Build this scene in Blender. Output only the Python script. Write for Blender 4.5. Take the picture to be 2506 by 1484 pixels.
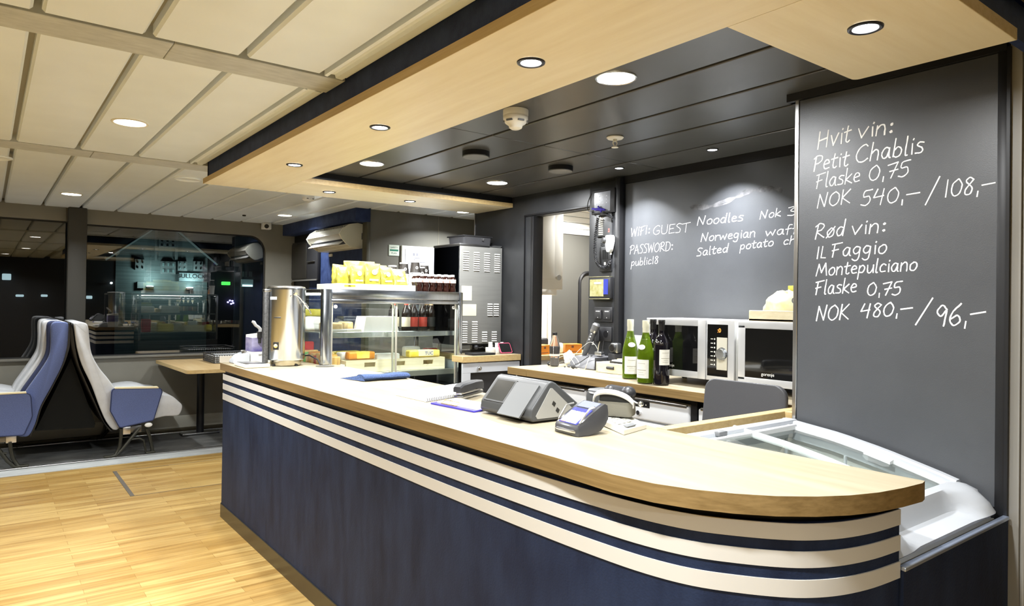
import bpy, bmesh, math, random
from mathutils import Vector, Matrix
for o in list(bpy.data.objects): bpy.data.objects.remove(o)
SC = bpy.context.scene
COL = SC.collection
PI = math.pi
rnd = random.Random(7)

# ---------------------------------------------------------------- camera
CAMH = 1.4
FPX, PCX, PCY = 1686.0, 1253.0, 731.0
YAW, PITCH, ROLL = math.radians(37.354), math.radians(0.43), math.radians(0.795)
_f = Vector((math.sin(YAW)*math.cos(PITCH), math.cos(YAW)*math.cos(PITCH), math.sin(PITCH)))
_r = Vector((math.cos(YAW), -math.sin(YAW), 0)); _u = _r.cross(_f)
CR = _r*math.cos(ROLL) + _u*math.sin(ROLL)
CU = -_r*math.sin(ROLL) + _u*math.cos(ROLL)
CF = _f
cd = bpy.data.cameras.new('camera'); cam = bpy.data.objects.new('camera', cd); COL.objects.link(cam)
cd.sensor_fit = 'HORIZONTAL'; cd.sensor_width = 36.0; cd.lens = FPX/2506*36
cd.shift_y = (PCY-742)/2506
cd.clip_start = 0.02; cd.clip_end = 300
mw = Matrix.Identity(4)
for i in range(3):
    mw[i][0] = CR[i]; mw[i][1] = CU[i]; mw[i][2] = -CF[i]
mw[2][3] = CAMH
cam.matrix_world = mw
SC.camera = cam

def at(px, py, x=None, y=None, z=None):
    """point of the photograph's pixel on the plane x=, y= or z= (measuring aid)"""
    d = CR*((px-PCX)/FPX) - CU*((py-PCY)/FPX) + CF
    t = x/d.x if x is not None else y/d.y if y is not None else (z-CAMH)/d.z
    return d*t + Vector((0, 0, CAMH))

# ---------------------------------------------------------------- world, view
w = bpy.data.worlds.new('night'); SC.world = w; w.use_nodes = True
w.node_tree.nodes['Background'].inputs[0].default_value = (0.010, 0.014, 0.03, 1)
w.node_tree.nodes['Background'].inputs[1].default_value = 0.06
SC.view_settings.view_transform = 'Standard'; SC.view_settings.look = 'None'
SC.view_settings.exposure = 0.45; SC.view_settings.gamma = 1.0
SC.view_settings.use_curve_mapping = False
LAMP = dict(white=42.0, spot=8.0, big=20.0, small=13.0)     # watts of the kinds of ceiling lamp

# ---------------------------------------------------------------- materials
MATS = {}
def mat(name, col, rough=0.5, metal=0.0, noise=None, spec=0.5, emit=None, estr=1.0, alpha=1.0, trans=0.0, ior=1.45, bump=None, coat=0.0, coords='Object'):
    """noise=(scale xyz, amount, detail[, second colour]); bump=(scale, strength)"""
    if name in MATS: return MATS[name]
    m = bpy.data.materials.new(name); m.use_nodes = True
    nt = m.node_tree; b = nt.nodes['Principled BSDF']
    b.inputs['Base Color'].default_value = (*col, 1); b.inputs['Roughness'].default_value = rough
    b.inputs['Metallic'].default_value = metal; b.inputs['Specular IOR Level'].default_value = spec
    b.inputs['Transmission Weight'].default_value = trans; b.inputs['IOR'].default_value = ior
    b.inputs['Alpha'].default_value = alpha; b.inputs['Coat Weight'].default_value = coat
    if emit: b.inputs['Emission Color'].default_value = (*emit, 1); b.inputs['Emission Strength'].default_value = estr
    if noise or bump:
        tc = nt.nodes.new('ShaderNodeTexCoord')
    if noise:
        mp = nt.nodes.new('ShaderNodeMapping'); nt.links.new(tc.outputs[coords], mp.inputs[0])
        sc = noise[0] if isinstance(noise[0], tuple) else (noise[0],)*3
        mp.inputs['Scale'].default_value = sc
        nz = nt.nodes.new('ShaderNodeTexNoise'); nz.inputs['Scale'].default_value = 1.0
        nz.inputs['Detail'].default_value = noise[2]; nz.inputs['Roughness'].default_value = 0.6
        nt.links.new(mp.outputs[0], nz.inputs['Vector'])
        rp = nt.nodes.new('ShaderNodeValToRGB'); a = noise[1]
        c2 = noise[3] if len(noise) > 3 else tuple(min(1, c*(1+a)) for c in col)
        c1 = col if len(noise) > 3 else tuple(c*(1-a) for c in col)
        rp.color_ramp.elements[0].position = 0.32; rp.color_ramp.elements[1].position = 0.68
        rp.color_ramp.elements[0].color = (*c1, 1); rp.color_ramp.elements[1].color = (*c2, 1)
        nt.links.new(nz.outputs['Fac'], rp.inputs[0]); nt.links.new(rp.outputs[0], b.inputs['Base Color'])
    if bump:
        n2 = nt.nodes.new('ShaderNodeTexNoise'); n2.inputs['Scale'].default_value = bump[0]; n2.inputs['Detail'].default_value = 4
        nt.links.new(tc.outputs['Object'], n2.inputs['Vector'])
        bp_ = nt.nodes.new('ShaderNodeBump'); bp_.inputs['Strength'].default_value = bump[1]; bp_.inputs['Distance'].default_value = 0.002
        nt.links.new(n2.outputs['Fac'], bp_.inputs['Height']); nt.links.new(bp_.outputs[0], b.inputs['Normal'])
    MATS[name] = m; return m

def wood_mat(name, c1, c2, scale, rough=0.4, bump=True, coat=0.0):
    """fine streaky grain; scale is the stretch of the noise along x, y, z"""
    return mat(name, c1, rough, noise=(scale, 0, 7, c2), coat=coat)

def glass_mat(name, tint=(1, 1, 1), refl=1.0, rough=0.0):
    """a thin pane: mirror by Fresnel, otherwise see-through"""
    m = bpy.data.materials.new(name); m.use_nodes = True; nt = m.node_tree
    for n in list(nt.nodes): nt.nodes.remove(n)
    out = nt.nodes.new('ShaderNodeOutputMaterial'); mix = nt.nodes.new('ShaderNodeMixShader')
    fr = nt.nodes.new('ShaderNodeFresnel'); fr.inputs[0].default_value = 1.5
    mul = nt.nodes.new('ShaderNodeMath'); mul.operation = 'MULTIPLY'; mul.inputs[1].default_value = refl; mul.use_clamp = True
    gl = nt.nodes.new('ShaderNodeBsdfGlossy'); gl.inputs['Roughness'].default_value = rough
    tr = nt.nodes.new('ShaderNodeBsdfTransparent'); tr.inputs[0].default_value = (*tint, 1)
    ge = nt.nodes.new('ShaderNodeNewGeometry'); inv = nt.nodes.new('ShaderNodeMath'); inv.operation = 'SUBTRACT'; inv.inputs[0].default_value = 1.0
    m2 = nt.nodes.new('ShaderNodeMath'); m2.operation = 'MULTIPLY'                       # only the outer face of a pane mirrors
    nt.links.new(ge.outputs['Backfacing'], inv.inputs[1]); nt.links.new(fr.outputs[0], mul.inputs[0])
    nt.links.new(mul.outputs[0], m2.inputs[0]); nt.links.new(inv.outputs[0], m2.inputs[1]); nt.links.new(m2.outputs[0], mix.inputs[0])
    nt.links.new(tr.outputs[0], mix.inputs[1]); nt.links.new(gl.outputs[0], mix.inputs[2]); nt.links.new(mix.outputs[0], out.inputs[0])
    MATS[name] = m; return m

# ---------------------------------------------------------------- mesh builder
class B:
    def __init__(s): s.bm = bmesh.new(); s.mi = 0
    def _add(s, vs, fs, sm=False):
        v = [s.bm.verts.new(p) for p in vs]; out = []
        for f in fs:
            try:
                q = s.bm.faces.new([v[i] for i in f]); q.smooth = sm; q.material_index = s.mi; out.append(q)
            except ValueError: pass
        return out
    def box(s, x0, y0, z0, x1, y1, z1, bev=0.0, seg=2):
        x0, x1 = min(x0, x1), max(x0, x1); y0, y1 = min(y0, y1), max(y0, y1); z0, z1 = min(z0, z1), max(z0, z1)
        P = [(x0,y0,z0),(x1,y0,z0),(x1,y1,z0),(x0,y1,z0),(x0,y0,z1),(x1,y0,z1),(x1,y1,z1),(x0,y1,z1)]
        fs = s._add(P, [(0,3,2,1),(4,5,6,7),(0,1,5,4),(1,2,6,5),(2,3,7,6),(3,0,4,7)])
        if bev > 0:
            bev = min(bev, 0.49*min(x1-x0, y1-y0, z1-z0))
            es = list({e for f in fs for e in f.edges})
            r = bmesh.ops.bevel(s.bm, geom=es, offset=bev, segments=seg, affect='EDGES', profile=0.5)
            for f in r['faces']: f.smooth = True; f.material_index = s.mi
        return s
    def prism(s, pts, vec, holes=None, sm=False):
        """closed outline pts (3-D, planar) extruded by vec"""
        n = len(pts); v = Vector(vec); P = [Vector(p) for p in pts]; Q = [p+v for p in P]
        s._add(P+Q, [tuple(range(n-1, -1, -1)), tuple(range(n, 2*n))])
        s._add(P+Q, [(i, (i+1) % n, n+(i+1) % n, n+i) for i in range(n)], sm)
        return s
    def loft(s, rings, cap=True, sm=True, close=True):
        n = len(rings[0]); vs = [p for r in rings for p in r]; fs = []
        for k in range(len(rings)-1):
            for i in range(n if close else n-1):
                j = (i+1) % n; fs.append((k*n+i, k*n+j, (k+1)*n+j, (k+1)*n+i))
        v = [s.bm.verts.new(p) for p in vs]
        for f in fs:
            try: q = s.bm.faces.new([v[i] for i in f]); q.smooth = sm; q.material_index = s.mi
            except ValueError: pass
        if cap and close:
            for ids in (range(n-1, -1, -1), range((len(rings)-1)*n, len(rings)*n)):
                try: q = s.bm.faces.new([v[i] for i in ids]); q.material_index = s.mi
                except ValueError: pass
        return s
    def lathe(s, prof, c=(0, 0, 0), n=24, axis='z', cap=True, sm=True):
        """prof = [(radius, height)...]"""
        rings = []
        for r, h in prof:
            r = max(r, 1e-4); ring = []
            for i in range(n):
                a = 2*PI*i/n; p = (r*math.cos(a), r*math.sin(a), h)
                if axis == 'x': p = (h, p[0], p[1])
                elif axis == 'y': p = (p[1], h, p[0])
                ring.append((p[0]+c[0], p[1]+c[1], p[2]+c[2]))
            rings.append(ring)
        return s.loft(rings, cap, sm)
    def tube(s, pts, r, n=8, cap=True, flat=None):
        P = [Vector(p) for p in pts]; rings = []
        rr = r if isinstance(r, (list, tuple)) else [r]*len(P)
        t0 = (P[1]-P[0]).normalized(); up = Vector((0, 0, 1)) if abs(t0.z) < 0.95 else Vector((1, 0, 0))
        a = t0.cross(up).normalized()
        for i, p in enumerate(P):
            t = (P[min(i+1, len(P)-1)]-P[max(i-1, 0)])
            if t.length < 1e-9: t = t0
            t = t.normalized(); a = (a - t*a.dot(t))
            a = a.normalized() if a.length > 1e-6 else t.orthogonal().normalized()
            b = t.cross(a)
            rings.append([p + a*(rr[i]*math.cos(2*PI*k/n)) + b*(rr[i]*(flat or 1)*math.sin(2*PI*k/n)) for k in range(n)])
        return s.loft(rings, cap, True)
    def cyl(s, p0, p1, r0, r1=None, n=16):
        p0 = Vector(p0); p1 = Vector(p1); r1 = r0 if r1 is None else r1
        t = (p1-p0).normalized(); a = t.orthogonal().normalized(); b = t.cross(a)
        return s.loft([[p + a*(r*math.cos(2*PI*k/n)) + b*(r*math.sin(2*PI*k/n)) for k in range(n)] for p, r in ((p0, r0), (p1, r1))])
    def sphere(s, c, r, n=16, sc=(1, 1, 1)):
        rings = []
        for k in range(n//2+1):
            ph = PI*k/(n//2); rr = max(math.sin(ph), 1e-3)
            rings.append([(c[0]+r*sc[0]*rr*math.cos(2*PI*i/n), c[1]+r*sc[1]*rr*math.sin(2*PI*i/n), c[2]-r*sc[2]*math.cos(ph)) for i in range(n)])
        return s.loft(rings)
    def quad(s, a, b, c, d): s._add([a, b, c, d], [(0, 1, 2, 3)]); return s
    def xf(s, m): bmesh.ops.transform(s.bm, matrix=m, verts=s.bm.verts[:]); return s
    def count(s): return len(s.bm.verts)

def finish(b, name, m, doubles=True):
    bm = b.bm
    if doubles: bmesh.ops.remove_doubles(bm, verts=bm.verts[:], dist=2e-6)
    bmesh.ops.recalc_face_normals(bm, faces=bm.faces[:])
    me = bpy.data.meshes.new(name); bm.to_mesh(me); bm.free()
    for x in (m if isinstance(m, (list, tuple)) else [m]): me.materials.append(x)
    try: me.set_sharp_from_angle(angle=math.radians(40))
    except Exception: pass
    o = bpy.data.objects.new(name, me); COL.objects.link(o); return o

def tag(o, label=None, cat=None, group=None, kind=None):
    if label: o['label'] = label
    if cat: o['category'] = cat
    if group: o['group'] = group
    if kind: o['kind'] = kind
    return o
def thing(name, label, cat, loc=(0, 0, 0), rz=0.0, group=None):
    o = bpy.data.objects.new(name, None); COL.objects.link(o); o.empty_display_size = 0.05
    o.location = loc; o.rotation_euler = (0, 0, rz); return tag(o, label, cat, group)
def part(name, b, m, parent, world=False, label=None, kind=None):
    """mesh under a thing (or under a part); world=True when its points are world points"""
    o = finish(b, name, m)
    if world:
        off = Vector((0, 0, 0)); p = parent
        while p: off += p.location; p = p.parent
        o.data.transform(Matrix.Translation(-off))
    o.parent = parent
    if label: o['label'] = label
    if kind: o['kind'] = kind
    return o
def solo(name, b, m, label, cat, group=None):
    """a thing of one mesh; its origin goes to the middle of its base"""
    o = finish(b, name, m); vs = [v.co for v in o.data.vertices]
    c = Vector(((min(v.x for v in vs)+max(v.x for v in vs))/2, (min(v.y for v in vs)+max(v.y for v in vs))/2, min(v.z for v in vs)))
    o.data.transform(Matrix.Translation(-c)); o.location = c
    return tag(o, label, cat, group)
def struct(name, b, m):
    o = finish(b, name, m); o['kind'] = 'structure'; return o
def dup(root, loc, rz=None, label=None, group=None, rot=None):
    """copy of a thing with copies of its parts and sub-parts"""
    r = root.copy(); COL.objects.link(r); r.location = loc
    if rz is not None: r.rotation_euler = (0, 0, rz)
    if rot is not None: r.rotation_euler = rot
    if label: r['label'] = label
    if group: r['group'] = group
    def rec(a, b):
        for ch in list(a.children):
            c = ch.copy(); COL.objects.link(c); c.parent = b; rec(ch, c)
    rec(root, r); return r
def text_part(name, body, size, m, parent, loc, rot, world=True, ex=0.0003, align='CENTER'):
    """lettering turned into a mesh"""
    cu = bpy.data.curves.new(name, 'FONT'); cu.body = body; cu.size = size; cu.align_x = align; cu.align_y = 'CENTER'; cu.extrude = ex; cu.resolution_u = 2
    t = bpy.data.objects.new('tmp_text', cu); COL.objects.link(t)
    bpy.context.view_layer.update()
    me = bpy.data.meshes.new_from_object(t.evaluated_get(bpy.context.evaluated_depsgraph_get()))
    bpy.data.objects.remove(t)
    M = Matrix.Translation(loc) @ (rot if isinstance(rot, Matrix) else Matrix.Identity(4))
    me.transform(M); me.materials.clear(); me.materials.append(m)
    o = bpy.data.objects.new(name, me); COL.objects.link(o)
    if world and parent:
        off = Vector((0, 0, 0)); p = parent
        while p: off += p.location; p = p.parent
        me.transform(Matrix.Translation(-off))
    if parent: o.parent = parent
    return o
# orientations for lettering: on a face looking to -x, to -y, lying on a top read from -y, from -x
FACE_NX = Matrix(((0, 0, -1, 0), (-1, 0, 0, 0), (0, 1, 0, 0), (0, 0, 0, 1)))
FACE_NY = Matrix(((1, 0, 0, 0), (0, 0, -1, 0), (0, 1, 0, 0), (0, 0, 0, 1)))
FACE_PY = Matrix(((-1, 0, 0, 0), (0, 0, 1, 0), (0, 1, 0, 0), (0, 0, 0, 1)))
def arc(cx, cy, r, a0, a1, n):
    return [(cx+r*math.cos(a0+(a1-a0)*i/n), cy+r*math.sin(a0+(a1-a0)*i/n)) for i in range(n+1)]
def rrect(x0, y0, x1, y1, r, n=5):
    return arc(x1-r, y1-r, r, 0, PI/2, n)+arc(x0+r, y1-r, r, PI/2, PI, n)+arc(x0+r, y0+r, r, PI, 1.5*PI, n)+arc(x1-r, y0+r, r, 1.5*PI, 2*PI, n)
# ================================================================ materials of the place
M_cream = mat('cream_panel', (0.80, 0.87, 0.92), 0.28, noise=(3, 0.03, 2))
M_groove = mat('groove', (0.30, 0.28, 0.22), 0.5)
M_beam = mat('beam', (0.46, 0.48, 0.47), 0.6, noise=((12, 40, 12), 0.12, 5))
M_dark = mat('kiosk_ceiling', (0.056, 0.056, 0.054), 0.30, noise=(2.5, 0.15, 2))
M_black = mat('black', (0.006, 0.006, 0.007), 0.45)
M_navy = mat('navy_leather', (0.0055, 0.010, 0.027), 0.6, noise=((9, 9, 2.6), 0, 8, (0.0165, 0.027, 0.060)), bump=(160, 0.5), spec=0.2)
M_navyfascia = mat('navy_fascia', (0.014, 0.024, 0.075), 0.6, noise=(14, 0, 6, (0.032, 0.052, 0.130)), bump=(200, 0.4), spec=0.25)
M_taupe = mat('taupe_wall', (0.20, 0.19, 0.155), 0.55, noise=(3, 0.06, 3), bump=(240, 0.25))
M_taupe2 = mat('taupe_panel', (0.155, 0.148, 0.125), 0.32, noise=(2, 0.06, 3))
M_kwall = mat('black_wall', (0.022, 0.023, 0.025), 0.38, noise=(5, 0.25, 4), bump=(300, 0.2))
M_board = mat('chalkboard', (0.046, 0.049, 0.055), 0.42, noise=((1, 2.2, 2.2), 0, 5, (0.062, 0.066, 0.073)), bump=(420, 0.18), spec=0.9)
M_chalk = mat('chalk', (0.86, 0.86, 0.84), 0.9, noise=(160, 0, 3, (0.95, 0.95, 0.93)))
M_smear = mat('chalk_smear', (0.10, 0.10, 0.105), 0.9, noise=(30, 0.4, 4))
M_alu = mat('aluminium', (0.62, 0.62, 0.62), 0.28, 1.0)
M_aludark = mat('dark_steel', (0.20, 0.20, 0.20), 0.35, 1.0)
M_steel = mat('brushed_steel', (0.60, 0.64, 0.69), 0.20, 1.0, noise=((60, 60, 1.5), 0.06, 4))
M_chrome = mat('chrome', (0.80, 0.80, 0.80), 0.10, 1.0)
M_white = mat('white_plastic', (0.78, 0.78, 0.75), 0.35)
M_whitegloss = mat('white_enamel', (0.48, 0.50, 0.53), 0.22)
M_offwhite = mat('off_white', (0.72, 0.70, 0.62), 0.45)
M_paper = mat('paper', (0.86, 0.85, 0.80), 0.8)
M_greyplas = mat('grey_plastic', (0.16, 0.165, 0.17), 0.45, bump=(300, 0.15))
M_dkplas = mat('dark_plastic', (0.022, 0.022, 0.024), 0.4)
M_rubber = mat('rubber', (0.012, 0.012, 0.012), 0.7)
M_beech = wood_mat('beech_soffit', (0.71, 0.61, 0.40), (0.80, 0.72, 0.52), (16, 1.4, 16), 0.42)
M_beechx = wood_mat('beech_soffit_cross', (0.71, 0.61, 0.40), (0.80, 0.72, 0.52), (1.4, 16, 16), 0.42)
M_beechedge = wood_mat('beech_edge', (0.44, 0.31, 0.13), (0.54, 0.40, 0.19), (40, 3, 70), 0.5)
M_top = wood_mat('birch_top', (0.29, 0.24, 0.155), (0.355, 0.305, 0.21), (22, 1.6, 22), 0.34)
M_topedge = wood_mat('oak_edge', (0.155, 0.096, 0.032), (0.245, 0.160, 0.062), (30, 2.5, 90), 0.5)
M_tray = wood_mat('tray_wood', (0.66, 0.57, 0.36), (0.76, 0.68, 0.47), (3, 20, 60), 0.5)
M_kick = mat('kick_board', (0.075, 0.062, 0.036), 0.35, 0.6)
M_carpet = mat('carpet', (0.060, 0.062, 0.060), 0.95, noise=((2.2, 5, 3), 0, 6, (0.17, 0.17, 0.16)), bump=(500, 0.7))
M_carpetedge = mat('carpet_edge', (0.30, 0.31, 0.30), 0.9, noise=((3, 9, 3), 0, 5, (0.42, 0.43, 0.42)), bump=(400, 0.5))
M_pane = glass_mat('window_glass', (0.85, 0.88, 0.88), 4.0)
M_glass = glass_mat('clear_glass', (0.95, 0.975, 0.96), 1.0)
M_clearplas = glass_mat('clear_plastic', (0.93, 0.94, 0.94), 1.6, 0.05)

def floor_mat():
    m = bpy.data.materials.new('laminate_floor'); m.use_nodes = True; nt = m.node_tree; b = nt.nodes['Principled BSDF']; L = nt.links.new
    tc = nt.nodes.new('ShaderNodeTexCoord'); br = nt.nodes.new('ShaderNodeTexBrick')
    br.offset = 0.37; br.inputs['Scale'].default_value = 1.0; br.inputs['Brick Width'].default_value = 0.62; br.inputs['Row Height'].default_value = 0.068
    br.inputs['Mortar Size'].default_value = 0.0008; br.inputs['Mortar'].default_value = (0.20, 0.10, 0.02, 1)
    br.inputs['Color1'].default_value = (0.345, 0.205, 0.056, 1); br.inputs['Color2'].default_value = (0.50, 0.345, 0.125, 1)
    L(tc.outputs['Object'], br.inputs['Vector'])
    mp = nt.nodes.new('ShaderNodeMapping'); mp.inputs['Scale'].default_value = (2.2, 34, 1); L(tc.outputs['Object'], mp.inputs[0])
    nz = nt.nodes.new('ShaderNodeTexNoise'); nz.inputs['Scale'].default_value = 1; nz.inputs['Detail'].default_value = 8; L(mp.outputs[0], nz.inputs['Vector'])
    rp = nt.nodes.new('ShaderNodeValToRGB'); rp.color_ramp.elements[0].position = 0.3; rp.color_ramp.elements[1].position = 0.65
    rp.color_ramp.elements[0].color = (0.62, 0.56, 0.46, 1); rp.color_ramp.elements[1].color = (1, 1, 1, 1); L(nz.outputs['Fac'], rp.inputs[0])
    mx = nt.nodes.new('ShaderNodeMix'); mx.data_type = 'RGBA'; mx.blend_type = 'MULTIPLY'; mx.inputs[0].default_value = 1
    L(br.outputs['Color'], mx.inputs[6]); L(rp.outputs[0], mx.inputs[7]); L(mx.outputs[2], b.inputs['Base Color'])
    b.inputs['Roughness'].default_value = 0.36
    return m
M_floor = floor_mat()

# ================================================================ floors
YW = 7.9          # window wall
b = B(); b.box(-3.4, -2.6, -0.06, 5.2, 6.62, 0)
struct('floor', b, M_floor)
b = B(); b.box(-3.4, 6.62, -0.06, 5.2, 6.84, 0.004); struct('trim_1', b, M_carpetedge)          # pale carpet border
b = B(); b.box(-3.4, 6.84, -0.06, 5.2, YW, 0.006); struct('floor_carpet', b, M_carpet)
b = B()
b.box(-3.4, 6.842, 0.004, 1.93, 6.872, 0.016, 0.003); b.box(-3.4, 7.805, 0.004, 2.8, 7.835, 0.016, 0.003)
struct('trim_2', b, M_alu)                                                                       # seat rails let into the floor
b = B(); b.box(1.93, 6.835, 0.004, 2.1, 6.88, 0.03, 0.004)
struct('trim_3', b, M_dkplas)
b = B(); b.box(0.832, 5.50, 0, 0.858, 6.36, 0.003); b.box(0.858, 5.497, 0, 2.2, 5.503, 0.0012); b.box(0.858, 6.358, 0, 2.2, 6.364, 0.0012)
struct('trim_4', b, mat('hatch_metal', (0.16, 0.14, 0.11), 0.5, 0.5))                             # floor hatch

# ================================================================ white ceiling
ZC = 2.268
b = B()
def cpanels(x0, x1, y0, y1):
    k0 = math.floor((x0-0.11)/0.3035)-1
    for k in range(k0, 40):
        a = max(0.11+0.3035*k+0.011, x0); c = min(0.11+0.3035*(k+1)-0.011, x1)
        if c-a < 0.02: continue
        bev = 0.009
        # a shallow pan: flat face with bevelled long edges
        P = [(a, ZC+0.05), (a, ZC+bev), (a+bev, ZC), (c-bev, ZC), (c, ZC+bev), (c, ZC+0.05)]
        b.prism([(x, y0, z) for x, z in P], (0, y1-y0, 0))
cpanels(-3.4, 1.005, 0.62, 2.535); cpanels(-3.4, 1.005, 2.745, 4.735); cpanels(-3.4, 1.005, -2.6, 0.40)
cpanels(-3.4, 4.6, 4.965, 7.9)
struct('ceiling', b, M_cream)
b = B(); b.box(-3.4, -2.6, ZC+0.04, 1.14, 4.8, ZC+0.09); b.box(-3.4, 4.8, ZC+0.04, 5.2, YW, ZC+0.09); b.box(1.14, -2.6, ZC+0.04, 5.2, 0.7, ZC+0.09)
struct('ceiling_void', b, M_groove)
b = B(); b.box(1.12, -2.6, ZC, 5.2, 0.66, ZC+0.06); struct('ceiling_corridor', b, M_cream)
for i, (y0, y1) in enumerate(((0.41, 0.61), (2.55, 2.742), (4.745, 4.962))):
    b = B()
    for a, c in ((-3.4, -2.0), (-1.998, -0.55), (-0.548, 0.492), (0.494, 1.108 if i < 2 else 5.2)): b.box(a, y0, ZC-0.004, c, y1, ZC+0.05, 0.002, 1)
    struct('trim_%d' % (5+i), b, M_beam)
b = B()                                                                                          # ribbed channel beside the fascia
for y0, y1 in ((0.62, 2.54), (2.75, 4.735)):
    P = [(1.018, ZC+0.04), (1.018, ZC-0.002), (1.03, ZC-0.004), (1.035, ZC+0.008), (1.06, ZC+0.010), (1.064, ZC-0.003), (1.09, ZC-0.005), (1.094, ZC+0.006), (1.108, ZC+0.006), (1.108, ZC+0.04)]
    b.prism([(x, y0, z) for x, z in P], (0, y1-y0, 0))
struct('trim_8', b, M_cream)

# ================================================================ dark kiosk ceiling
ZK = 2.22
b = B()
for x0, x1 in ((1.14, 1.322), (1.342, 1.628), (1.648, 1.940), (1.960, 2.266), (2.286, 2.572), (2.592, 2.904), (2.924, 3.26)):
    for y0, y1 in ((0.70, 2.738), (2.741, 4.66)): b.box(x0, y0, ZK, x1, y1, ZK+0.03, 0.003, 1)
struct('ceiling_kiosk', b, M_dark)
b = B(); b.box(1.14, 0.7, ZK+0.025, 3.26, 4.7, ZK+0.04); struct('ceiling_kiosk_void', b, M_black)

# ================================================================ walls
WX0, WX1, WZ0, WZ1 = 0.72, 2.51, 0.82, 2.125      # right window opening
b = B()
def hole_wall(x0, x1, z0, z1, hole, r, sharp):
    """slab y = YW with one opening whose corners are rounded by r"""
    hx0, hz0, hx1, hz1 = hole
    for bx in ((x0, z0, hx0, z1), (hx1, z0, x1, z1), (hx0, z0, hx1, hz0), (hx0, hz1, hx1, z1)): b.box(bx[0], YW, bx[1], bx[2], YW+0.07, bx[3])
    for cx, cz, sx, sz in (q for q in ((hx0, hz0, 1, 1), (hx1, hz0, -1, 1), (hx1, hz1, -1, -1), (hx0, hz1, 1, -1)) if q[2] != sharp):
        P = [(cx, cz)] + [(cx+sx*(r-r*math.cos(q)), cz+sz*(r-r*math.sin(q))) for q in [PI/2*k/8 for k in range(9)]]
        b.prism([(x, YW, z) for x, z in P], (0, 0.07, 0))
H1 = arc(WX1-0.17, WZ1-0.17, 0.17, 0, PI/2, 8) + [(WX0, WZ1), (WX0, WZ0)] + arc(WX1-0.17, WZ0+0.17, 0.17, 1.5*PI, 2*PI, 8)
H2 = [(0.66, WZ0), (0.66, WZ1+0.012)] + arc(-2.43, WZ1-0.158, 0.17, PI/2, PI, 8) + arc(-2.43, WZ0+0.17, 0.17, PI, 1.5*PI, 8)
hole_wall(0.69, 2.84, 0, ZC+0.04, (WX0, WZ0, WX1, WZ1), 0.17, 1); hole_wall(-3.4, 0.69, 0, ZC+0.04, (-2.6, WZ0, 0.66, WZ1+0.012), 0.17, -1)
struct('wall_window', b, M_taupe)
for i, H in enumerate((H1, H2)):
    x0, x1 = min(p[0] for p in H), max(p[0] for p in H)
    b = B()                                               # rubber seal
    for k in range(len(H)):
        p, q = H[k], H[(k+1) % len(H)]
        mx, mz = (x0+x1)/2, (WZ0+WZ1)/2
        ins = lambda p: (p[0]+(0.014 if p[0] < mx else -0.014), p[1]+(0.014 if p[1] < mz else -0.014))
        pi, qi = ins(p), ins(q)
        b._add([(p[0], YW+0.03, p[1]), (q[0], YW+0.03, q[1]), (qi[0], YW+0.035, qi[1]), (pi[0], YW+0.035, pi[1])], [(0, 1, 2, 3)])
    fr = struct('window_%d' % (i+1), b, M_rubber)
    b = B(); b.prism([(x, YW+0.045, z) for x, z in H], (0, 0.006, 0))
    g = finish(b, 'window_pane', M_pane); g.parent = fr
b = B(); b.box(-3.4, YW-0.03, WZ0-0.022, 2.79, YW+0.0, WZ0-0.004, 0.004); struct('trim_9', b, M_taupe2)      # sill
b = B(); b.box(-3.4, YW-0.018, WZ1+0.012, 0.60, YW, ZC+0.02, 0.003); struct('trim_10', b, M_taupe)           # header over the left window
b = B(); b.box(0.612, YW-0.10, 0.80, 0.768, YW+0.0, ZC, 0.01); struct('trim_11', b, mat('pillar', (0.045, 0.043, 0.036), 0.6, bump=(240, 0.3)))
b = B(); b.box(-3.4, YW-0.012, 0.045, 2.8, YW, 0.172, 0.004); struct('baseboard_window', b, mat('skirting', (0.46, 0.45, 0.38), 0.5))
b = B(); b.box(-3.4, YW-0.03, 0.0, 2.8, YW, 0.045, 0.004); struct('baseboard_base', b, M_kick)
# partition that carries the air conditioner, then the wall with the safety plan
b = B(); b.box(2.82, 5.95, 0, 5.2, 6.02, ZC+0.03); struct('wall_passage', b, M_taupe2)
b = B(); b.box(2.84, 6.02, 0, 2.9, 7.42, ZC+0.02); struct('wall_partition', b, M_navyfascia)
b = B(); b.box(2.84, 7.42, 0, 2.9, YW, ZC+0.02); struct('wall_partition_dark', b, M_black)
b = B(); b.box(2.815, 5.935, 0, 2.85, 6.03, ZC, 0.004); struct('trim_12', b, mat('post', (0.075, 0.072, 0.05), 0.5))
b = B(); b.box(2.70, 5.93, 2.145, 2.85, 7.95, ZC+0.01, 0.004); struct('trim_13', b, M_navyfascia)             # navy box over it
b = B(); b.box(3.598, 5.944, 0, 3.602, 5.95, ZC); struct('trim_14', b, M_groove)
# kiosk back wall x = 3.22 with the galley opening
XB = 3.22
b = B(); b.box(XB, 3.955, 0, XB+0.07, 4.738, ZC+0.02); b.box(XB, 3.34, 2.05, XB+0.07, 3.955, ZC); b.box(XB, 1.3, 0, XB+0.07, 3.34, ZC)
struct('wall_back', b, M_kwall)
b = B(); b.box(XB-0.012, 4.06, 0.0, XB, 4.066, 2.06); b.box(XB-0.012, 3.34, 2.055, XB, 4.07, 2.068, 0.003); b.box(XB-0.02, 3.945, 0.0, XB+0.075, 3.975, 2.05, 0.003)
struct('trim_15', b, M_black)
b = B(); b.box(XB-0.004, 4.738, 0, XB+0.074, 4.746, 2.25); struct('trim_16', b, M_alu)
b = B(); b.box(XB-0.035, 3.085, 0.0, XB, 3.335, 2.195, 0.003); struct('trim_17', b, M_kwall)                   # service column beside the opening
b = B(); b.box(XB-0.05, 3.045, 0.0, XB, 3.085, 2.21, 0.003); b.box(XB-0.012, 1.31, 2.17, XB, 3.05, 2.22); struct('trim_18', b, M_black)
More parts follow.
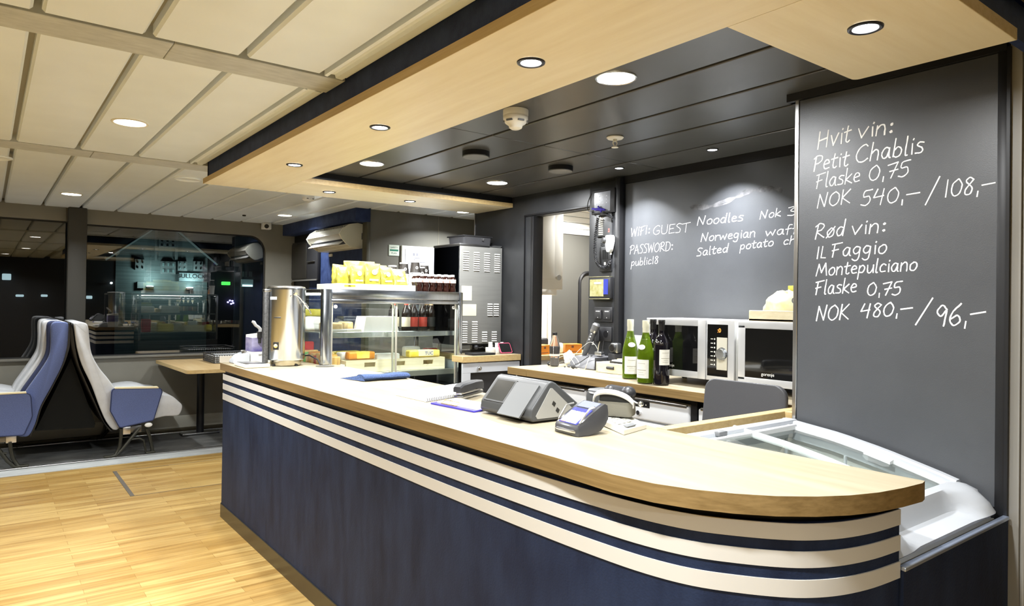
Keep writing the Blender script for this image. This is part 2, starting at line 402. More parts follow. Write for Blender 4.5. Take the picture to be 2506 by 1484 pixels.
# the chalkboard pier at the right
XP = 2.46
b = B(); b.box(XP, 0.745, 0, 3.26, 1.438, ZC-0.005); struct('wall_pier', b, M_kwall)
b = B(); b.box(XP-0.012, 0.750, 0, XP, 0.775, 2.2, 0.002); b.box(XP-0.016, 0.741, 0, XP+0.01, 0.750, 2.2); struct('trim_19', b, M_black)
b = B(); b.box(XP-0.010, 1.424, 0.90, XP+0.004, 1.441, 2.20, 0.002, 1); struct('trim_20', b, M_alu)
b = B(); b.box(XP-0.02, 0.75, 2.19, XP+0.02, 1.47, ZK); b.box(XP, 1.438, 2.19, 3.22, 1.47, ZK); struct('trim_21', b, M_black)
b = B(); b.box(XP-0.002, 0.715, 0, 5.2, 0.7445, ZC+0.02); struct('wall_right', b, mat('grey_wall', (0.24, 0.23, 0.205), 0.45, noise=(2, 0.06, 3)))
b = B()
b.box(XP+0.008, 0.703, 0, XP+0.03, 0.715, ZC, 0.004); b.box(XP+0.038, 0.700, 0, XP+0.056, 0.715, ZC, 0.004)
b.box(2.535, 0.703, 0, 3.4, 0.715, 2.17, 0.004)
struct('door_1', b, mat('grey_door', (0.30, 0.29, 0.26), 0.45))
# walls behind and beside the camera, right end of the passage
b = B(); b.box(-3.46, -2.66, 0, -3.4, YW, 2.4); struct('wall_left', b, M_taupe2)
b = B(); b.box(-3.4, -2.66, 0, 5.2, -2.6, 2.4); struct('wall_near', b, mat('dark_reflection_wall', (0.030, 0.028, 0.025), 0.5))  # unseen end wall, coloured dark so the window mirrors near black
b = B(); b.box(5.2, -2.6, 0, 5.26, YW, 2.4); struct('wall_far_right', b, M_taupe2)
# galley behind the opening
M_galley = mat('galley_white', (0.80, 0.80, 0.77), 0.4)
b = B(); b.box(XB+0.07, 2.5, 2.26, 5.2, 4.8, 2.29); struct('ceiling_galley', b, M_galley)
b = B(); b.box(XB+0.07, 4.7, 0, 5.2, 4.74, 2.04); struct('wall_galley', b, mat('galley_dark', (0.07, 0.068, 0.06), 0.4, bump=(240, 0.2)))
b = B()
for k in range(4): b.box(XB+0.07, 4.69, 2.045+k*0.055, 5.2, 4.74, 2.045+k*0.055+0.052, 0.006, 1)
struct('trim_22', b, M_galley)
b = B(); b.box(XB+0.07, 4.66, 0, 3.98, 4.70, 1.50, 0.002); b.box(3.955, 4.64, 0, 3.985, 4.70, 1.50, 0.004); struct('trim_23', b, M_galley)
b = B(); b.box(XB+0.07, 2.46, 0, 5.2, 2.5, 2.29); struct('wall_galley_near', b, M_galley)
b = B()                                                  # rounded door frame in the dark wall
fr = [(4.37, 0.0)] + arc(4.47, 1.60, 0.10, PI, PI/2, 6) + [(5.0, 1.70)]
b.tube([(x, 4.695, z) for x, z in fr], 0.016, 6); struct('door_2', b, M_black)
b = B(); b.box(XB+0.07, 4.69, 0.86, 4.36, 4.70, 0.87); b.box(XB+0.07, 4.686, 0.0, 4.36, 4.7, 0.72); struct('trim_24', b, M_black)
# ================================================================ ceiling lamps: ring, lens, and the lamp's own light
M_lens = mat('lamp_lens', (1, 1, 1), 0.5, emit=(1.0, 0.965, 0.88), estr=14)
M_lenscool = mat('lamp_lens_cool', (1, 1, 1), 0.5, emit=(0.98, 0.985, 1.0), estr=18)
M_ring = mat('lamp_ring', (0.55, 0.55, 0.54), 0.25, 0.9)
M_ringdark = mat('lamp_ring_dark', (0.05, 0.05, 0.055), 0.3, 0.8)
def downlight(x, y, z, d, watts, label, group, ring=M_offwhite, lens=M_lens, col=(0.93, 0.97, 1.0), spread=145, rimw=0.012, up=0.0):
    t = thing('ceiling_lamp', label, 'lamp', (x, y, z), group=group)
    r = d/2
    b = B(); b.lathe([(r-rimw, -0.0012), (r-rimw, -0.004), (r-rimw*0.4, -0.006), (r, -0.004), (r+0.001, 0.0)], n=32, cap=False); part('ring', b, ring, t)
    b = B(); b.lathe([(r-rimw+0.001, -0.002), (0.6*(r-rimw), -0.003), (0.002, -0.0035)], n=32, cap=False); part('lens', b, lens, t)
    li = bpy.data.lights.new('lamp_light', 'AREA'); li.shape = 'DISK'; li.size = d*0.8; li.energy = watts; li.color = col; li.spread = math.radians(spread)
    lo = bpy.data.objects.new('lamp_light', li); COL.objects.link(lo); lo.location = (0, 0, -0.009); lo.parent = t
    return t
downlight(0.551, 3.847, ZC, 0.165, LAMP['white'], 'round white ceiling lamp in the cream panel between the two cross beams', 'lamps in the cream ceiling')
downlight(0.555, 6.826, ZC, 0.165, LAMP['white']*0.35, 'round ceiling lamp above the back-to-back seats by the window', 'lamps in the cream ceiling')
downlight(2.401, 6.972, ZC, 0.158, LAMP['white']*0.35, 'round ceiling lamp in front of the white air conditioner', 'lamps in the cream ceiling')
downlight(3.60, 5.50, ZC, 0.14, LAMP['white']*0.5, 'ceiling lamp over the passage wall, half behind the soffit', 'lamps in the cream ceiling')
for x, y in ((-1.25, 3.85), (-1.25, 6.83), (0.55, 0.9), (-1.25, 0.9), (0.3, -1.4)):  # unseen lamps carrying the rows on, added to light the floor
    downlight(x, y, ZC, 0.165, LAMP['white']*(0.35 if y > 6 else 1.0), 'unseen round white lamp added in the cream ceiling out of the picture', 'added lamps in the cream ceiling out of view')
SP = [(1.827, 0.878, 'spot lamp in the near arm of the soffit beside the chalkboard'), (1.313, 1.641, 'spot lamp in the long soffit board, nearest the camera'),
      (1.313, 2.657, 'spot lamp in the middle of the long soffit board'), (1.321, 3.695, 'spot lamp at the far corner of the long soffit board'),
      (1.833, 4.455, 'left spot lamp in the narrow far arm of the soffit'), (2.45, 4.455, 'right spot lamp in the narrow far arm of the soffit')]
for x, y, l in SP:
    downlight(x, y, 2.1395, 0.086, LAMP['spot'], l, 'spot lamps in the wooden soffit', M_ringdark, M_lenscool, (0.965, 0.985, 1.0), 170 if x == 1.827 else 150, 0.011, 0.0)
for x, y, l in ((1.791, 1.747, 'large bright lamp in the black ceiling close to the near soffit arm'), (1.803, 3.749, 'large bright lamp in the black ceiling near the far soffit corner'), (2.741, 3.774, 'large bright lamp in the black ceiling in front of the vented machine')):
    downlight(x, y, ZK, 0.15, LAMP['big'], l, 'large lamps in the black ceiling', M_ring, M_lenscool, (0.965, 0.985, 1.0), 175, 0.007)
for x, y, l in ((3.0, 2.225, 'small spot lamp in the black ceiling above the microwaves'), (2.99, 2.882, 'small spot lamp in the black ceiling beside the service column')):
    downlight(x, y, ZK, 0.064, LAMP['small'], l, 'small spots along the chalkboard wall', M_ringdark, M_lenscool, (0.95, 0.97, 1.0), 110, 0.008)
downlight(4.15, 4.2, 2.26, 0.16, 45, 'round lamp in the white galley ceiling', 'galley lamp', M_ring, M_lenscool, (1, 0.98, 0.94), 160)
# ================================================================ soffit over the counter
t = thing('canopy_soffit', 'light beech soffit with spot lamps hung over the counter, navy sides', 'soffit', (1.3, 2.6, 2.14))
ZS0, ZS1 = 2.14, 2.172
def board(name, x0, y0, x1, y1, m):
    b = B(); b.box(x0, y0, ZS0, x1, y1, ZS1, 0.0015, 1); return part(name, b, m, t, True)
board('long_board', 1.092, 0.662, 1.548, 4.70, M_beech)
board('far_arm', 1.5485, 4.215, 3.212, 4.70, M_beechx)
b = B(); b.prism([(x, y, ZS0) for x, y in [(1.5485, 0.662), (2.228, 0.662), (2.228, 1.085)] + arc(2.208, 1.085, 0.02, 0, PI/2, 4)[1:] + [(1.5485, 1.105)]], (0, 0, ZS1-ZS0)); part('near_arm', b, M_beechx, t, True)
b = B(); b.box(1.0905, 0.66, ZS0+0.0, 1.0925, 4.702, ZS1+0.0005); part('edge_band', b, M_beechedge, t, True)
b = B(); b.box(1.0905, 0.6605, ZS0, 2.228, 0.6625, ZS1); part('edge_band', b, M_beechedge, t, True)
b = B(); b.box(1.5485, 4.2135, ZS0, 3.212, 4.2155, ZS1); part('edge_band', b, M_beechedge, t, True)
b = B(); b.box(1.112, 0.685, ZS1, 1.14, 4.68, ZC+0.03); b.box(1.112, 4.655, ZS1, 3.212, 4.68, ZC+0.02); b.box(1.112, 0.685, ZS1, XP-0.004, 0.71, ZC+0.005); part('fascia', b, M_navyfascia, t, True)
b = B(); b.box(1.525, 1.08, ZS1, 1.535, 4.24, ZK+0.01); b.box(1.525, 4.23, ZS1, 3.212, 4.24, ZK+0.01); b.box(1.525, 1.08, ZS1, 2.22, 1.09, ZK+0.01); part('inner_fascia', b, M_black, t, True)

# ================================================================ service counter
PX = 1.227; PYE = 4.70                               # front panel plane, far end
def front_path(off=0.0, n=26, xend=1.60, yoff=0.0):
    """plan of the curved front, from the far end to the near end; off>0 moves it outwards"""
    P = []
    r = 0.035
    P += [(1.70, PYE+off), (PX+r, PYE+off)]
    P += [(PX+r+(r+off)*math.cos(a), PYE-r+(r+off)*math.sin(a)) for a in [PI/2+PI/2*k/5 for k in range(1, 6)]]
    ctr = [(PX, 4.0), (PX, 3.2), (PX, 2.4), (1.229, 1.90), (1.238, 1.50), (1.252, 1.26), (1.270, 1.118), (1.302, 1.01), (1.354, 0.925), (1.412, 0.855), (1.467, 0.811), (1.540, 0.778), (1.636, 0.757), (1.748, 0.748)]
    for i, (x, y) in enumerate(ctr):
        a = Vector(ctr[max(i-1, 0)]); c = Vector(ctr[min(i+1, len(ctr)-1)])
        d = (c-a).normalized(); nrm = Vector((d.y, -d.x))
        nrm = nrm if nrm.x < 0 or nrm.y < 0 else -nrm
        P.append((x+nrm.x*off, y+nrm.y*off))
    # smooth the bend
    Q = P[:9]
    pts = P[8:]
    for i in range(len(pts)-1):
        p0 = Vector(pts[max(i-1, 0)]); p1 = Vector(pts[i]); p2 = Vector(pts[i+1]); p3 = Vector(pts[min(i+2, len(pts)-1)])
        for k in range(1, 5):
            u = k/4; q = 0.5*((2*p1)+(p2-p0)*u+(2*p0-5*p1+4*p2-p3)*u*u+(3*p1-p0-3*p2+p3)*u**3); Q.append((q.x, q.y))
    return Q
def band(path, z0, z1, th):
    b = B(); n = len(path); rings = []
    inner = []
    for i in range(n):
        a = Vector(path[max(i-1, 0)]); c = Vector(path[min(i+1, n-1)]); d = (c-a).normalized(); nrm = Vector((d.y, -d.x))
        if i > 2 and nrm.x > 0 and nrm.y > -0.2: nrm = -nrm
        inner.append((nrm.x, nrm.y))
    # outward normal of the path: the side away from the middle of the counter
    for i in range(n):
        p = Vector(path[i]); nv = Vector(inner[i]); ctr = Vector((1.6, min(max(p.y, 1.0), 4.5)))
        if nv.dot(p-ctr) < 0: nv = -nv
        q = p - nv*th
        rings.append([(p.x, p.y, z0), (p.x, p.y, z1), (q.x, q.y, z1), (q.x, q.y, z0)])
    b.loft(rings); return b
t = thing('service_counter', 'long curved service counter clad in navy leather with three white stripes', 'counter', (1.5, 2.6, 0))
path = front_path()
part('front_panel', band(path, 0.085, 0.9215, 0.02), M_navy, t, True)
M_stripe = mat('white_stripe', (0.52, 0.50, 0.455), 0.4)
M_stripenavy = M_navy
for z0, z1 in ((0.884, 0.921), (0.823, 0.859), (0.757, 0.796)):
    part('stripe', band(front_path(0.0035), z0, z1, 0.006), M_stripe, t, True)
part('kick_board', band(front_path(0.006), 0.0, 0.085, 0.02), M_kick, t, True, label='brown kick board along the floor')
b = B(); b.box(1.728, 0.80, 0, 1.745, 4.20, 0.94); b.box(1.69, 4.20, 0, 1.705, 4.67, 0.94); part('back_panel', b, M_dkplas, t, True)
part('shadow_gap', band(front_path(-0.012), 0.90, 0.946, 0.02), M_black, t, True)

# worktop
TOPZ = 0.99
ctl = [(1.2135, 3.4), (1.2135, 2.4), (1.2135, 1.75), (1.2165, 1.40)]
for px, py in ((1500, 1162), (1600, 1184), (1700, 1199), (1800, 1209), (1900, 1215), (2000, 1216), (2080, 1213), (2150, 1206), (2210, 1195), (2258, 1183)):
    q = at(px, py, z=TOPZ); ctl.append((q.x, q.y))
endp = ctl[-1]
edge = [(1.712, 4.72), (1.235, 4.72)] + [(1.235-0.022*math.sin(a), 4.698+0.022*math.cos(a)) for a in (0.5, 1.0, 1.57)] + ctl + [(1.79, endp[1]+0.006), (1.79, 1.52), (1.82, 1.70), (1.82, 3.6), (1.80, 4.238), (1.712, 4.240)]
t2 = thing('countertop', 'long birch countertop with rounded near end on the navy counter', 'countertop', (1.5, 2.6, 0.95))
b = B(); b.prism([(x, y, 0.946) for x, y in edge], (0, 0, TOPZ-0.946))
top = part('top', b, [M_top, M_topedge], t2, True)
for p in top.data.polygons: p.material_index = 0 if p.normal.z > 0.9 else 1

# wooden upstand behind the freezer, freezer front panel
b = B(); b.box(1.795, 1.50, 0.90, 2.95, 1.545, 0.992, 0.002, 1); b.box(2.50, 1.446, 0.90, 2.54, 1.4995, 0.992, 0.002, 1)
t = thing('freezer_ledge', 'narrow wooden ledge behind the freezer running to the chalkboard pier', 'ledge', (2.37, 1.52, 0))
part('ledge', b, M_beechedge, t, True)
b = B(); b.box(1.795, 1.51, 0.0, 2.95, 1.535, 0.8995); part('side_panel', b, M_dkplas, t, True)
t = thing('freezer_plinth', 'navy leather clad plinth under the white freezer with pale blue metal edge', 'plinth', (2.1, 0.755, 0))
b = B(); b.box(1.752, 0.7385, 0.0, 2.448, 0.750, 0.772); part('panel', b, M_navy, t, True)
b = B(); b.box(1.752, 0.734, 0.7722, 2.446, 0.752, 0.783, 0.002, 1); part('edge_trim', b, mat('blue_alu', (0.5, 0.58, 0.75), 0.3, 0.8), t, True)
# ================================================================ chest freezer with sliding glass lids
def zf(y):                                              # height of the sloping rim
    P = [(0.762, 0.815), (0.796, 0.845), (0.85, 0.866), (0.896, 0.880), (1.081, 0.926), (1.237, 0.956), (1.45, 0.981)]
    for (a, za), (c, zc) in zip(P, P[1:]):
        if y <= c: return za+(zc-za)*(y-a)/(c-a)
    return P[-1][1]
FX0, FX1, FY0, FY1 = 1.80, 2.435, 0.770, 1.452
ys = [0.862+(FY1-0.862)*k/12 for k in range(13)]
t = thing('chest_freezer', 'white chest freezer with sloping glass lids beside the chalkboard pier', 'freezer', (2.1, 1.1, 0))
b = B()                                                 # liner: an open tub
for a in ((FX0, FY0, 0.10, FX0+0.03, FY1, 0.80), (FX1-0.03, FY0, 0.10, FX1, FY1, 0.77), (FX0+0.03, FY0, 0.10, FX1-0.03, FY0+0.03, 0.79), (FX0+0.03, FY1-0.03, 0.10, FX1-0.03, FY1, 0.92), (FX0+0.03, FY0+0.03, 0.10, FX1-0.03, FY1-0.03, 0.35)): b.box(*a)
for x0, x1 in ((FX0, FX0+0.03), (FX1-0.03, FX1)): b.loft([[(x0, y, 0.76), (x0, y, zf(y)-0.045), (x1, y, zf(y)-0.045), (x1, y, 0.76)] for y in ys], True, False)
part('tub', b, M_white, t, True)
def rim(b, x0, x1, dz0, dz1, lip=0.0):
    b.loft([[(x0, y, zf(y)+dz0), (x0, y, zf(y)+dz1), (x0+0.006, y, zf(y)+dz1+lip), (x1-0.006, y, zf(y)+dz1+lip), (x1, y, zf(y)+dz1), (x1, y, zf(y)+dz0)] for y in ys], True, False)
b = B(); rim(b, FX1-0.036, FX1, -0.06, -0.006, 0.006); rim(b, FX1-0.058, FX1-0.036, -0.06, -0.016); rim(b, FX0, FX0+0.05, -0.06, -0.02)
b.box(FX0, FY1-0.045, zf(FY1)-0.06, FX1, FY1, zf(FY1), 0.006); b.box(FX0, FY1-0.06, zf(FY1)-0.06, FX1, FY1-0.045, zf(FY1)-0.014, 0.002, 1)
part('rim', b, M_whitegloss, t, True)
b = B(); rim(b, FX1-0.075, FX1-0.062, -0.02, -0.008); rim(b, 2.092, 2.108, -0.02, 0.0, 0.002); b.box(FX0+0.05, FY1-0.078, zf(FY1)-0.03, FX1-0.06, FY1-0.064, zf(FY1)-0.010, 0.003, 1)
part('lid_rail', b, mat('rail_white', (0.60, 0.61, 0.62), 0.25), t, True)
b = B()                                                 # rounded front cover with a long grip hollow
prof0 = [(0.875, 0.8680), (0.845, 0.8665), (0.815, 0.856), (0.790, 0.841), (0.770, 0.8245), (0.759, 0.808), (0.753, 0.797), (0.757, 0.792), (0.875, 0.792)]
prof1 = [(0.875, 0.8680), (0.845, 0.8665), (0.838, 0.852), (0.830, 0.824), (0.822, 0.811), (0.790, 0.806), (0.756, 0.801), (0.757, 0.792), (0.875, 0.792)]
rings = []
for k in range(33):
    u = k/32; x = 1.760+(FX1-1.760)*u
    g = min(1, max(0, (u-0.10)/0.10))*min(1, max(0, (0.90-u)/0.22)); g = g*g*(3-2*g)
    e = max(0, (u-0.93)/0.07)
    rings.append([(x, y0+(y1-y0)*g + 0.02*e*e*(1 if y0 < 0.80 else 0), z0+(z1-z0)*g - 0.008*e*e*(1 if z0 > 0.8 else 0)) for (y0, z0), (y1, z1) in zip(prof0, prof1)])
b.loft(rings); part('front_cover', b, M_whitegloss, t, True)
for x0, x1, dz in ((FX0+0.05, 2.10, -0.012), (2.10, FX1-0.066, -0.022)):
    b = B(); b.loft([[(x0, y, zf(y)+dz), (x0, y, zf(y)+dz+0.004), (x1, y, zf(y)+dz+0.004), (x1, y, zf(y)+dz)] for y in ys], True, False); part('glass_lid', b, M_glass, t, True)
b = B(); y0, y1 = 1.03, 1.115                            # clear grip on the right-hand lid
b.loft([[(2.335, y, zf(y)-0.018), (2.335, y, zf(y)-0.002+e), (2.362, y, zf(y)+0.002+e), (2.362, y, zf(y)-0.018)] for y, e in ((y0, -0.008), (y0+0.015, 0), (y1-0.015, 0), (y1, -0.008))], True, False); part('lid_grip', b, mat('milky', (0.75, 0.77, 0.78), 0.15, alpha=0.75), t, True)
b = B(); b.box(1.93, FY1-0.062, zf(FY1)-0.012, 1.975, FY1-0.04, zf(FY1)+0.004, 0.003); part('lid_lock', b, M_greyplas, t, True)
b = B()
for y in (0.92, 1.18, 1.40):
    b.tube([(FX0+0.06, y, zf(y)-0.05), (FX0+0.06, y, 0.72), (FX1-0.09, y, 0.72), (FX1-0.09, y, zf(y)-0.05)], 0.006, 6)
for x in (1.95, 2.1, 2.25, 2.36): b.tube([(x, 0.84, 0.72), (x, 1.40, 0.72)], 0.004, 6)
part('wire_basket', b, M_whitegloss, t, True)
cols = [((0.75, 0.70, 0.58), 'cream'), ((0.55, 0.60, 0.66), 'pale blue'), ((0.72, 0.72, 0.70), 'white'), ((0.60, 0.56, 0.46), 'beige')]
for i, (x, y, rz) in enumerate(((1.94, 1.25, 0.3), (2.02, 1.12, -0.2), (1.96, 1.0, 0.1), (2.24, 0.96, 0.4))):
    c, n = cols[i]
    b = B(); b.box(-0.045, -0.07, 0, 0.045, 0.07, 0.028, 0.010, 3); b.xf(Matrix.Translation((x, y, 0.727)) @ Matrix.Rotation(rz, 4, 'Z'))
    solo('ice_cream_pack', b, mat('pack_'+n, c, 0.35), '%s pack lying in the freezer under the %s glass lid' % (n, 'right' if i == 3 else 'left'), 'package', 'packs in the freezer')

# ================================================================ things on the service counter
CT = TOPZ
# folded blue cloth
b = B()
pts = [at(835, 926, z=CT), at(880, 930, z=CT), at(985, 918, z=CT)]
p0, p1 = at(872, 931, z=CT), at(983, 924, z=CT); d = (p1-p0).normalized(); n = Vector((-d.y, d.x, 0))
if n.x < 0: n = -n
L = (p1-p0).length
rings = []
for k in range(22):
    u = k/21; q = p0+d*(L*u); ring = []
    wv = 0.004*math.sin(u*14)
    for j in range(14):
        a = 2*PI*j/14; ring.append(q + n*(0.045+0.045*math.cos(a)) + Vector((0, 0, 0.0165+(0.016+0.002*math.sin(u*9+1))*math.sin(a))) + n*wv)
    rings.append(ring)
b.loft(rings)
q = p0; w1 = at(830, 927, z=CT)
b._add([(q.x, q.y, CT+0.004), (w1.x, w1.y, CT+0.001), (q.x+n.x*0.10, q.y+n.y*0.10, CT+0.004), (q.x+n.x*0.05, q.y+n.y*0.05, CT+0.03)], [(0, 1, 3), (1, 2, 3), (0, 1, 2)])
solo('cleaning_cloth', b, mat('blue_cloth', (0.05, 0.085, 0.20), 0.95, noise=(260, 0.5, 2), bump=(700, 1.0)), 'rolled blue cleaning cloth lying on the countertop near the display case', 'cloth')
# notepad with spiral
t = thing('notepad', 'open white spiral notepad lying on the countertop', 'notepad', at(1050, 966, z=CT))
c = [at(968, 968, z=CT), at(1042, 985, z=CT), at(1150, 968, z=CT), at(1128, 944, z=CT)]
b = B(); b.prism([(p.x, p.y, CT+0.0008) for p in c], (0, 0, 0.012)); part('pages', b, M_paper, t, True)
b = B(); a0, a1 = c[1], c[2]
for k in range(26):
    p = a0.lerp(a1, (k+0.5)/26)
    b.tube([p+Vector((0.006*math.cos(a)*0.8, 0.0, 0.0085+0.0075*math.sin(a))) for a in [2*PI*i/8 for i in range(9)]], 0.0012, 5, False)
part('spiral', b, M_aludark, t, True)
# clipboard
t = thing('clipboard', 'blue clipboard with white sheets and a brass clip beside the till', 'clipboard', at(1120, 995, z=CT))
c = [at(1054, 990, z=CT), at(1160, 1011, z=CT), at(1215, 1000, z=CT), at(1110, 979, z=CT)]
b = B(); b.prism([(p.x, p.y, CT+0.0006) for p in c], (0, 0, 0.006)); part('board', b, mat('blue_board', (0.06, 0.05, 0.50), 0.35), t, True)
cc = sum(c, Vector())/4
b = B(); b.prism([(cc.x+(p.x-cc.x)*0.86+0.012, cc.y+(p.y-cc.y)*0.9, CT+0.0068) for p in c], (0, 0, 0.004)); part('sheets', b, M_paper, t, True)
b = B(); q0, q1 = c[0].lerp(c[1], 0.2), c[0].lerp(c[1], 0.55); o = Vector((0.012, 0, 0.010))
b.cyl(q0+o, q1+o, 0.004, n=8); b.tube([q0+o, q0+Vector((0.03, 0, 0.022)), q1+Vector((0.03, 0, 0.022)), q1+o], 0.0022, 6); part('clip', b, mat('brass', (0.75, 0.55, 0.22), 0.25, 1.0), t, True)
# stapler
sp = at(1148, 974, z=CT); sd = (at(1178, 957, z=CT)-at(1113, 974, z=CT)).normalized(); ang = math.atan2(sd.y, sd.x)
t = thing('stapler', 'black heavy stapler on the notepad beside the till', 'stapler', (sp.x, sp.y, CT+0.013), ang)
b = B(); b.box(-0.10, -0.022, 0, 0.10, 0.022, 0.010, 0.003); part('base', b, M_aludark, t)
b = B(); b.loft([[(x, -w, z0), (x, w, z0), (x, w, z1), (x, w*0.7, z1+0.006), (x, -w*0.7, z1+0.006), (x, -w, z1)] for x, w, z0, z1 in ((-0.115, 0.018, 0.024, 0.040), (-0.09, 0.022, 0.020, 0.050), (0.03, 0.022, 0.026, 0.054), (0.10, 0.020, 0.018, 0.050), (0.115, 0.016, 0.016, 0.038))], True, False); part('handle', b, M_dkplas, t)
b = B(); b.box(-0.10, -0.014, 0.012, 0.105, 0.014, 0.022, 0.002); part('magazine', b, M_alu, t)
b = B(); b.tube([(0.10, 0, 0.02), (0.115, 0, 0.012), (0.125, 0, 0.006)], 0.008, 8); part('hinge', b, M_chrome, t)

# till terminal
M_till = mat('till_grey', (0.060, 0.062, 0.063), 0.4)
M_tilldark = mat('till_dark', (0.020, 0.020, 0.019), 0.45)
fl = at(1176, 1010, z=CT); fr_ = at(1302, 1040, z=CT)
ty0, ty1 = fr_.y, fl.y                                    # 1.82 .. 2.13
t = thing('till_terminal', 'grey tent-shaped till terminal with customer display on the countertop', 'till', (1.60, (ty0+ty1)/2, CT))
fx = 1.474
outer = [(fx+0.012, CT+0.006), (fx, CT+0.020), (fx+0.006, CT+0.050), (1.546, CT+0.128), (1.556, CT+0.139), (1.572, CT+0.142), (1.590, CT+0.134), (1.742, CT+0.022), (1.738, CT+0.006)]
def shell(b, y0, y1, pts): b.prism([(x, y0, z) for x, z in pts], (0, y1-y0, 0))
b = B(); shell(b, ty0+0.004, ty1-0.004, outer); body = part('body', b, M_till, t, True)
bv = body.modifiers.new('round', 'BEVEL'); bv.width = 0.006; bv.segments = 3; bv.limit_method = 'ANGLE'; bv.angle_limit = math.radians(25)
b = B(); q = [(fx+0.030, CT+0.016), (fx+0.024, CT+0.026), (1.562, CT+0.118), (1.570, CT+0.118), (1.680, CT+0.030), (1.676, CT+0.016)]
b.prism([(x, ty0+0.002, z) for x, z in q], (0, 0.004, 0)); part('side_panel', b, mat('till_light', (0.30, 0.295, 0.27), 0.5), t, True, label='light grey side panel of the till')
def slope(u, y, lift):                                     # point on the customer-side slope
    a = Vector((fx+0.006, 0, CT+0.050)); c = Vector((1.546, 0, CT+0.128)); n = Vector((-(c.z-a.z), 0, c.x-a.x)).normalized()
    p = a.lerp(c, u)+n*lift; return (p.x, y, p.z)
def plate(u0, u1, y0, y1, th, m, name):
    b = B(); b.loft([[slope(u0, y0, 0.0), slope(u1, y0, 0.0), slope(u1, y1, 0.0), slope(u0, y1, 0.0)], [slope(u0, y0, th), slope(u1, y0, th), slope(u1, y1, th), slope(u0, y1, th)]], True, False)
    return part(name, b, m, t, True)
ym = ty0+(ty1-ty0)*0.52
plate(0.02, 0.99, ym+0.004, ty1-0.020, 0.003, M_tilldark, 'display_bezel'); plate(0.08, 0.93, ym+0.014, ty1-0.030, 0.0036, mat('lcd', (0.035, 0.036, 0.034), 0.12), 'display')
plate(-0.42, 0.93, ty0+0.034, ym-0.001, 0.006, mat('till_cover', (0.085, 0.088, 0.088), 0.4), 'printer_cover')
b = B()
for dy, dz in ((0.0, 0.062), (0.0, 0.038)): b.prism([(1.566+0.022*(0.075-dz)/0.03, ty0+0.0015, CT+dz+0.012), (1.578+0.022*(0.075-dz)/0.03, ty0+0.0015, CT+dz+0.002), (1.571+0.022*(0.075-dz)/0.03, ty0+0.0015, CT+dz-0.010), (1.559+0.022*(0.075-dz)/0.03, ty0+0.0015, CT+dz)], (0, 0.003, 0))
part('side_slot', b, M_tilldark, t, True)

# card payment terminal
a = at(1356, 1056, z=CT); c = at(1411, 1071, z=CT)
mid = (a+c)/2; wv = (a-c); ang = math.atan2(wv.y, wv.x)-PI/2      # width axis runs along +y locally
t = thing('card_terminal', 'dark card payment terminal with lit blue keypad and white keys', 'card terminal', (mid.x, mid.y, CT), ang)
W = wv.length/2+0.004
def ct(u): return 0.034+0.050*u                                    # rising top
b = B()
b.loft([[(x, -w, z0), (x, w, z0), (x, w*1.0, z1*0.75), (x, w*0.92, z1), (x, -w*0.92, z1), (x, -w, z1*0.75)] for x, w, z0, z1 in ((0.0, W*0.86, 0.002, 0.020), (0.006, W*0.97, 0.001, 0.032), (0.05, W, 0.002, 0.060), (0.095, W*0.98, 0.012, 0.086), (0.118, W*0.92, 0.030, 0.094), (0.132, W*0.85, 0.045, 0.088))], True, True)
part('body', b, mat('terminal_grey', (0.055, 0.055, 0.058), 0.22), t)
def tp(x, y, lift):
    P = [(0.006, 0.032), (0.05, 0.060), (0.095, 0.086), (0.118, 0.094)]
    for (xa, za), (xb, zb) in zip(P, P[1:]):
        if x <= xb: break
    return (x-lift*0.45, y, za+(zb-za)*(x-xa)/(xb-xa)+lift)
def slab(b, x0, x1, y0, y1, l0, l1): b.loft([[tp(x0, y0, l0), tp(x1, y0, l0), tp(x1, y1, l0), tp(x0, y1, l0)], [tp(x0, y0, l1), tp(x1, y0, l1), tp(x1, y1, l1), tp(x0, y1, l1)]], True, False)
b = B(); slab(b, 0.010, 0.074, -W*0.72, W*0.72, 0.0, 0.002); part('keypad', b, mat('blue_glow', (0.02, 0.02, 0.10), 0.3, emit=(0.06, 0.08, 0.75), estr=0.5), t)
for r in range(4):
    for k in range(3):
        b = B(); slab(b, 0.011+r*0.0118, 0.021+r*0.0118, -W*0.62+k*W*0.43, -W*0.62+k*W*0.43+W*0.36, 0.001, 0.0045)
        m = mat('key_red', (0.8, 0.45, 0.35), 0.4, emit=(0.9, 0.4, 0.3), estr=0.25) if r == 0 and k == 2 else mat('key_white', (0.72, 0.74, 0.80), 0.4, emit=(0.55, 0.62, 1.0), estr=0.35)
        part('key', b, m, t)
b = B(); slab(b, 0.080, 0.112, -W*0.66, W*0.66, 0.0, 0.0025); part('screen', b, mat('screen_grey', (0.16, 0.17, 0.26), 0.1, emit=(0.3, 0.33, 0.6), estr=0.15), t)
b = B(); b.tube([(0.004, -W*0.8, 0.014), (-0.004, -W*0.5, 0.015), (-0.004, W*0.5, 0.015), (0.004, W*0.8, 0.014)], 0.005, 8); part('card_slot_trim', b, M_alu, t)
for s in (-1, 1):
    b = B(); b.tube([tp(0.016, s*W*0.86, 0.002), tp(0.058, s*W*0.92, 0.018), tp(0.080, s*W*0.86, 0.010)], 0.003, 6); part('privacy_shield', b, M_alu, t)

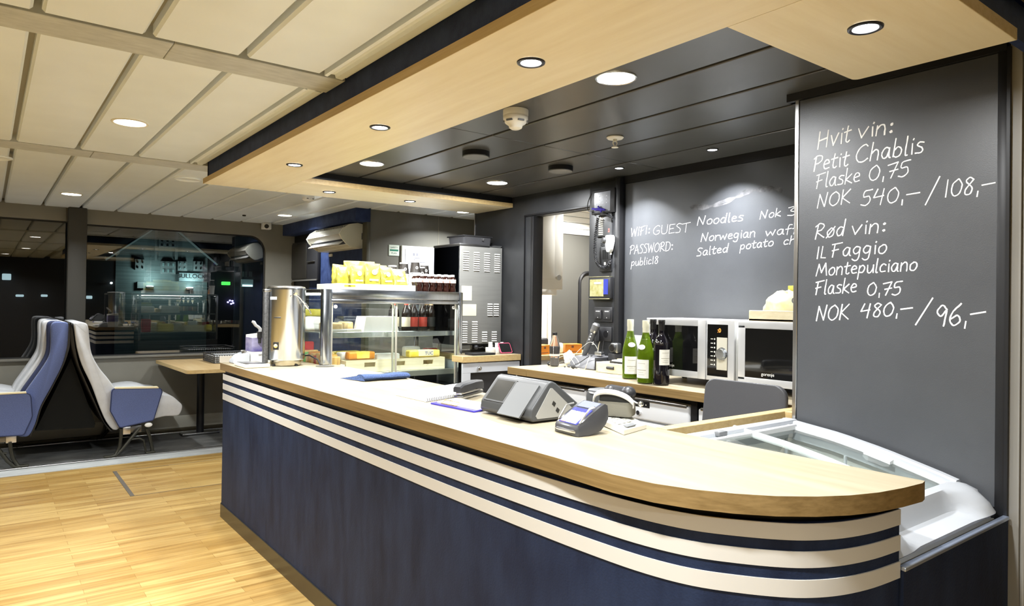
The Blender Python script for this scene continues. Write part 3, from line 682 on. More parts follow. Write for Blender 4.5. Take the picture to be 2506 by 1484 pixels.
# printer-like device with white hoop, on a flat white slab
q0, q1, q2, q3 = at(1457, 1036, z=CT), at(1527, 1066, z=CT), at(1582, 1050, z=CT), at(1520, 1025, z=CT)
t = thing('calculator', 'flat white desk calculator tilted on the countertop behind the card terminal', 'calculator', ((q0.x+q2.x)/2, (q0.y+q2.y)/2, CT))
b = B(); b.loft([[(q0.x, q0.y, CT+0.004), (q1.x, q1.y, CT+0.001), (q2.x, q2.y, CT+0.001), (q3.x, q3.y, CT+0.006)], [(q0.x, q0.y, CT+0.022), (q1.x, q1.y, CT+0.016), (q2.x, q2.y, CT+0.014), (q3.x, q3.y, CT+0.026)]], True, False); part('case', b, M_offwhite, t, True)
b = B(); g = lambda u, v, h: (q0.lerp(q1, u)*(1-v)+q3.lerp(q2, u)*v)+Vector((0, 0, 0.018+h+0.004*(1-u)))
for i in range(5):
    for j in range(3):
        u0, v0 = 0.12+i*0.12, 0.16+j*0.2
        b.loft([[g(u0, v0, 0), g(u0+0.09, v0, 0), g(u0+0.09, v0+0.15, 0), g(u0, v0+0.15, 0)], [g(u0, v0, 0.004), g(u0+0.09, v0, 0.004), g(u0+0.09, v0+0.15, 0.004), g(u0, v0+0.15, 0.004)]], True, False)
part('keys', b, mat('calc_keys', (0.55, 0.55, 0.50), 0.5), t, True)
b = B(); b.loft([[g(0.82, 0.2, 0), g(0.95, 0.2, 0), g(0.95, 0.6, 0), g(0.82, 0.6, 0)], [g(0.82, 0.2, 0.003), g(0.95, 0.2, 0.003), g(0.95, 0.6, 0.003), g(0.82, 0.6, 0.003)]], True, False); part('window', b, M_greyplas, t, True)
p = at(1503, 1036, z=CT); 
t = thing('handset_cradle', 'rounded grey cradle with white hoop and black handset behind the card terminal', 'cradle', (p.x+0.005, p.y-0.005, CT+0.026), math.radians(-62))
b = B(); b.loft([[(x*s, y*s, z) for x, y in rrect(-0.062, -0.040, 0.062, 0.040, 0.016)] for z, s in ((0.003, 0.94), (0.01, 1.0), (0.04, 0.97), (0.052, 0.93))]); part('base', b, mat('taupe_plastic', (0.17, 0.16, 0.125), 0.5, bump=(300, 0.3)), t)
hp_ = []
for q in [(-0.068, 0.036), (-0.070, 0.058), (-0.060, 0.078), (-0.030, 0.087), (0.010, 0.085), (0.045, 0.074), (0.068, 0.056), (0.070, 0.044)]: hp_.append(Vector((q[0], q[1], 0)))
hq = []
for i in range(len(hp_)-1):
    p0, p1, p2, p3 = hp_[max(i-1, 0)], hp_[i], hp_[i+1], hp_[min(i+2, len(hp_)-1)]
    for k in range(6):
        u = k/6; hq.append(0.5*((2*p1)+(p2-p0)*u+(2*p0-5*p1+4*p2-p3)*u*u+(3*p1-p0-3*p2+p3)*u**3))
hq.append(hp_[-1])
b = B(); b.loft([[(q.x, -0.044, q.y-0.010), (q.x, -0.050, q.y-0.004), (q.x, -0.048, q.y+0.006), (q.x, -0.034, q.y+0.007), (q.x, -0.030, q.y-0.008)] for q in hq]); part('hoop', b, M_white, t)
b = B(); b.loft([[(x, y*0.9, z) for x, y in rrect(-0.055, -0.036, 0.058, 0.036, 0.012)] for z in (0.050, 0.076)]); part('bay', b, M_tilldark, t)
b = B(); b.sphere((-0.024, 0.008, 0.086), 0.024, 12, (1, 1, 0.8)); b.sphere((0.040, 0.004, 0.080), 0.028, 12, (1, 1, 0.9)); b.tube([(-0.024, 0.008, 0.092), (0.01, 0.008, 0.088), (0.040, 0.004, 0.086)], 0.015, 8); part('handset', b, M_dkplas, t)
b = B(); b.sphere((0.088, -0.012, 0.048), 0.011, 10); b.tube([(0.05, -0.01, 0.062), (0.075, -0.012, 0.05), (0.088, -0.012, 0.048)], 0.004, 6); part('chrome_knob', b, M_chrome, t)
p = at(1432, 1000, z=CT+0.09)
t = thing('receipt_printer', 'small round-topped grey printer between the till and the white hooped cradle', 'printer', (1.772, 1.775, CT))
b = B(); b.loft([[(x*s, y*s, z) for x, y in rrect(-0.045, -0.050, 0.045, 0.050, 0.02)] for z, s in ((0.0, 0.9), (0.006, 1), (0.082, 1.0), (0.096, 0.94))]); part('case', b, M_till, t)
b = B(); b.loft([[(x*s, y*s, z) for x, y in rrect(-0.040, -0.046, 0.040, 0.046, 0.018)] for z, s in ((0.095, 1.0), (0.103, 1.0), (0.107, 0.9))]); part('lid', b, mat('till_lid', (0.14, 0.145, 0.15), 0.3, bump=(400, 0.3)), t)
b = B(); b.tube([(0.046*math.cos(a), 0.051*math.sin(a), 0.094) for a in [2*PI*k/24 for k in range(25)]], 0.004, 6); part('rim_band', b, M_alu, t)

# ================================================================ urn and its neighbours at the far end of the counter
UX, UY, UR = 1.515, 4.34, 0.116
t = thing('coffee_urn', 'tall brushed steel hot drinks urn at the far end of the counter', 'urn', (UX, UY, CT))
b = B(); b.lathe([(0.092, 0.004), (0.095, 0.008), (0.095, 0.038), (0.0, 0.038)], n=40); part('base', b, mat('urn_base', (0.55, 0.51, 0.40), 0.25, 1.0), t)
for a in (0.4, 1.97, 3.54, 5.11):
    b = B(); b.cyl((0.094*math.cos(a), 0.094*math.sin(a), 0), (0.094*math.cos(a), 0.094*math.sin(a), 0.012), 0.010, n=10); part('foot', b, M_rubber, t)
b = B(); b.lathe([(0.02, 0.0375), (UR-0.004, 0.038), (UR, 0.046), (UR, 0.47), (UR+0.002, 0.476), (UR+0.002, 0.488), (UR-0.004, 0.492)], n=56, cap=False); part('body', b, M_steel, t)
b = B(); b.lathe([(UR-0.002, 0.486), (UR-0.004, 0.497), (UR-0.03, 0.502), (0.0, 0.504)], n=48); part('lid', b, M_alu, t)
cv = Vector((UX, UY, 0)).normalized(); sd = Vector((cv.y, -cv.x, 0))     # towards the camera is -cv; sideways is sd
def us(side, out, z): a = -cv*math.sqrt(max(0, 1-side*side))+sd*side; return Vector((a.x*(UR+out), a.y*(UR+out), z))
b = B()
for k in range(2): pass
p = us(-0.93, 0.012, 0); b.box(p.x-0.017, p.y-0.015, 0.02, p.x+0.012, p.y+0.02, 0.475, 0.004); part('gauge_column', b, mat('gauge', (0.035, 0.035, 0.035), 0.3, noise=((120, 120, 200), 0, 2, (0.10, 0.10, 0.10))), t)
b = B(); b.box(p.x-0.019, p.y-0.017, 0.462, p.x+0.014, p.y+0.022, 0.480, 0.003); part('gauge_cap', b, M_alu, t)
def face_plate(s, z0, z1, w, th, m, name):
    b = B(); ss = [s-w+2*w*k/4 for k in range(5)]
    b.loft([[us(q, 0.0005, z0) for q in ss]+[us(q, th, z0) for q in reversed(ss)], [us(q, 0.0005, z1) for q in ss]+[us(q, th, z1) for q in reversed(ss)]], True, False); return part(name, b, m, t)
sw = face_plate(-0.50, 0.105, 0.150, 0.125, 0.004, M_rubber, 'switch_plate')
b = B(); b.sphere(us(-0.50, 0.003, 0.128), 0.013, 12); q = part('switch', b, mat('amber', (0.85, 0.62, 0.25), 0.3), t)
face_plate(-0.66, 0.415, 0.432, 0.16, 0.0015, M_white, 'label')
face_plate(-0.45, 0.300, 0.306, 0.17, 0.004, M_aludark, 'tap_notch')
b = B(); pts = [us(0.42, 0.006, 0.452), us(0.60, 0.012, 0.43), us(0.85, 0.020, 0.38), us(0.97, 0.030, 0.345), us(1.0, 0.034, 0.325)]; b.tube(pts, 0.0045, 8); b.cyl(us(0.42, 0, 0.452), us(0.42, 0.014, 0.452), 0.010, n=12); b.sphere(us(0.22, 0.004, 0.436), 0.006, 8)
b.tube([us(0.80, 0.016, 0.392), us(0.86, 0.021, 0.378), us(0.90, 0.025, 0.365)], 0.010, 10); part('bail_handle', b, M_chrome, t)
b = B(); b.tube([(UX+0.10, UY+0.04, CT+0.05), (UX+0.145, UY-0.02, CT+0.06), (UX+0.175, UY-0.09, CT+0.035), (UX+0.18, UY-0.12, CT+0.004)], 0.005, 8); part('power_cord', b, M_rubber, t, True)
b = B(); b.lathe([(0.055, 0.0005), (0.058, 0.003), (0.0, 0.004)], c=(1.70, 4.155, CT), n=28); solo('cable_grommet', b, mat('grommet', (0.11, 0.105, 0.09), 0.5), 'flat round grey cover in the countertop beside the urn', 'cover')
# flat steel tray in front
q = [at(567, 895, z=CT), at(600, 903, z=CT), at(662, 900, z=CT), at(640, 890, z=CT)]
t = thing('drip_tray', 'low white drip tray in front of the steel urn on the countertop', 'tray', (1.31, 4.35, CT))
b = B(); b.box(1.235, 4.235, CT+0.0005, 1.385, 4.47, CT+0.022, 0.006, 3); part('tray', b, M_offwhite, t, True)
b = B(); b.box(1.248, 4.25, CT+0.020, 1.372, 4.455, CT+0.0245, 0.004); part('grid', b, M_alu, t, True)
# chocolate carton with pump
t = thing('sauce_carton', 'purple and white carton with grey pump spout behind the drip tray', 'carton', (1.435, 4.63, CT))
b = B(); b.box(1.372, 4.565, CT, 1.50, 4.70, CT+0.182, 0.002, 1); part('box', b, M_paper, t, True)
b = B(); b.box(1.3712, 4.564, CT+0.075, 1.5008, 4.701, CT+0.165); part('print', b, mat('purple_print', (0.10, 0.085, 0.26), 0.4, noise=((6, 6, 16), 0, 5, (0.45, 0.42, 0.55))), t, True)
b = B(); b.prism([(1.372, 4.565, CT+0.182), (1.50, 4.565, CT+0.182), (1.50, 4.565, CT+0.196), (1.445, 4.565, CT+0.19)], (0, 0.13, 0)); part('flap', b, M_offwhite, t, True)
text_part('lettering', 'WHITE S', 0.020, mat('ink', (0.03, 0.03, 0.03), 0.6), t, Vector((1.452, 4.5638, CT+0.052)), FACE_NY)
b = B(); b.tube([(1.452+0.006*k, 4.5635, CT+0.022+0.006*math.sin(k*1.9)+0.0008*k) for k in range(9)], 0.0011, 5); part('script', b, mat('ink', (0.03, 0.03, 0.03)), t, True)
b = B(); b.cyl((1.418, 4.556, CT+0.13), (1.418, 4.556, CT+0.165), 0.010, n=14); b.cyl((1.418, 4.556, CT+0.165), (1.418, 4.556, CT+0.196), 0.016, n=16); b.cyl((1.418, 4.556, CT+0.196), (1.418, 4.556, CT+0.205), 0.019, n=16); part('pump', b, M_dkplas, t, True)
b = B(); b.tube([(1.418, 4.556, CT+0.20), (1.421, 4.556, CT+0.222), (1.408, 4.556, CT+0.236), (1.392, 4.556, CT+0.246), (1.378, 4.556, CT+0.268), (1.368, 4.556, CT+0.272)], [0.010, 0.011, 0.010, 0.010, 0.011, 0.008], 10); part('spout', b, mat('pump_grey', (0.42, 0.42, 0.42), 0.35), t, True)
t = thing('soap_holder', 'white rounded holder left of the purple carton on the counter end', 'holder', (1.32, 4.63, CT))
b = B(); pr = [(1.262, CT), (1.266, CT+0.020), (1.290, CT+0.048), (1.325, CT+0.066), (1.366, CT+0.070), (1.368, CT)]; b.prism([(x, 4.58, z) for x, z in pr], (0, 0.11, 0)); o = part('shell', b, M_whitegloss, t, True)
mo = o.modifiers.new('round', 'BEVEL'); mo.width = 0.008; mo.segments = 3
b = B(); b.cyl((1.335, 4.60, CT+0.066), (1.335, 4.60, CT+0.080), 0.016, n=14); b.box(1.312, 4.595, CT+0.078, 1.345, 4.605, CT+0.086, 0.002); part('knob', b, M_alu, t, True)
# ================================================================ glass display case
VX0, VX1, VY0, VY1, VZ1 = 1.722, 2.788, 4.25, 4.92, 1.478
t = thing('display_case', 'refrigerated steel and glass display case behind the far end of the counter', 'display case', (2.255, 4.58, 0))
VD = t
b = B(); b.box(VX0, VY0, 0, VX1, VY1, 0.80); part('cabinet', b, M_aludark, t, True)
b = B(); b.box(VX0, VY0-0.004, 0.80, VX0+0.056, VY0+0.05, VZ1, 0.004); b.box(VX0+0.042, VY0-0.007, 0.80, VX0+0.048, VY0, 1.455); part('post', b, M_steel, t, True)
b = B(); b.box(VX1-0.032, VY0-0.004, 0.80, VX1, VY0+0.05, VZ1, 0.004); part('post', b, M_steel, t, True)
for x in (VX0, VX1-0.03):
    b = B(); b.box(x, VY1-0.03, 0.80, x+0.03, VY1, VZ1, 0.003); part('post', b, M_steel, t, True)
b = B(); b.box(VX0+0.056, VY0-0.006, 1.418, VX1-0.032, VY0+0.03, VZ1+0.001, 0.003); b.box(VX0+0.056, VY0+0.002, 1.388, VX1-0.032, VY0+0.03, 1.416, 0.003)
b.box(VX0, VY0+0.05, 1.455, VX0+0.02, VY1, VZ1, 0.002); b.box(VX1-0.02, VY0+0.05, 1.455, VX1, VY1, VZ1, 0.002); b.box(VX0, VY1-0.02, 1.455, VX1, VY1, VZ1, 0.002)
part('top_rail', b, M_steel, t, True)
b = B(); b.box(VX0+0.01, VY0+0.02, VZ1-0.012, VX1-0.01, VY1-0.01, VZ1-0.002); part('top_plate', b, M_steel, t, True)
for x0, x1, y, nm in ((VX0+0.058, 2.262, VY0+0.018, 'left'), (2.228, VX1-0.034, VY0+0.028, 'right')):
    b = B(); b.box(x0+0.006, y, 0.815, x1-0.006, y+0.004, 1.392); d = part('sliding_door', b, M_glass, t, True)
    for xe in (x0, x1-0.013):
        b = B(); b.box(xe, y-0.004, 0.81, xe+0.013, y+0.008, 1.394, 0.002, 1); part('door_edge', b, mat('door_alu', (0.74, 0.72, 0.62), 0.35, 0.7), d, True)
    kx = x0+0.030 if nm == 'left' else x1-0.030
    b = B(); b.lathe([(0.012, 0), (0.012, -0.006), (0.008, -0.007), (0.008, -0.004), (0.0, -0.004)], c=(kx, y-0.001, 1.365), n=20, axis='y'); part('lock', b, M_white, d, True)
for x in (VX0+0.004, VX1-0.009):
    b = B(); b.box(x, VY0+0.05, 0.81, x+0.005, VY1-0.03, 1.455); part('side_glass', b, M_glass, t, True)
b = B(); b.box(VX0+0.03, VY1-0.012, 0.81, VX1-0.03, VY1-0.007, 1.455); part('front_glass', b, M_glass, t, True)
ZSH = 1.192
b = B(); b.box(VX0+0.012, VY0+0.10, ZSH-0.008, VX1-0.012, VY1-0.06, ZSH); part('upper_shelf', b, M_glass, t, True)
b = B(); b.box(VX0+0.012, VY0+0.088, ZSH-0.036, VX1-0.012, VY0+0.10, ZSH+0.002, 0.002, 1); b.box(VX0+0.012, VY1-0.06, ZSH-0.02, VX1-0.012, VY1-0.05, ZSH+0.002); part('shelf_edge', b, M_steel, t, True)
ZDK = 0.918
b = B(); b.box(VX0+0.012, VY0+0.05, ZDK-0.012, VX1-0.012, VY1-0.03, ZDK); part('deck', b, M_steel, t, True)
b = B(); b.box(VX0+0.06, VY0+0.04, ZDK-0.04, VX1-0.03, VY0+0.055, ZDK, 0.002, 1); part('deck_edge', b, mat('zinc', (0.45, 0.46, 0.40), 0.35, 0.8), t, True)
b = B(); b.box(VX0+0.06, VY0+0.30, 0.80, VX1-0.03, VY0+0.31, ZDK-0.01); b.box(2.42, VY0+0.05, 0.80, 2.425, VY0+0.30, ZDK-0.02); part('lower_panel', b, M_aludark, t, True)
b = B(); b.box(VX0+0.05, VY0+0.20, 1.440, VX0+0.075, VY1-0.06, 1.453); part('light_strip', b, mat('strip_led', (1, 1, 1), 0.5, emit=(1, 0.97, 0.9), estr=9), t, True)
b = B(); b.box(VX0+0.10, VY0+0.10, 1.446, VX1-0.10, VY0+0.125, 1.455); part('light_strip', b, mat('strip_led', (1, 1, 1), 0.5, emit=(1, 0.97, 0.9), estr=9), t, True)
li = bpy.data.lights.new('case_light', 'AREA'); li.shape = 'RECTANGLE'; li.size = 0.8; li.size_y = 0.03; li.energy = 3.0; li.color = (1.0, 0.97, 0.90)
lo = bpy.data.objects.new('case_light', li); COL.objects.link(lo); lo.parent = t; lo.location = Vector((2.255, VY0+0.19, 1.440))-t.location

M_crisp = mat('crisp_bag', (0.30, 0.262, 0.010), 0.34, noise=(16, 0, 6, (0.44, 0.41, 0.09)), spec=0.4, bump=(60, 1.0))
def pack(x, y, z, w, d, h, rz, m, lab, name='biscuit_pack', group=None, band=None):
    t = thing(name, lab, 'package', (x, y, z), rz, group)
    b = B(); b.box(-w/2, -d/2, 0.0005, w/2, d/2, h, min(h, d)*0.22, 3); part('wrapper', b, m, t)
    if band: b = B(); b.box(-w*0.22, -d/2-0.0008, h*0.15, w*0.28, d/2+0.0008, h+0.0008, 0.002, 1); part('printed_band', b, band, t)
    return t
M_yel = mat('yellow_wrap', (0.80, 0.62, 0.06), 0.3, noise=(14, 0, 3, (0.85, 0.70, 0.20))); M_org = mat('orange_wrap', (0.75, 0.30, 0.05), 0.35); M_red = mat('red_wrap', (0.55, 0.03, 0.03), 0.25, noise=(12, 0.3, 3)); M_grn = mat('green_wrap', (0.10, 0.35, 0.08), 0.35); M_brn = mat('brown_wrap', (0.42, 0.20, 0.07), 0.35, noise=((60, 4, 4), 0, 3, (0.75, 0.50, 0.16)))
# --- inside, upper shelf
def clear_box(x, y, z, w, d, h, lab, fill):
    t = thing('sandwich_box', lab, 'food box', (x, y, z), group='clear food boxes in the display case')
    b = B(); b.loft([[(-w/2*s, -d/2*s, zz), (w/2*s, -d/2*s, zz), (w/2*s, d/2*s, zz), (-w/2*s, d/2*s, zz)] for zz, s in ((0.001, 0.92), (h*0.5, 1.0), (h*0.52, 1.04), (h, 0.86))], True, False); part('shell', b, M_clearplas, t)
    b = B(); b.box(-w*0.36, -d*0.36, 0.004, w*0.36, d*0.36, h*0.62, 0.012, 3); part('filling', b, fill, t)
    return t
M_bread = mat('bread', (0.72, 0.52, 0.24), 0.7, noise=(30, 0.2, 4)); M_napkin = mat('napkin', (0.88, 0.88, 0.86), 0.7)
clear_box(1.865, 4.47, ZSH, 0.17, 0.18, 0.10, 'clear food box with a bread roll at the left end of the upper shelf', M_bread)
clear_box(2.02, 4.58, ZSH, 0.10, 0.16, 0.105, 'clear food box with a bread roll set back on the upper shelf', M_bread)
b = B(); b.loft([[(x, y, z) for x, y in ((2.065, 4.38), (2.335, 4.38), (2.335, 4.55), (2.065, 4.55))] if z < ZSH+0.05 else [(x, y, z) for x, y in ((2.085, 4.39), (2.315, 4.39), (2.315, 4.54), (2.085, 4.54))] for z in (ZSH+0.001, ZSH+0.105)], True, False)
solo('food_carton', b, M_napkin, 'white folded food carton in the middle of the upper shelf', 'carton')
b = B(); b.box(1.80, 4.40, ZSH+0.0005, 2.06, 4.42, ZSH+0.02, 0.004); solo('price_rail', b, M_paper, 'low white price strip on the upper shelf edge', 'price strip')
pack(1.86, 4.75, ZSH, 0.18, 0.12, 0.10, 0.1, M_napkin, 'white food box at the left rear of the upper shelf', 'food_pack')
pack(1.84, 4.74, ZSH+0.101, 0.15, 0.09, 0.05, -0.1, M_crisp, 'yellow bag on the white food box at the left rear', 'food_pack')
# dark bottles, right half of the upper shelf
M_dkglass = mat('dark_bottle', (0.010, 0.006, 0.004), 0.08, coat=0.3)
M_lab = [mat('label_cream', (0.72, 0.66, 0.52), 0.5), mat('label_red', (0.45, 0.05, 0.03), 0.5), mat('label_black', (0.03, 0.03, 0.03), 0.5), mat('label_tan', (0.55, 0.35, 0.18), 0.5)]
def beer(loc, lab, li):
    t = thing('soda_bottle', lab, 'bottle', loc, group='dark bottles on the upper shelf')
    b = B(); b.lathe([(0.029, 0.001), (0.032, 0.006), (0.032, 0.125), (0.029, 0.145), (0.016, 0.175), (0.0135, 0.195), (0.013, 0.225), (0.015, 0.228), (0.013, 0.236)], n=20); part('glass', b, M_dkglass, t)
    b = B(); b.lathe([(0.0324, 0.030), (0.0326, 0.032), (0.0326, 0.098), (0.0324, 0.10)], n=20, cap=False); part('label', b, M_lab[li], t)
    b = B(); b.lathe([(0.0145, 0.180), (0.0142, 0.215)], n=16, cap=False); part('neck_label', b, M_lab[(li+1) % 4], t)
    b = B(); b.lathe([(0.0155, 0.229), (0.0160, 0.232), (0.0150, 0.242), (0.0, 0.243)], n=16); part('cap', b, M_chrome, t)
    return t
for i, (x, y, li, l) in enumerate(((2.365, 4.50, 0, 'first dark bottle right of the white carton on the upper shelf'), (2.435, 4.46, 0, 'second dark bottle from the left on the upper shelf, cream label'), (2.497, 4.46, 1, 'third dark bottle from the left on the upper shelf, red label'),
        (2.575, 4.46, 1, 'fourth dark bottle from the left on the upper shelf, red label'), (2.645, 4.46, 2, 'dark bottle with black label, right end of the row on the upper shelf'), (2.40, 4.60, 3, 'dark bottle in the rear row, left'), (2.53, 4.60, 3, 'dark bottle in the rear row, middle'), (2.70, 4.62, 2, 'dark bottle in the rear row, right'))):
    beer((x, y, ZSH), l, li)
# --- inside, deck: wooden tray and packs
def wood_tray(name, lab, x0, x1, y0, y1, z, h, slots=(), m=M_tray, th=0.012, group=None):
    """shallow wooden tray; slots = x centres of the grips in the front board"""
    t = thing(name, lab, 'tray', ((x0+x1)/2, (y0+y1)/2, z), group=group)
    b = B(); b.box(x0+th, y0+th, z+0.0005, x1-th, y1-th, z+0.008); part('bottom', b, m, t, True)
    b = B(); b.box(x0, y1-th, z+0.0005, x1, y1, z+h, 0.002, 1); b.box(x0, y0+th, z+0.0005, x0+th, y1-th, z+h, 0.002, 1); b.box(x1-th, y0+th, z+0.0005, x1, y1-th, z+h, 0.002, 1); part('rim', b, m, t, True)
    sw, s0, s1 = 0.042, z+h*0.42, z+h*0.80
    b = B(); xs = [x0]
    for s in slots: xs += [s-sw, s+sw]
    xs.append(x1)
    for k in range(0, len(xs), 2): b.box(xs[k], y0, z+0.0005, xs[k+1], y0+th, z+h)
    for s in slots: b.box(s-sw, y0, z+0.0005, s+sw, y0+th, s0); b.box(s-sw, y0, s1, s+sw, y0+th, z+h)
    part('front_board', b, m, t, True); return t
wood_tray('serving_tray', 'pale wooden tray with grip slots on the deck of the display case', 1.925, 2.70, 4.345, 4.60, ZDK, 0.082, (2.10, 2.33, 2.56))
gi = 'packs on the deck of the display case'
pack(2.06, 4.42, ZDK+0.082, 0.20, 0.07, 0.055, 0.06, M_org, 'orange and yellow biscuit pack lying across the left part of the wooden tray', group=gi, band=M_yel)
pack(1.985, 4.50, ZDK+0.075, 0.10, 0.08, 0.055, 0.2, M_napkin, 'white pack behind the orange biscuit pack in the wooden tray', group=gi)
pack(2.28, 4.47, ZDK+0.070, 0.18, 0.10, 0.045, -0.05, M_napkin, 'white flat pack in the middle of the wooden tray', group=gi)
pk = pack(2.56, 4.425, ZDK+0.082, 0.25, 0.075, 0.052, -0.04, M_yel, 'yellow cracker pack with blue lettering at the right of the wooden tray', group=gi, band=mat('white_band', (0.82, 0.76, 0.50), 0.35))
text_part('lettering', 'TUC', 0.034, mat('blue_ink', (0.02, 0.03, 0.30), 0.5), pk, Vector((0.03, -0.0390, 0.028)), FACE_NY, world=False)
pack(2.52, 4.53, ZDK+0.080, 0.13, 0.06, 0.075, 0.0, M_napkin, 'white upright pack behind the yellow cracker pack', group=gi)
pack(2.70, 4.72, ZDK, 0.10, 0.12, 0.10, 0.1, M_yel, 'yellow pack at the right rear of the deck', group=gi)
pack(2.10, 4.74, ZDK, 0.22, 0.10, 0.12, 0.0, M_yel, 'yellow bag standing at the rear of the deck', group=gi)
pack(2.70, 4.56, ZDK+0.085, 0.10, 0.07, 0.05, 0.1, M_red, 'small red pack at the right end of the deck', group=gi)
pack(1.83, 4.845, ZDK, 0.12, 0.05, 0.19, 0.0, M_red, 'red pack standing in the far left corner of the deck', group=gi)
wood_tray('card_tray', 'low white tray of snack bars at the left end of the deck', 1.745, 1.905, 4.32, 4.80, ZDK, 0.06, (), M_offwhite, 0.006)
for k in range(9):
    m = (M_brn, M_org, M_brn, M_red, M_brn, M_org, M_brn, M_grn, M_brn)[k]
    pack(1.825, 4.36+k*0.048, ZDK+0.009, 0.12, 0.032, 0.105+0.01*(k % 3), 0.0, m, '%s snack bar in the white tray, %s from the front' % ({id(M_brn): 'brown', id(M_org): 'orange', id(M_red): 'red', id(M_grn): 'green'}[id(m)], ('nearest', 'second', 'third', 'fourth', 'fifth', 'sixth', 'seventh', 'eighth', 'last')[k]), 'snack_bar', 'snack bars in the white tray')

# --- on top of the case
wood_tray('crisp_tray', 'low white tray with oval grip holding the crisp bags on the display case', 1.845, 2.42, 4.30, 4.68, VZ1+0.001, 0.040, (1.925,), mat('white_tray', (0.60, 0.58, 0.50), 0.5), 0.010)
M_crimp = mat('crimp', (0.60, 0.56, 0.26), 0.35)
def crisp_mesh(seed):
    r = random.Random(seed); b = B(); n = 20; rings = []
    W, H, D = 0.056, 0.165, 0.024
    for k in range(13):
        u = k/12; prof = math.sin(PI*min(1, max(0, (u-0.03)/0.94)))**0.55 if 0.03 < u < 0.97 else 0.0
        ring = []
        for j in range(n):
            a = 2*PI*j/n; ca, sa = math.cos(a), math.sin(a)
            x = W*(0.96+0.05*(1-prof))*math.copysign(abs(ca)**0.6, ca); y = (0.0012+D*prof)*math.copysign(abs(sa)**0.8, sa)
            wr = 0.004*prof*math.sin(x*110+u*23+seed)+0.0028*r.uniform(-1, 1)*prof
            ring.append((x, y+wr, H*u+0.003*math.sin(x*70+seed)*(1-prof)))
        rings.append(ring)
    b.loft(rings); return b
def crisp_bag(loc, rot, lab, seed, sc=1.0, logo=True):
    t = thing('crisp_bag', lab, 'crisp bag', loc, group='crisp bags on the display case'); t.rotation_euler = rot; t.scale = (sc, sc, sc)
    part('bag', crisp_mesh(seed), M_crisp, t)
    for zz, nm in ((0.160, 'top_seal'), (0.002, 'bottom_seal')):
        b = B(); b.box(-0.0545, -0.0018, zz-0.006, 0.0545, 0.0018, zz+0.010); part(nm, b, M_crimp if nm == 'top_seal' else M_crisp, t)
    if logo:
        b = B(); b.lathe([(0.018, 0.0), (0.018, -0.003), (0.0, -0.0035)], c=(0.005, -0.028, 0.105), n=18, axis='y'); part('emblem', b, M_paper, t)
        b = B(); b.lathe([(0.012, 0.0), (0.012, -0.0036), (0.009, -0.004)], c=(0.005, -0.0285, 0.105), n=16, axis='y', cap=False); part('emblem_ring', b, mat('gold', (0.55, 0.35, 0.05), 0.4), t)
        b = B(); b.box(-0.03, -0.0275, 0.045, 0.035, -0.020, 0.060, 0.004); part('printed_patch', b, M_crimp, t)
    return t
zt = VZ1+0.0105
bags = [(1.912, 4.375, 0.30, 0.10, 0.84, 'small crisp bag at the left end of the front row'), (2.018, 4.375, 0.12, 0.12, 0.92, 'crisp bag second from the left in the front row, pale top fold showing'),
        (2.128, 4.375, -0.08, 0.14, 1.04, 'tallest crisp bag of the front row, white round emblem in its middle'), (2.242, 4.372, 0.12, 0.20, 0.92, 'crisp bag leaning back right of the tallest one'),
        (2.345, 4.365, -0.15, 0.52, 0.98, 'crisp bag lying back at the right end of the tray'), (1.925, 4.49, 0.35, 0.03, 0.95, 'crisp bag at the left end of the rear row, half turned'),
        (2.035, 4.50, 0.10, 0.02, 1.13, 'tall crisp bag in the rear row with wide top fold'), (2.145, 4.51, -0.1, 0.05, 1.14, 'crisp bag in the rear row behind the tallest one'),
        (2.255, 4.51, 0.1, 0.10, 1.02, 'crisp bag in the rear row, right half'), (2.350, 4.585, 0.0, 0.12, 0.95, 'crisp bag in the rear row behind the right end')]
for i, (x, y, rz, tilt, s, l) in enumerate(bags):
    crisp_bag((x, y+0.01, zt+0.004), (-tilt, 0.03*((i % 3)-1), rz), l, i+3, s, i in (1, 2, 3, 4))
# cups
M_cup = mat('cup_black', (0.035, 0.030, 0.026), 0.4)
def cup(x, y, z, lab, ccol=M_cup, group='black paper cups on the display case', up=False, h=0.095):
    t = thing('paper_cup', lab, 'cup', (x, y, z), group=group)
    b = B(); r0, r1 = 0.041, 0.030
    b.lathe([(r0, 0.004), (r0-0.001, 0.008), (r1+0.001, h-0.006), (r1+0.001, h-0.002), (r1-0.003, h-0.003), (0, h-0.003)], n=24, cap=False); part('sleeve', b, ccol, t)
    b = B(); b.lathe([(r0-0.004, 0.0), (r0+0.0025, 0.001), (r0+0.0025, 0.006), (r0, 0.008)], n=24, cap=False); part('lip', b, M_paper, t)
    b = B(); b.lathe([(r1+0.0025, h-0.010), (r1+0.0030, h-0.002), (r1+0.001, h), (0, h)], n=24, cap=False); part('base_rim', b, M_paper, t)
    if ccol is M_cup:
        b = B(); b.lathe([(0.011, 0.0), (0.011, -0.003), (0.0055, -0.003), (0.0055, 0.0)], c=(-0.006, -0.0355, 0.045), n=16, axis='y', cap=False); part('emblem', b, M_paper, t)
    return t
zc = VZ1+0.001
cups = [(2.465, 4.74, 0.105, 'black cup at the left rear of the cup group'), (2.535, 4.69, 0.128, 'black cup second from the left, on a white stack'), (2.59, 4.612, 0.138, 'tallest black cup on the white cup stack'), (2.668, 4.665, 0.060, 'black cup low in the middle of the cup group'), (2.668, 4.665, 0.100, 'black cup nested on the low middle cup'), (2.742, 4.735, 0.125, 'black cup at the right rear of the cup group')]
for x, y, h, l in cups: cup(x, y, zc+h, l)
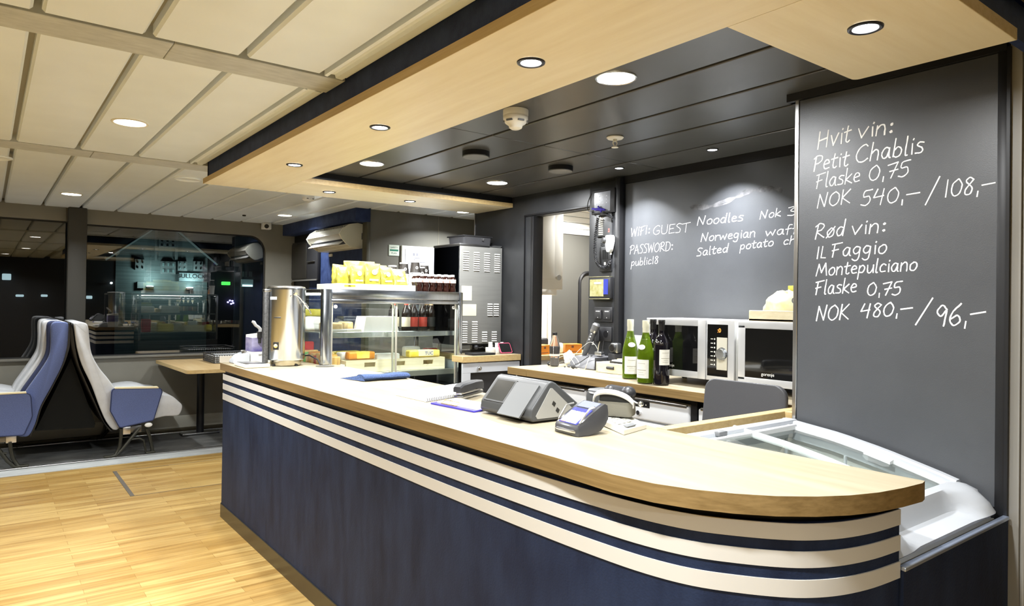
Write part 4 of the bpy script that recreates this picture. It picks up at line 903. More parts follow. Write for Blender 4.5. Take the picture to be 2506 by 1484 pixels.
for k in range(12):
    b = B(); b.lathe([(0.036, 0.0), (0.0435, 0.0005), (0.0435, 0.006), (0.038, 0.0105)], c=(2.59, 4.612, zc+k*0.0110), n=24, cap=False); solo('white_cup', b, M_paper, 'white paper cup rim, %s from the bottom of the nested stack' % ('first','second','third','fourth','fifth','sixth','seventh','eighth','ninth','tenth','eleventh','twelfth')[k], 'cup', 'white cups nested under the black cup')
for x, y, h in ((2.465, 4.74, 0.104), (2.535, 4.69, 0.127), (2.742, 4.735, 0.124), (2.668, 4.665, 0.059)):
    b = B(); b.lathe([(0.031, 0.0), (0.0415, h*0.999)], c=(x, y, zc+0.0005), n=20); solo('cup_stack', b, M_paper, 'white cup stack under the black cup at the %s' % ('left rear' if x < 2.5 else 'left' if x < 2.6 else 'right rear' if x > 2.68 else 'middle'), 'cup', 'white cup stacks')
t = cup(2.735, 4.60, zc, 'orange cup right of the black cups on the display case', mat('cup_orange', (0.75, 0.28, 0.06), 0.4), 'orange cup', h=0.085)
# small cola bottles, two rows
M_cola = mat('cola', (0.020, 0.006, 0.004), 0.06, coat=0.4)
M_clabel = mat('cola_label', (0.80, 0.74, 0.66), 0.4, noise=((60, 60, 30), 0, 2, (0.68, 0.40, 0.34)))
def cola(loc):
    t = thing('cola_bottle', 'x', 'bottle', loc, group='small cola bottles on the display case')
    b = B(); b.lathe([(0.020, 0.0005), (0.0255, 0.004), (0.0255, 0.020), (0.0215, 0.040), (0.0235, 0.052), (0.0265, 0.066), (0.0265, 0.086)], n=18, cap=False); part('body', b, M_cola, t)
    b = B(); b.lathe([(0.0270, 0.066), (0.0272, 0.067), (0.0272, 0.091), (0.0262, 0.093)], n=18, cap=False); part('label', b, M_clabel, t)
    b = B(); b.lathe([(0.0265, 0.092), (0.024, 0.100), (0.014, 0.112), (0.0125, 0.118)], n=18, cap=False); part('shoulder', b, M_cola, t)
    b = B(); b.lathe([(0.0155, 0.112), (0.016, 0.114), (0.016, 0.126), (0.0145, 0.128), (0, 0.128)], n=16); part('cap', b, M_white, t)
    return t
c0 = cola((2.462, 4.335, VZ1+0.001)); onm = ('first', 'second', 'third', 'fourth', 'fifth', 'sixth')
for r in range(2):
    for k in range(6):
        lab = 'small cola bottle, %s from the left in the %s row on the display case' % (onm[k], ('front', 'rear')[r])
        loc = (2.462+k*0.0575+0.006*r, 4.335+0.060*r, VZ1+0.001)
        if r == 0 and k == 0: c0['label'] = lab
        else: dup(c0, loc, None, lab)
# ================================================================ back counter
BZ = 0.995
t = thing('back_worktop', 'birch worktop along the chalkboard wall with wine bottles and microwaves on it', 'worktop', (2.93, 2.5, 0.95))
b = B(); b.box(2.665, 1.555, 0.950, 3.182, 3.335, BZ, 0.002, 1); b.box(2.665, 3.335, 0.950, 3.215, 3.53, BZ, 0.002, 1); o = part('top', b, [M_top, M_topedge], t, True)
for p in o.data.polygons: p.material_index = 0 if p.normal.z > 0.9 else 1
b = B()
for y in (1.575, 2.105, 2.825, 3.48): b.box(2.72, y-0.018, 0.0, 3.17, y+0.018, 0.95)
b.box(2.74, 1.575, 0.925, 2.78, 3.48, 0.95); o = part('frame', b, M_black, t, True)
M_dw = mat('appliance_white', (0.60, 0.61, 0.62), 0.35)
def appliance(y0, y1, lab, brand):
    t = thing('undercounter_fridge', lab, 'fridge', (2.95, (y0+y1)/2, 0), group='white appliances under the back worktop')
    b = B(); b.box(2.735, y0+0.01, 0.03, 3.16, y1-0.01, 0.918, 0.01); part('body', b, M_dw, t, True)
    b = B(); b.box(2.715, y0+0.005, 0.805, 2.738, y1-0.005, 0.912, 0.012, 3); part('control_front', b, M_dw, t, True)
    b = B(); b.box(2.715, y0+0.005, 0.06, 2.738, y1-0.005, 0.795, 0.010, 3); part('door', b, M_dw, t, True)
    b = B(); b.box(2.714, y0+0.02, 0.900, 2.725, y1-0.02, 0.917, 0.004); part('top_strip', b, M_alu, t, True)
    if brand:
        p = B(); p.box(2.7125, y0+0.255, 0.872, 2.716, y0+0.465, 0.905, 0.002, 1); d = part('display', p, M_black, t, True)
        text_part('lettering', 'GRAM', 0.020, M_paper, t, Vector((2.7120, y0+0.425, 0.893)), FACE_NX)
        q = B(); q.box(2.7118, y0+0.355, 0.884, 2.7126, y0+0.362, 0.895); part('green_light', q, mat('led_green', (0.1, 0.8, 0.1), 0.4, emit=(0.1, 1.0, 0.12), estr=2.0), d, True)
        for k in range(4):
            q = B(); q.box(2.7118, y0+0.275+0.018*k, 0.884, 2.7126, y0+0.281+0.018*k, 0.889); part('key_mark', q, M_paper, d, True)
        q = B(); q.cyl((2.716, y0+0.325, 0.842), (2.703, y0+0.325, 0.842), 0.012, n=16); part('lock', q, M_chrome, t, True)
appliance(2.845, 3.46, 'white undercounter appliance at the far end, partly behind the till', False)
appliance(2.125, 2.805, 'white undercounter fridge with black display and green light', True)
appliance(1.595, 2.085, 'white undercounter appliance beside the dark chair', False)

# --- microwaves
M_mw = mat('silver_case', (0.58, 0.585, 0.59), 0.3, 0.3)
M_mwglass = mat('oven_glass', (0.006, 0.006, 0.006), 0.05, coat=0.5)
def microwave(y1, lab, clock):
    """front at x = 2.86 looking to -x; y1 = far (left) end"""
    y0 = y1-0.556; z0, z1 = 1.034, 1.3335
    t = thing('microwave', lab, 'microwave', (3.02, (y0+y1)/2, BZ), group='microwaves on the back worktop')
    b = B(); b.box(2.882, y0, z0, 3.165, y1, z1, 0.008, 2); part('case', b, M_white, t, True)
    d0 = y0+0.165
    b = B(); b.box(2.864, d0, z0, 2.882, y1-0.001, z0+0.035, 0.003); b.box(2.864, d0, z1-0.035, 2.882, y1-0.001, z1, 0.003); b.box(2.864, y1-0.04, z0+0.02, 2.882, y1-0.001, z1-0.02, 0.003); b.box(2.86, d0, z0, 2.882, d0+0.048, z1, 0.004)
    d = part('door', b, M_mw, t, True)
    b = B(); b.box(2.866, d0+0.045, z0+0.03, 2.875, y1-0.03, z1-0.03); part('door_glass', b, M_mwglass, d, True)
    b = B(); b.box(2.864, y0+0.001, z0, 2.882, d0-0.002, z1, 0.003); c = part('control_panel', b, M_mw, t, True)
    b = B(); b.box(2.8625, y0+0.036, z0+0.022, 2.866, d0-0.010, z1-0.022, 0.001, 1); part('black_face', b, M_mwglass, c, True)
    b = B(); b.box(2.86, y0+0.038, z0+0.055, 2.864, y0+0.098, z1-0.085, 0.005, 2); part('button_plate', b, mat('beige_plate', (0.55, 0.52, 0.42), 0.4), c, True)
    b = B(); b.cyl((2.86, y0+0.066, z0+0.135), (2.838, y0+0.066, z0+0.135), 0.026, 0.024, 24); b.cyl((2.86, y0+0.066, z0+0.135), (2.858, y0+0.066, z0+0.135), 0.031, n=24); part('knob', b, M_steel, c, True)
    for k in range(7):
        q = B(); q.box(2.8615, y0+0.108, z0+0.075+0.021*k, 2.8627, y0+0.114, z0+0.083+0.021*k); q.box(2.8615, y0+0.120, z0+0.077+0.021*k, 2.8627, y0+0.134, z0+0.081+0.021*k); part('key_mark', q, M_offwhite, c, True)
    if clock:
        text_part('clock', ':0', 0.030, mat('clock_orange', (0.9, 0.25, 0.05), 0.5, emit=(1, 0.22, 0.03), estr=2.5), t, Vector((2.8618, y0+0.085, z1-0.052)), FACE_NX)
    text_part('lettering', 'gorenje', 0.022, M_paper, t, Vector((2.8652, y1-0.16, z0+0.055)), FACE_NX)
    for y in (y0+0.05, y1-0.05):
        for x in (2.91, 3.13):
            b = B(); b.cyl((x, y, BZ), (x, y, z0+0.004), 0.014, n=12); part('foot', b, M_rubber, t, True)
    return t
microwave(2.541, 'silver microwave behind the wine bottles, orange clock on its panel', True)
microwave(1.966, 'silver microwave half hidden by the chalkboard pier, wooden tray on it', False)
t = thing('microwave_tray', 'pale wooden tray on the right-hand microwave', 'tray', (3.03, 1.77, 1.334))
tx0, tx1, ty0_, ty1_, tz = 2.875, 3.15, 1.60, 1.915, 1.3342
b = B(); b.box(tx0, ty0_, tz, tx1, ty1_, tz+0.010); b.box(tx0, ty0_, tz, tx0+0.012, ty1_, tz+0.050, 0.002, 1); b.box(tx1-0.012, ty0_, tz, tx1, ty1_, tz+0.050, 0.002, 1); b.box(tx0+0.012, ty1_-0.012, tz, tx1-0.012, ty1_, tz+0.050, 0.002, 1); b.box(tx0+0.012, ty0_, tz, tx1-0.012, ty0_+0.012, tz+0.050, 0.002, 1); part('tray', b, M_tray, t, True)
def lumpy(c, r, seed, n=22, amp=0.10):
    rr = random.Random(seed); ph = [rr.uniform(0, 6) for _ in range(6)]; b = B(); rings = []
    for k in range(n//2+1):
        p = PI*k/(n//2); ring = []
        for i in range(n):
            a = 2*PI*i/n; w = 1+amp*(math.sin(3*a+ph[0]+2*p)+0.6*math.sin(5*a+ph[1]-3*p)+0.5*math.sin(7*p+ph[2]+2*a))
            s = max(math.sin(p), 0.01)
            ring.append((c[0]+r[0]*s*math.cos(a)*w, c[1]+r[1]*s*math.sin(a)*w, max(c[2]-r[2]*0.98, c[2]-r[2]*math.cos(p)*w)))
        rings.append(ring)
    b.loft(rings); return b
M_bagw = mat('white_bag', (0.84, 0.82, 0.66), 0.45, noise=(16, 0, 4, (0.88, 0.80, 0.34)))
t = thing('food_bag', 'crumpled white and yellow bag in the wooden tray on the microwave', 'bag', (2.96, 1.76, 1.345))
part('bag', lumpy((2.958, 1.765, 1.3455+0.064), (0.056, 0.118, 0.064), 3, 26, 0.09), M_bagw, t, True)
b = B(); b.lathe([(0.014, 0), (0.014, -0.003), (0.009, -0.003), (0.009, 0)], c=(0, 0, 0), n=16, axis='x', cap=False); b.xf(Matrix.Translation((2.906, 1.70, 1.432))); part('emblem', b, M_greyplas, t, True)
t = thing('food_bag', 'yellow topped bag behind the crumpled white bag on the microwave', 'bag', (3.08, 1.76, 1.345))
part('bag', lumpy((3.082, 1.75, 1.3455+0.070), (0.042, 0.115, 0.070), 5, 26, 0.09), M_bagw, t, True)
b = B(); b.box(3.065, 1.70, 1.46, 3.072, 1.83, 1.505, 0.002); part('top_fold', b, M_crisp, t, True)

# --- wine bottles
M_green = mat('green_glass', (0.16, 0.26, 0.015), 0.06, trans=0.75, ior=1.3, coat=0.3)
M_wine = mat('white_wine', (0.46, 0.50, 0.04), 0.12, noise=(20, 0.2, 3))
M_blackglass = mat('black_glass', (0.006, 0.005, 0.007), 0.05, coat=0.5)
M_capsule = mat('capsule', (0.62, 0.60, 0.44), 0.4); M_capblack = mat('capsule_black', (0.012, 0.012, 0.012), 0.25)
M_wlabel = mat('wine_label', (0.72, 0.70, 0.62), 0.6, noise=((40, 40, 90), 0.05, 3))
def wine(loc, lab, kind, lrot=0.0, group='wine bottles on the back worktop'):
    t = thing('wine_bottle', lab, 'bottle', loc, lrot, group); t.scale = (1.06, 1.06, 1.06)
    if kind == 'white':
        prof = [(0.034, 0.001), (0.0405, 0.006), (0.0405, 0.135), (0.038, 0.160), (0.031, 0.190), (0.022, 0.220), (0.0165, 0.245), (0.0148, 0.265), (0.0145, 0.298), (0.0155, 0.300), (0.0155, 0.306)]
        b = B(); b.lathe(prof, n=28); part('glass', b, M_green, t)
        b = B(); b.lathe([(0.0, 0.006), (0.036, 0.008), (0.0385, 0.012), (0.0385, 0.134), (0.036, 0.160), (0.029, 0.188), (0.020, 0.214), (0, 0.216)], n=24); part('wine', b, M_wine, t)
        b = B(); b.lathe([(0.0162, 0.243), (0.0160, 0.268), (0.0172, 0.276), (0.0172, 0.306), (0.0165, 0.309), (0, 0.309)], n=24, cap=False); part('capsule', b, M_capsule, t)
        arc0, z0, z1 = (-0.95, 0.028, 0.118)
    else:
        prof = [(0.033, 0.001), (0.0385, 0.005), (0.0385, 0.190), (0.036, 0.206), (0.026, 0.226), (0.0165, 0.240), (0.0148, 0.252), (0.0148, 0.297), (0.0162, 0.299), (0.0162, 0.309), (0.015, 0.312)]
        b = B(); b.lathe(prof, n=28); part('glass', b, M_blackglass, t)
        b = B(); b.lathe([(0.0152, 0.262), (0.0156, 0.264), (0.0156, 0.300), (0.0166, 0.301), (0.0166, 0.311), (0.0158, 0.3135), (0, 0.3135)], n=24, cap=False); part('capsule', b, M_capblack, t)
        arc0, z0, z1 = (-0.85, 0.098, 0.172)
    R0 = 0.0411 if kind == 'white' else 0.0391
    b = B(); aa = [PI+arc0+(-2*arc0)*k/14 for k in range(15)]
    b.loft([[(R0*math.cos(a), R0*math.sin(a), z) for a in aa] for z in (z0, z1)], False, True, False); part('label', b, M_wlabel, t)
    b = B()
    for k, zz in enumerate((0.78, 0.42, 0.30, 0.18)):
        w = (0.5, 0.62, 0.3, 0.45)[k]; h = (0.004, 0.006, 0.003, 0.003)[k]; z = z0+(z1-z0)*zz
        b.loft([[((R0+0.0004)*math.cos(PI+w*(2*j/8-1)), (R0+0.0004)*math.sin(PI+w*(2*j/8-1)), q) for j in range(9)] for q in (z, z+h*0.5)], False, True, False)
    part('label_print', b, mat('label_ink', (0.38, 0.36, 0.28), 0.6), t)
    if kind == 'white':
        b = B(); b.sphere((0, 0, 0), 1, 14, (0.0035, 0.019, 0.013)); b.xf(Matrix.Translation((-0.0345, 0, 0.178)) @ Matrix.Rotation(0.30, 4, 'Y')); part('neck_badge', b, M_paper, t)
    return t
wine((2.83, 2.626, BZ), 'white wine bottle with cream capsule, leftmost of the wine bottles', 'white', math.radians(55))
wine((2.735, 2.43, BZ), 'white wine bottle with cream capsule, second from the left and nearest the edge', 'white', math.radians(10))
wine((2.75, 2.337, BZ), 'dark red wine bottle with black capsule in front of the microwave door', 'red', math.radians(75))
wine((2.8175, 2.452, BZ), 'dark red wine bottle standing behind the green bottles', 'red', math.radians(50))
t = thing('paper_note', 'small white printed note standing behind the two green wine bottles', 'note', (2.96, 2.68, BZ))
b = B(); b.box(2.955, 2.62, BZ, 2.958, 2.73, BZ+0.235); part('sheet', b, mat('bluish_paper', (0.72, 0.72, 0.85), 0.8), t, True)
b = B(); b.box(2.945, 2.62, BZ, 2.975, 2.73, BZ+0.012, 0.003); part('stand', b, M_clearplas, t, True)

# --- wooden condiment box
t = wood_tray('condiment_box', 'small pale wooden box with grip slot left of the wine bottles', 2.93, 3.14, 2.74, 2.995, BZ, 0.062, (), M_tray, 0.010)
b = B(); b.cyl((2.9292, 2.90, BZ+0.034), (2.9292, 2.845, BZ+0.034), 0.0098, n=12); b.box(2.9285, 2.845, BZ+0.025, 2.931, 2.90, BZ+0.043, 0.001); part('grip_slot', b, M_dkplas, t, True)
t = thing('butter_cups', 'small yellow tub in the wooden condiment box', 'tub', (3.03, 2.86, BZ+0.009))
b = B(); b.lathe([(0.022, 0.0), (0.026, 0.058), (0.030, 0.070), (0.030, 0.074), (0.0, 0.074)], c=(3.035, 2.88, BZ+0.009), n=20); part('tub', b, mat('butter', (0.68, 0.55, 0.22), 0.5), t, True)
pack(3.03, 2.80, BZ+0.009, 0.06, 0.06, 0.055, 0.2, M_capsule, 'pale carton in the condiment box beside the yellow tub', 'small_carton')
t = thing('label_stack', 'black edged stack of white cards on the condiment box', 'cards', (2.965, 2.82, BZ+0.0625))
b = B(); b.box(2.935, 2.765, BZ+0.0625, 3.005, 2.885, BZ+0.074, 0.001); part('tray', b, M_dkplas, t, True)
b = B(); b.box(2.942, 2.775, BZ+0.074, 2.998, 2.875, BZ+0.081); part('cards', b, M_paper, t, True)

# --- cola bottle standing on the worktop
t = thing('cola_bottle', 'half-full cola bottle with black cap at the left end of the back worktop', 'bottle', (2.955, 3.405, BZ))
b = B(); b.lathe([(0.022, 0.001), (0.029, 0.006), (0.031, 0.018), (0.027, 0.034), (0.0275, 0.044), (0.0325, 0.066), (0.0325, 0.110), (0.0345, 0.130), (0.031, 0.152), (0.019, 0.188), (0.0135, 0.200), (0.0135, 0.212)], n=24); part('bottle', b, mat('pet', (0.85, 0.85, 0.82), 0.06, trans=0.92, ior=1.12), t)
b = B(); b.lathe([(0.0, 0.003), (0.020, 0.003), (0.027, 0.007), (0.029, 0.018), (0.025, 0.034), (0.0258, 0.044), (0.028, 0.056), (0, 0.0565)], n=24); part('cola', b, mat('cola_fill', (0.030, 0.014, 0.006), 0.1), t)
b = B(); b.lathe([(0.0330, 0.082), (0.0333, 0.083), (0.0350, 0.128), (0.0348, 0.129)], n=28, cap=False); part('label', b, mat('cola_dark_label', (0.03, 0.026, 0.024), 0.4), t)
b = B(); b.lathe([(0.0332, 0.068), (0.0332, 0.082)], n=28, cap=False); part('clear_band', b, mat('band_pale', (0.50, 0.46, 0.40), 0.4), t)
text_part('lettering', 'Cola', 0.030, M_paper, t, Vector((-0.0275, -0.0215, 0.104)), Matrix.Rotation(math.radians(-52), 4, 'Z') @ FACE_NX @ Matrix.Rotation(math.radians(90), 4, 'Z'), world=False)
b = B(); b.lathe([(0.0150, 0.204), (0.0158, 0.206), (0.0158, 0.219), (0.0148, 0.221), (0, 0.221)], n=20); part('cap', b, M_capblack, t)

# --- microphone charging dock, wireless microphones, headset with foam balls and cables
t = thing('charging_dock', 'grey sloped microphone charging dock on the back worktop beside the opening', 'dock', (3.08, 3.18, BZ))
b = B(); pr = [(3.155, BZ+0.001), (2.985, BZ+0.001), (2.99, BZ+0.014), (3.05, BZ+0.072), (3.155, BZ+0.082)]
b.prism([(x, 3.07, z) for x, z in pr], (0, 0.25, 0)); o = part('case', b, mat('dock_grey', (0.11, 0.11, 0.115), 0.45), t, True)
mo = o.modifiers.new('round', 'BEVEL'); mo.width = 0.006; mo.segments = 2
b = B(); b.box(2.992, 3.060, BZ+0.002, 3.155, 3.072, BZ+0.078, 0.004); part('end_cap', b, M_dkplas, t, True)
mb = Vector((3.085, 3.265, BZ+0.075)); md = Vector((0.05, -0.10, 0.27)).normalized()
t = thing('microphone', 'wireless handheld microphone leaning in the charging dock', 'microphone', mb)
b = B(); b.cyl(mb+md*0.0, mb+md*0.02, 0.014, 0.017, 16); b.cyl(mb+md*0.02, mb+md*0.165, 0.017, 0.0205, 18); part('body', b, mat('mic_grey', (0.07, 0.07, 0.072), 0.35), t, True)
b = B(); b.cyl(mb+md*0.165, mb+md*0.180, 0.024, 0.025, 20); part('ring', b, M_alu, t, True)
b = B(); b.cyl(mb+md*0.180, mb+md*0.215, 0.0245, 0.0265, 20); b.cyl(mb+md*0.215, mb+md*0.228, 0.0265, 0.018, 20); part('grille', b, mat('grille', (0.14, 0.14, 0.14), 0.5, 0.6, noise=(900, 0.6, 1)), t, True)
for k in range(3):
    b = B(); q = mb+md*(0.115+0.02*k)+Vector((-0.018, -0.006, 0)); b.box(q.x-0.003, q.y-0.004, q.z-0.004, q.x+0.004, q.y+0.004, q.z+0.004, 0.001); part('button', b, M_white, t, True)
t = thing('bodypack', 'small clear topped transmitter with antenna standing on the charging dock', 'transmitter', (3.10, 3.14, BZ+0.082))
b = B(); b.box(3.08, 3.105, BZ+0.0825, 3.115, 3.165, BZ+0.108, 0.004); part('case', b, M_alu, t, True)
b = B(); b.tube([(3.10, 3.112, BZ+0.108), (3.10, 3.108, BZ+0.145), (3.10, 3.103, BZ+0.178)], [0.004, 0.003, 0.0015], 6); part('antenna', b, M_dkplas, t, True)
b = B(); b.tube([(3.095, 3.150, BZ+0.105), (3.095, 3.142, BZ+0.15), (3.098, 3.135, BZ+0.172)], [0.006, 0.003, 0.002], 6); part('plug_lead', b, M_alu, t, True)
t = thing('headset', 'headset microphones with grey foam balls and tangled pale cables on the worktop', 'headset', (2.99, 3.40, BZ))
M_foam = mat('foam', (0.055, 0.055, 0.055), 0.95, bump=(500, 1.0))
fb = [at(1337, 889, x=2.985), at(1405, 893, x=3.00), at(1386, 895, x=2.99)]
for i, (p, r) in enumerate(zip((Vector((2.962, 3.470, BZ+0.014)), Vector((2.945, 3.215, BZ+0.0145)), Vector((2.952, 3.300, BZ+0.006))), (0.0135, 0.014, 0.006))):
    b = B(); b.sphere(p, r, 14, (1, 1.25, 0.78) if i == 2 else (1, 1, 1)); part('foam_ball', b, M_foam, t, True)
M_cable = mat('cable_pale', (0.50, 0.48, 0.40), 0.5); M_cabdark = mat('cable_dark', (0.03, 0.03, 0.03), 0.5)
def wire(pts, r, m, n=36):
    """smooth curve through the points"""
    P = [Vector(p) for p in pts]; Q = []
    for i in range(len(P)-1):
        p0, p1, p2, p3 = P[max(i-1, 0)], P[i], P[i+1], P[min(i+2, len(P)-1)]
        for k in range(6):
            u = k/6; Q.append(0.5*((2*p1)+(p2-p0)*u+(2*p0-5*p1+4*p2-p3)*u*u+(3*p1-p0-3*p2+p3)*u**3))
    Q.append(P[-1]); b = B(); b.tube(Q, r, 6); return b
part('boom', wire([(2.948, 3.222, BZ+0.018), (2.99, 3.20, BZ+0.04), (3.02, 3.16, BZ+0.075), (3.03, 3.13, BZ+0.085)], 0.0030, M_cabdark), M_cabdark, t, True)
loops = [[(2.955, 3.46, BZ+0.012), (3.0, 3.42, BZ+0.05), (3.01, 3.36, BZ+0.07), (2.99, 3.31, BZ+0.062), (2.985, 3.29, BZ+0.03), (3.0, 3.31, BZ+0.006)],
         [(3.01, 3.37, BZ+0.07), (3.0, 3.30, BZ+0.055), (2.98, 3.26, BZ+0.045), (2.975, 3.235, BZ+0.02), (2.97, 3.27, BZ+0.004)],
         [(3.0, 3.34, BZ+0.075), (2.99, 3.25, BZ+0.07), (2.985, 3.20, BZ+0.03), (2.96, 3.20, BZ+0.016)],
         [(3.0, 3.12, BZ+0.085), (2.965, 3.10, BZ+0.06), (2.95, 3.10, BZ+0.03), (2.955, 3.12, BZ+0.006), (2.97, 3.2, BZ+0.004)]]
for l in loops: part('cable', wire(l, 0.0022, M_cable), M_cable, t, True)
part('cable', wire([(2.99, 3.43, BZ+0.01), (3.0, 3.38, BZ+0.03), (3.02, 3.33, BZ+0.05), (3.06, 3.27, BZ+0.12), (3.08, 3.21, BZ+0.165), (3.09, 3.17, BZ+0.15), (3.095, 3.15, BZ+0.12)], 0.0014, M_cable), M_cable, t, True)
t = thing('paper_crumple', 'crumpled white tissue and cards behind the cola bottle', 'tissue', (3.08, 3.42, BZ))
part('tissue', lumpy((3.10, 3.42, BZ+0.045), (0.03, 0.045, 0.045), 9, 18, 0.16), M_paper, t, True)
# handset radio and small camera at the wall, right of the column
t = thing('webcam', 'round black lens device on the worktop left of the wine bottles', 'camera', (3.12, 2.78, BZ+0.0))
b = B(); b.box(3.09, 3.00, BZ+0.0005, 3.165, 3.055, BZ+0.105, 0.006); part('stand', b, M_dkplas, t, True)
b = B(); b.box(3.10, 2.99, BZ+0.105, 3.15, 3.05, BZ+0.170, 0.012, 3); b.cyl((3.10, 3.02, BZ+0.138), (3.090, 3.02, BZ+0.138), 0.026, n=24); part('head', b, M_aludark, t, True)
b = B(); b.cyl((3.0905, 3.02, BZ+0.138), (3.086, 3.02, BZ+0.138), 0.020, n=24); part('lens', b, M_blackglass, t, True)

# ================================================================ devices on the service column (front at x = 3.185)
XC = 3.185
t = thing('touch_panel', 'black touch panel with grey screen at the top of the service column', 'control panel', (XC, 3.185, 1.99))
b = B(); b.box(XC-0.022, 3.085, 1.992, XC-0.0005, 3.295, 2.150, 0.004); part('frame', b, M_dkplas, t, True)
b = B(); b.box(XC-0.0235, 3.122, 2.004, XC-0.0215, 3.266, 2.132); s_ = part('screen', b, mat('grey_screen', (0.15, 0.155, 0.17), 0.2, noise=(24, 0.2, 3), emit=(0.35, 0.37, 0.45), estr=0.12), t, True)
for i in range(3):
    for j in range(4):
        b = B(); b.box(XC-0.0240, 3.255-j*0.032-0.009, 2.10-i*0.022, XC-0.0234, 3.255-j*0.032, 2.107-i*0.022); part('icon', b, mat('icon', (0.5, 0.52, 0.6), 0.4), s_, True)
b = wire([(XC-0.012, 3.30, 2.14), (XC-0.02, 3.325, 2.09), (XC-0.03, 3.325, 2.03), (XC-0.035, 3.29, 2.015), (XC-0.04, 3.25, 2.022)], 0.003, None); part('cable', b, M_cabdark, t, True)
b = B(); b.tube([(XC-0.034, 3.275, 2.03), (XC-0.036, 3.24, 2.022), (XC-0.034, 3.20, 2.02), (XC-0.03, 3.16, 2.012)], [0.006, 0.009, 0.011, 0.006], 8); b.tube([(XC-0.034, 3.22, 2.04), (XC-0.036, 3.20, 2.022), (XC-0.034, 3.19, 2.0)], 0.006, 8); part('cable_plug', b, mat('violet_plug', (0.05, 0.035, 0.35), 0.3), t, True)
t = thing('alarm_station', 'fire alarm panel with labels below the touch panel on the column', 'panel', (XC, 3.18, 1.84))
b = B(); b.box(XC-0.012, 3.12, 1.845, XC-0.0005, 3.262, 1.990, 0.002); part('plate', b, mat('panel_grey', (0.075, 0.077, 0.08), 0.4), t, True)
for k in range(9):
    b = B(); b.box(XC-0.013, 3.195, 1.855+k*0.0135, XC-0.0118, 3.235, 1.863+k*0.0135); part('label_strip', b, M_offwhite, t, True)
for k in range(2):
    b = B(); b.box(XC-0.013, 3.135, 1.868+k*0.014, XC-0.0118, 3.148, 1.878+k*0.014); part('red_key', b, mat('key_pinkred', (0.6, 0.12, 0.10), 0.4), t, True)
b = B(); b.tube([(XC-0.02, 3.222, 1.975), (XC-0.025, 3.20, 1.985), (XC-0.025, 3.16, 1.983), (XC-0.02, 3.10, 1.955)], 0.007, 8); part('hose', b, M_dkplas, t, True)
t = thing('radio_microphone', 'white hand microphone with coiled black cord hanging on the column', 'microphone', (XC, 3.12, 1.72))
b = B(); b.loft([[(XC-0.018-dx, 3.118+w*y, z) for dx, y in ((0, -1), (0.024, -0.8), (0.03, 0), (0.024, 0.8), (0, 1), (-0.010, 0))] for z, w in ((1.738, 0.012), (1.745, 0.020), (1.775, 0.028), (1.81, 0.037), (1.832, 0.036), (1.845, 0.026))], True, True); part('shell', b, M_white, t, True)
b = B(); b.cyl((XC-0.045, 3.142, 1.812), (XC-0.062, 3.150, 1.814), 0.021, 0.020, 20); part('speaker', b, mat('mic_dark', (0.05, 0.05, 0.05), 0.5), t, True)
b = B(); b.cyl((XC-0.022, 3.112, 1.738), (XC-0.022, 3.112, 1.722), 0.006, n=10); part('strain_relief', b, M_white, t, True)
path = [Vector((XC-0.03, 3.222, 1.968)), Vector((XC-0.03, 3.232, 1.93)), Vector((XC-0.03, 3.245, 1.85)), Vector((XC-0.03, 3.248, 1.76)), Vector((XC-0.03, 3.235, 1.69)), Vector((XC-0.03, 3.205, 1.653)), Vector((XC-0.03, 3.168, 1.640)), Vector((XC-0.03, 3.135, 1.650)), Vector((XC-0.03, 3.112, 1.675)), Vector((XC-0.026, 3.112, 1.722))]
Q = []
for i in range(len(path)-1):
    p0, p1, p2, p3 = path[max(i-1, 0)], path[i], path[i+1], path[min(i+2, len(path)-1)]
    for k in range(20):
        u = k/20; Q.append(0.5*((2*p1)+(p2-p0)*u+(2*p0-5*p1+4*p2-p3)*u*u+(3*p1-p0-3*p2+p3)*u**3))
L = 0; pts = []; turns = 0
for i in range(len(Q)-1):
    d = Q[i+1]-Q[i]; n = d.length; tdir = d.normalized(); a = Vector((1, 0, 0)); c = tdir.cross(a)
    for k in range(4):
        L2 = L+n*k/4; ph = 2*PI*L2/0.0115; pts.append(Q[i]+d*(k/4)+a*(0.0088*math.cos(ph))+c*(0.0088*math.sin(ph)))
    L += n
b = B(); b.tube(pts[8:-60], 0.0026, 5); part('coiled_cord', b, M_dkplas, t, True)
b = wire([pts[-60], (XC-0.03, 3.108, 1.69), (XC-0.022, 3.112, 1.725)], 0.003, None); part('cord_end', b, M_dkplas, t, True)
t = thing('intercom_speaker', 'small black intercom with slotted speaker behind the coiled cord', 'intercom', (XC, 3.17, 1.62))
b = B(); b.box(XC-0.014, 3.120, 1.615, XC-0.0005, 3.222, 1.775, 0.003); part('plate', b, M_dkplas, t, True)
for k in range(6):
    b = B(); b.box(XC-0.0155, 3.146+k*0.009, 1.695, XC-0.0138, 3.150+k*0.009, 1.755); part('slot', b, M_black, t, True)
b = B(); b.box(XC-0.018, 3.16, 1.658, XC-0.0135, 3.176, 1.676); part('tag', b, M_paper, t, True)
t = thing('tablet', 'small wall tablet with yellow and blue picture on the service column', 'tablet', (XC, 3.2, 1.44))
b = B(); b.box(XC-0.030, 3.105, 1.440, XC-0.0005, 3.297, 1.580, 0.005); part('frame', b, M_dkplas, t, True)
b = B(); b.box(XC-0.0315, 3.165, 1.455, XC-0.0298, 3.290, 1.565); part('screen', b, mat('yellow_screen', (0.20, 0.18, 0.05), 0.12, noise=(26, 0, 5, (0.34, 0.33, 0.20)), emit=(0.42, 0.40, 0.14), estr=0.22), t, True)
b = B(); b.box(XC-0.0315, 3.125, 1.468, XC-0.0298, 3.165, 1.565); part('screen_edge', b, mat('blue_screen', (0.02, 0.03, 0.22), 0.12, emit=(0.03, 0.05, 0.5), estr=0.3), t, True)
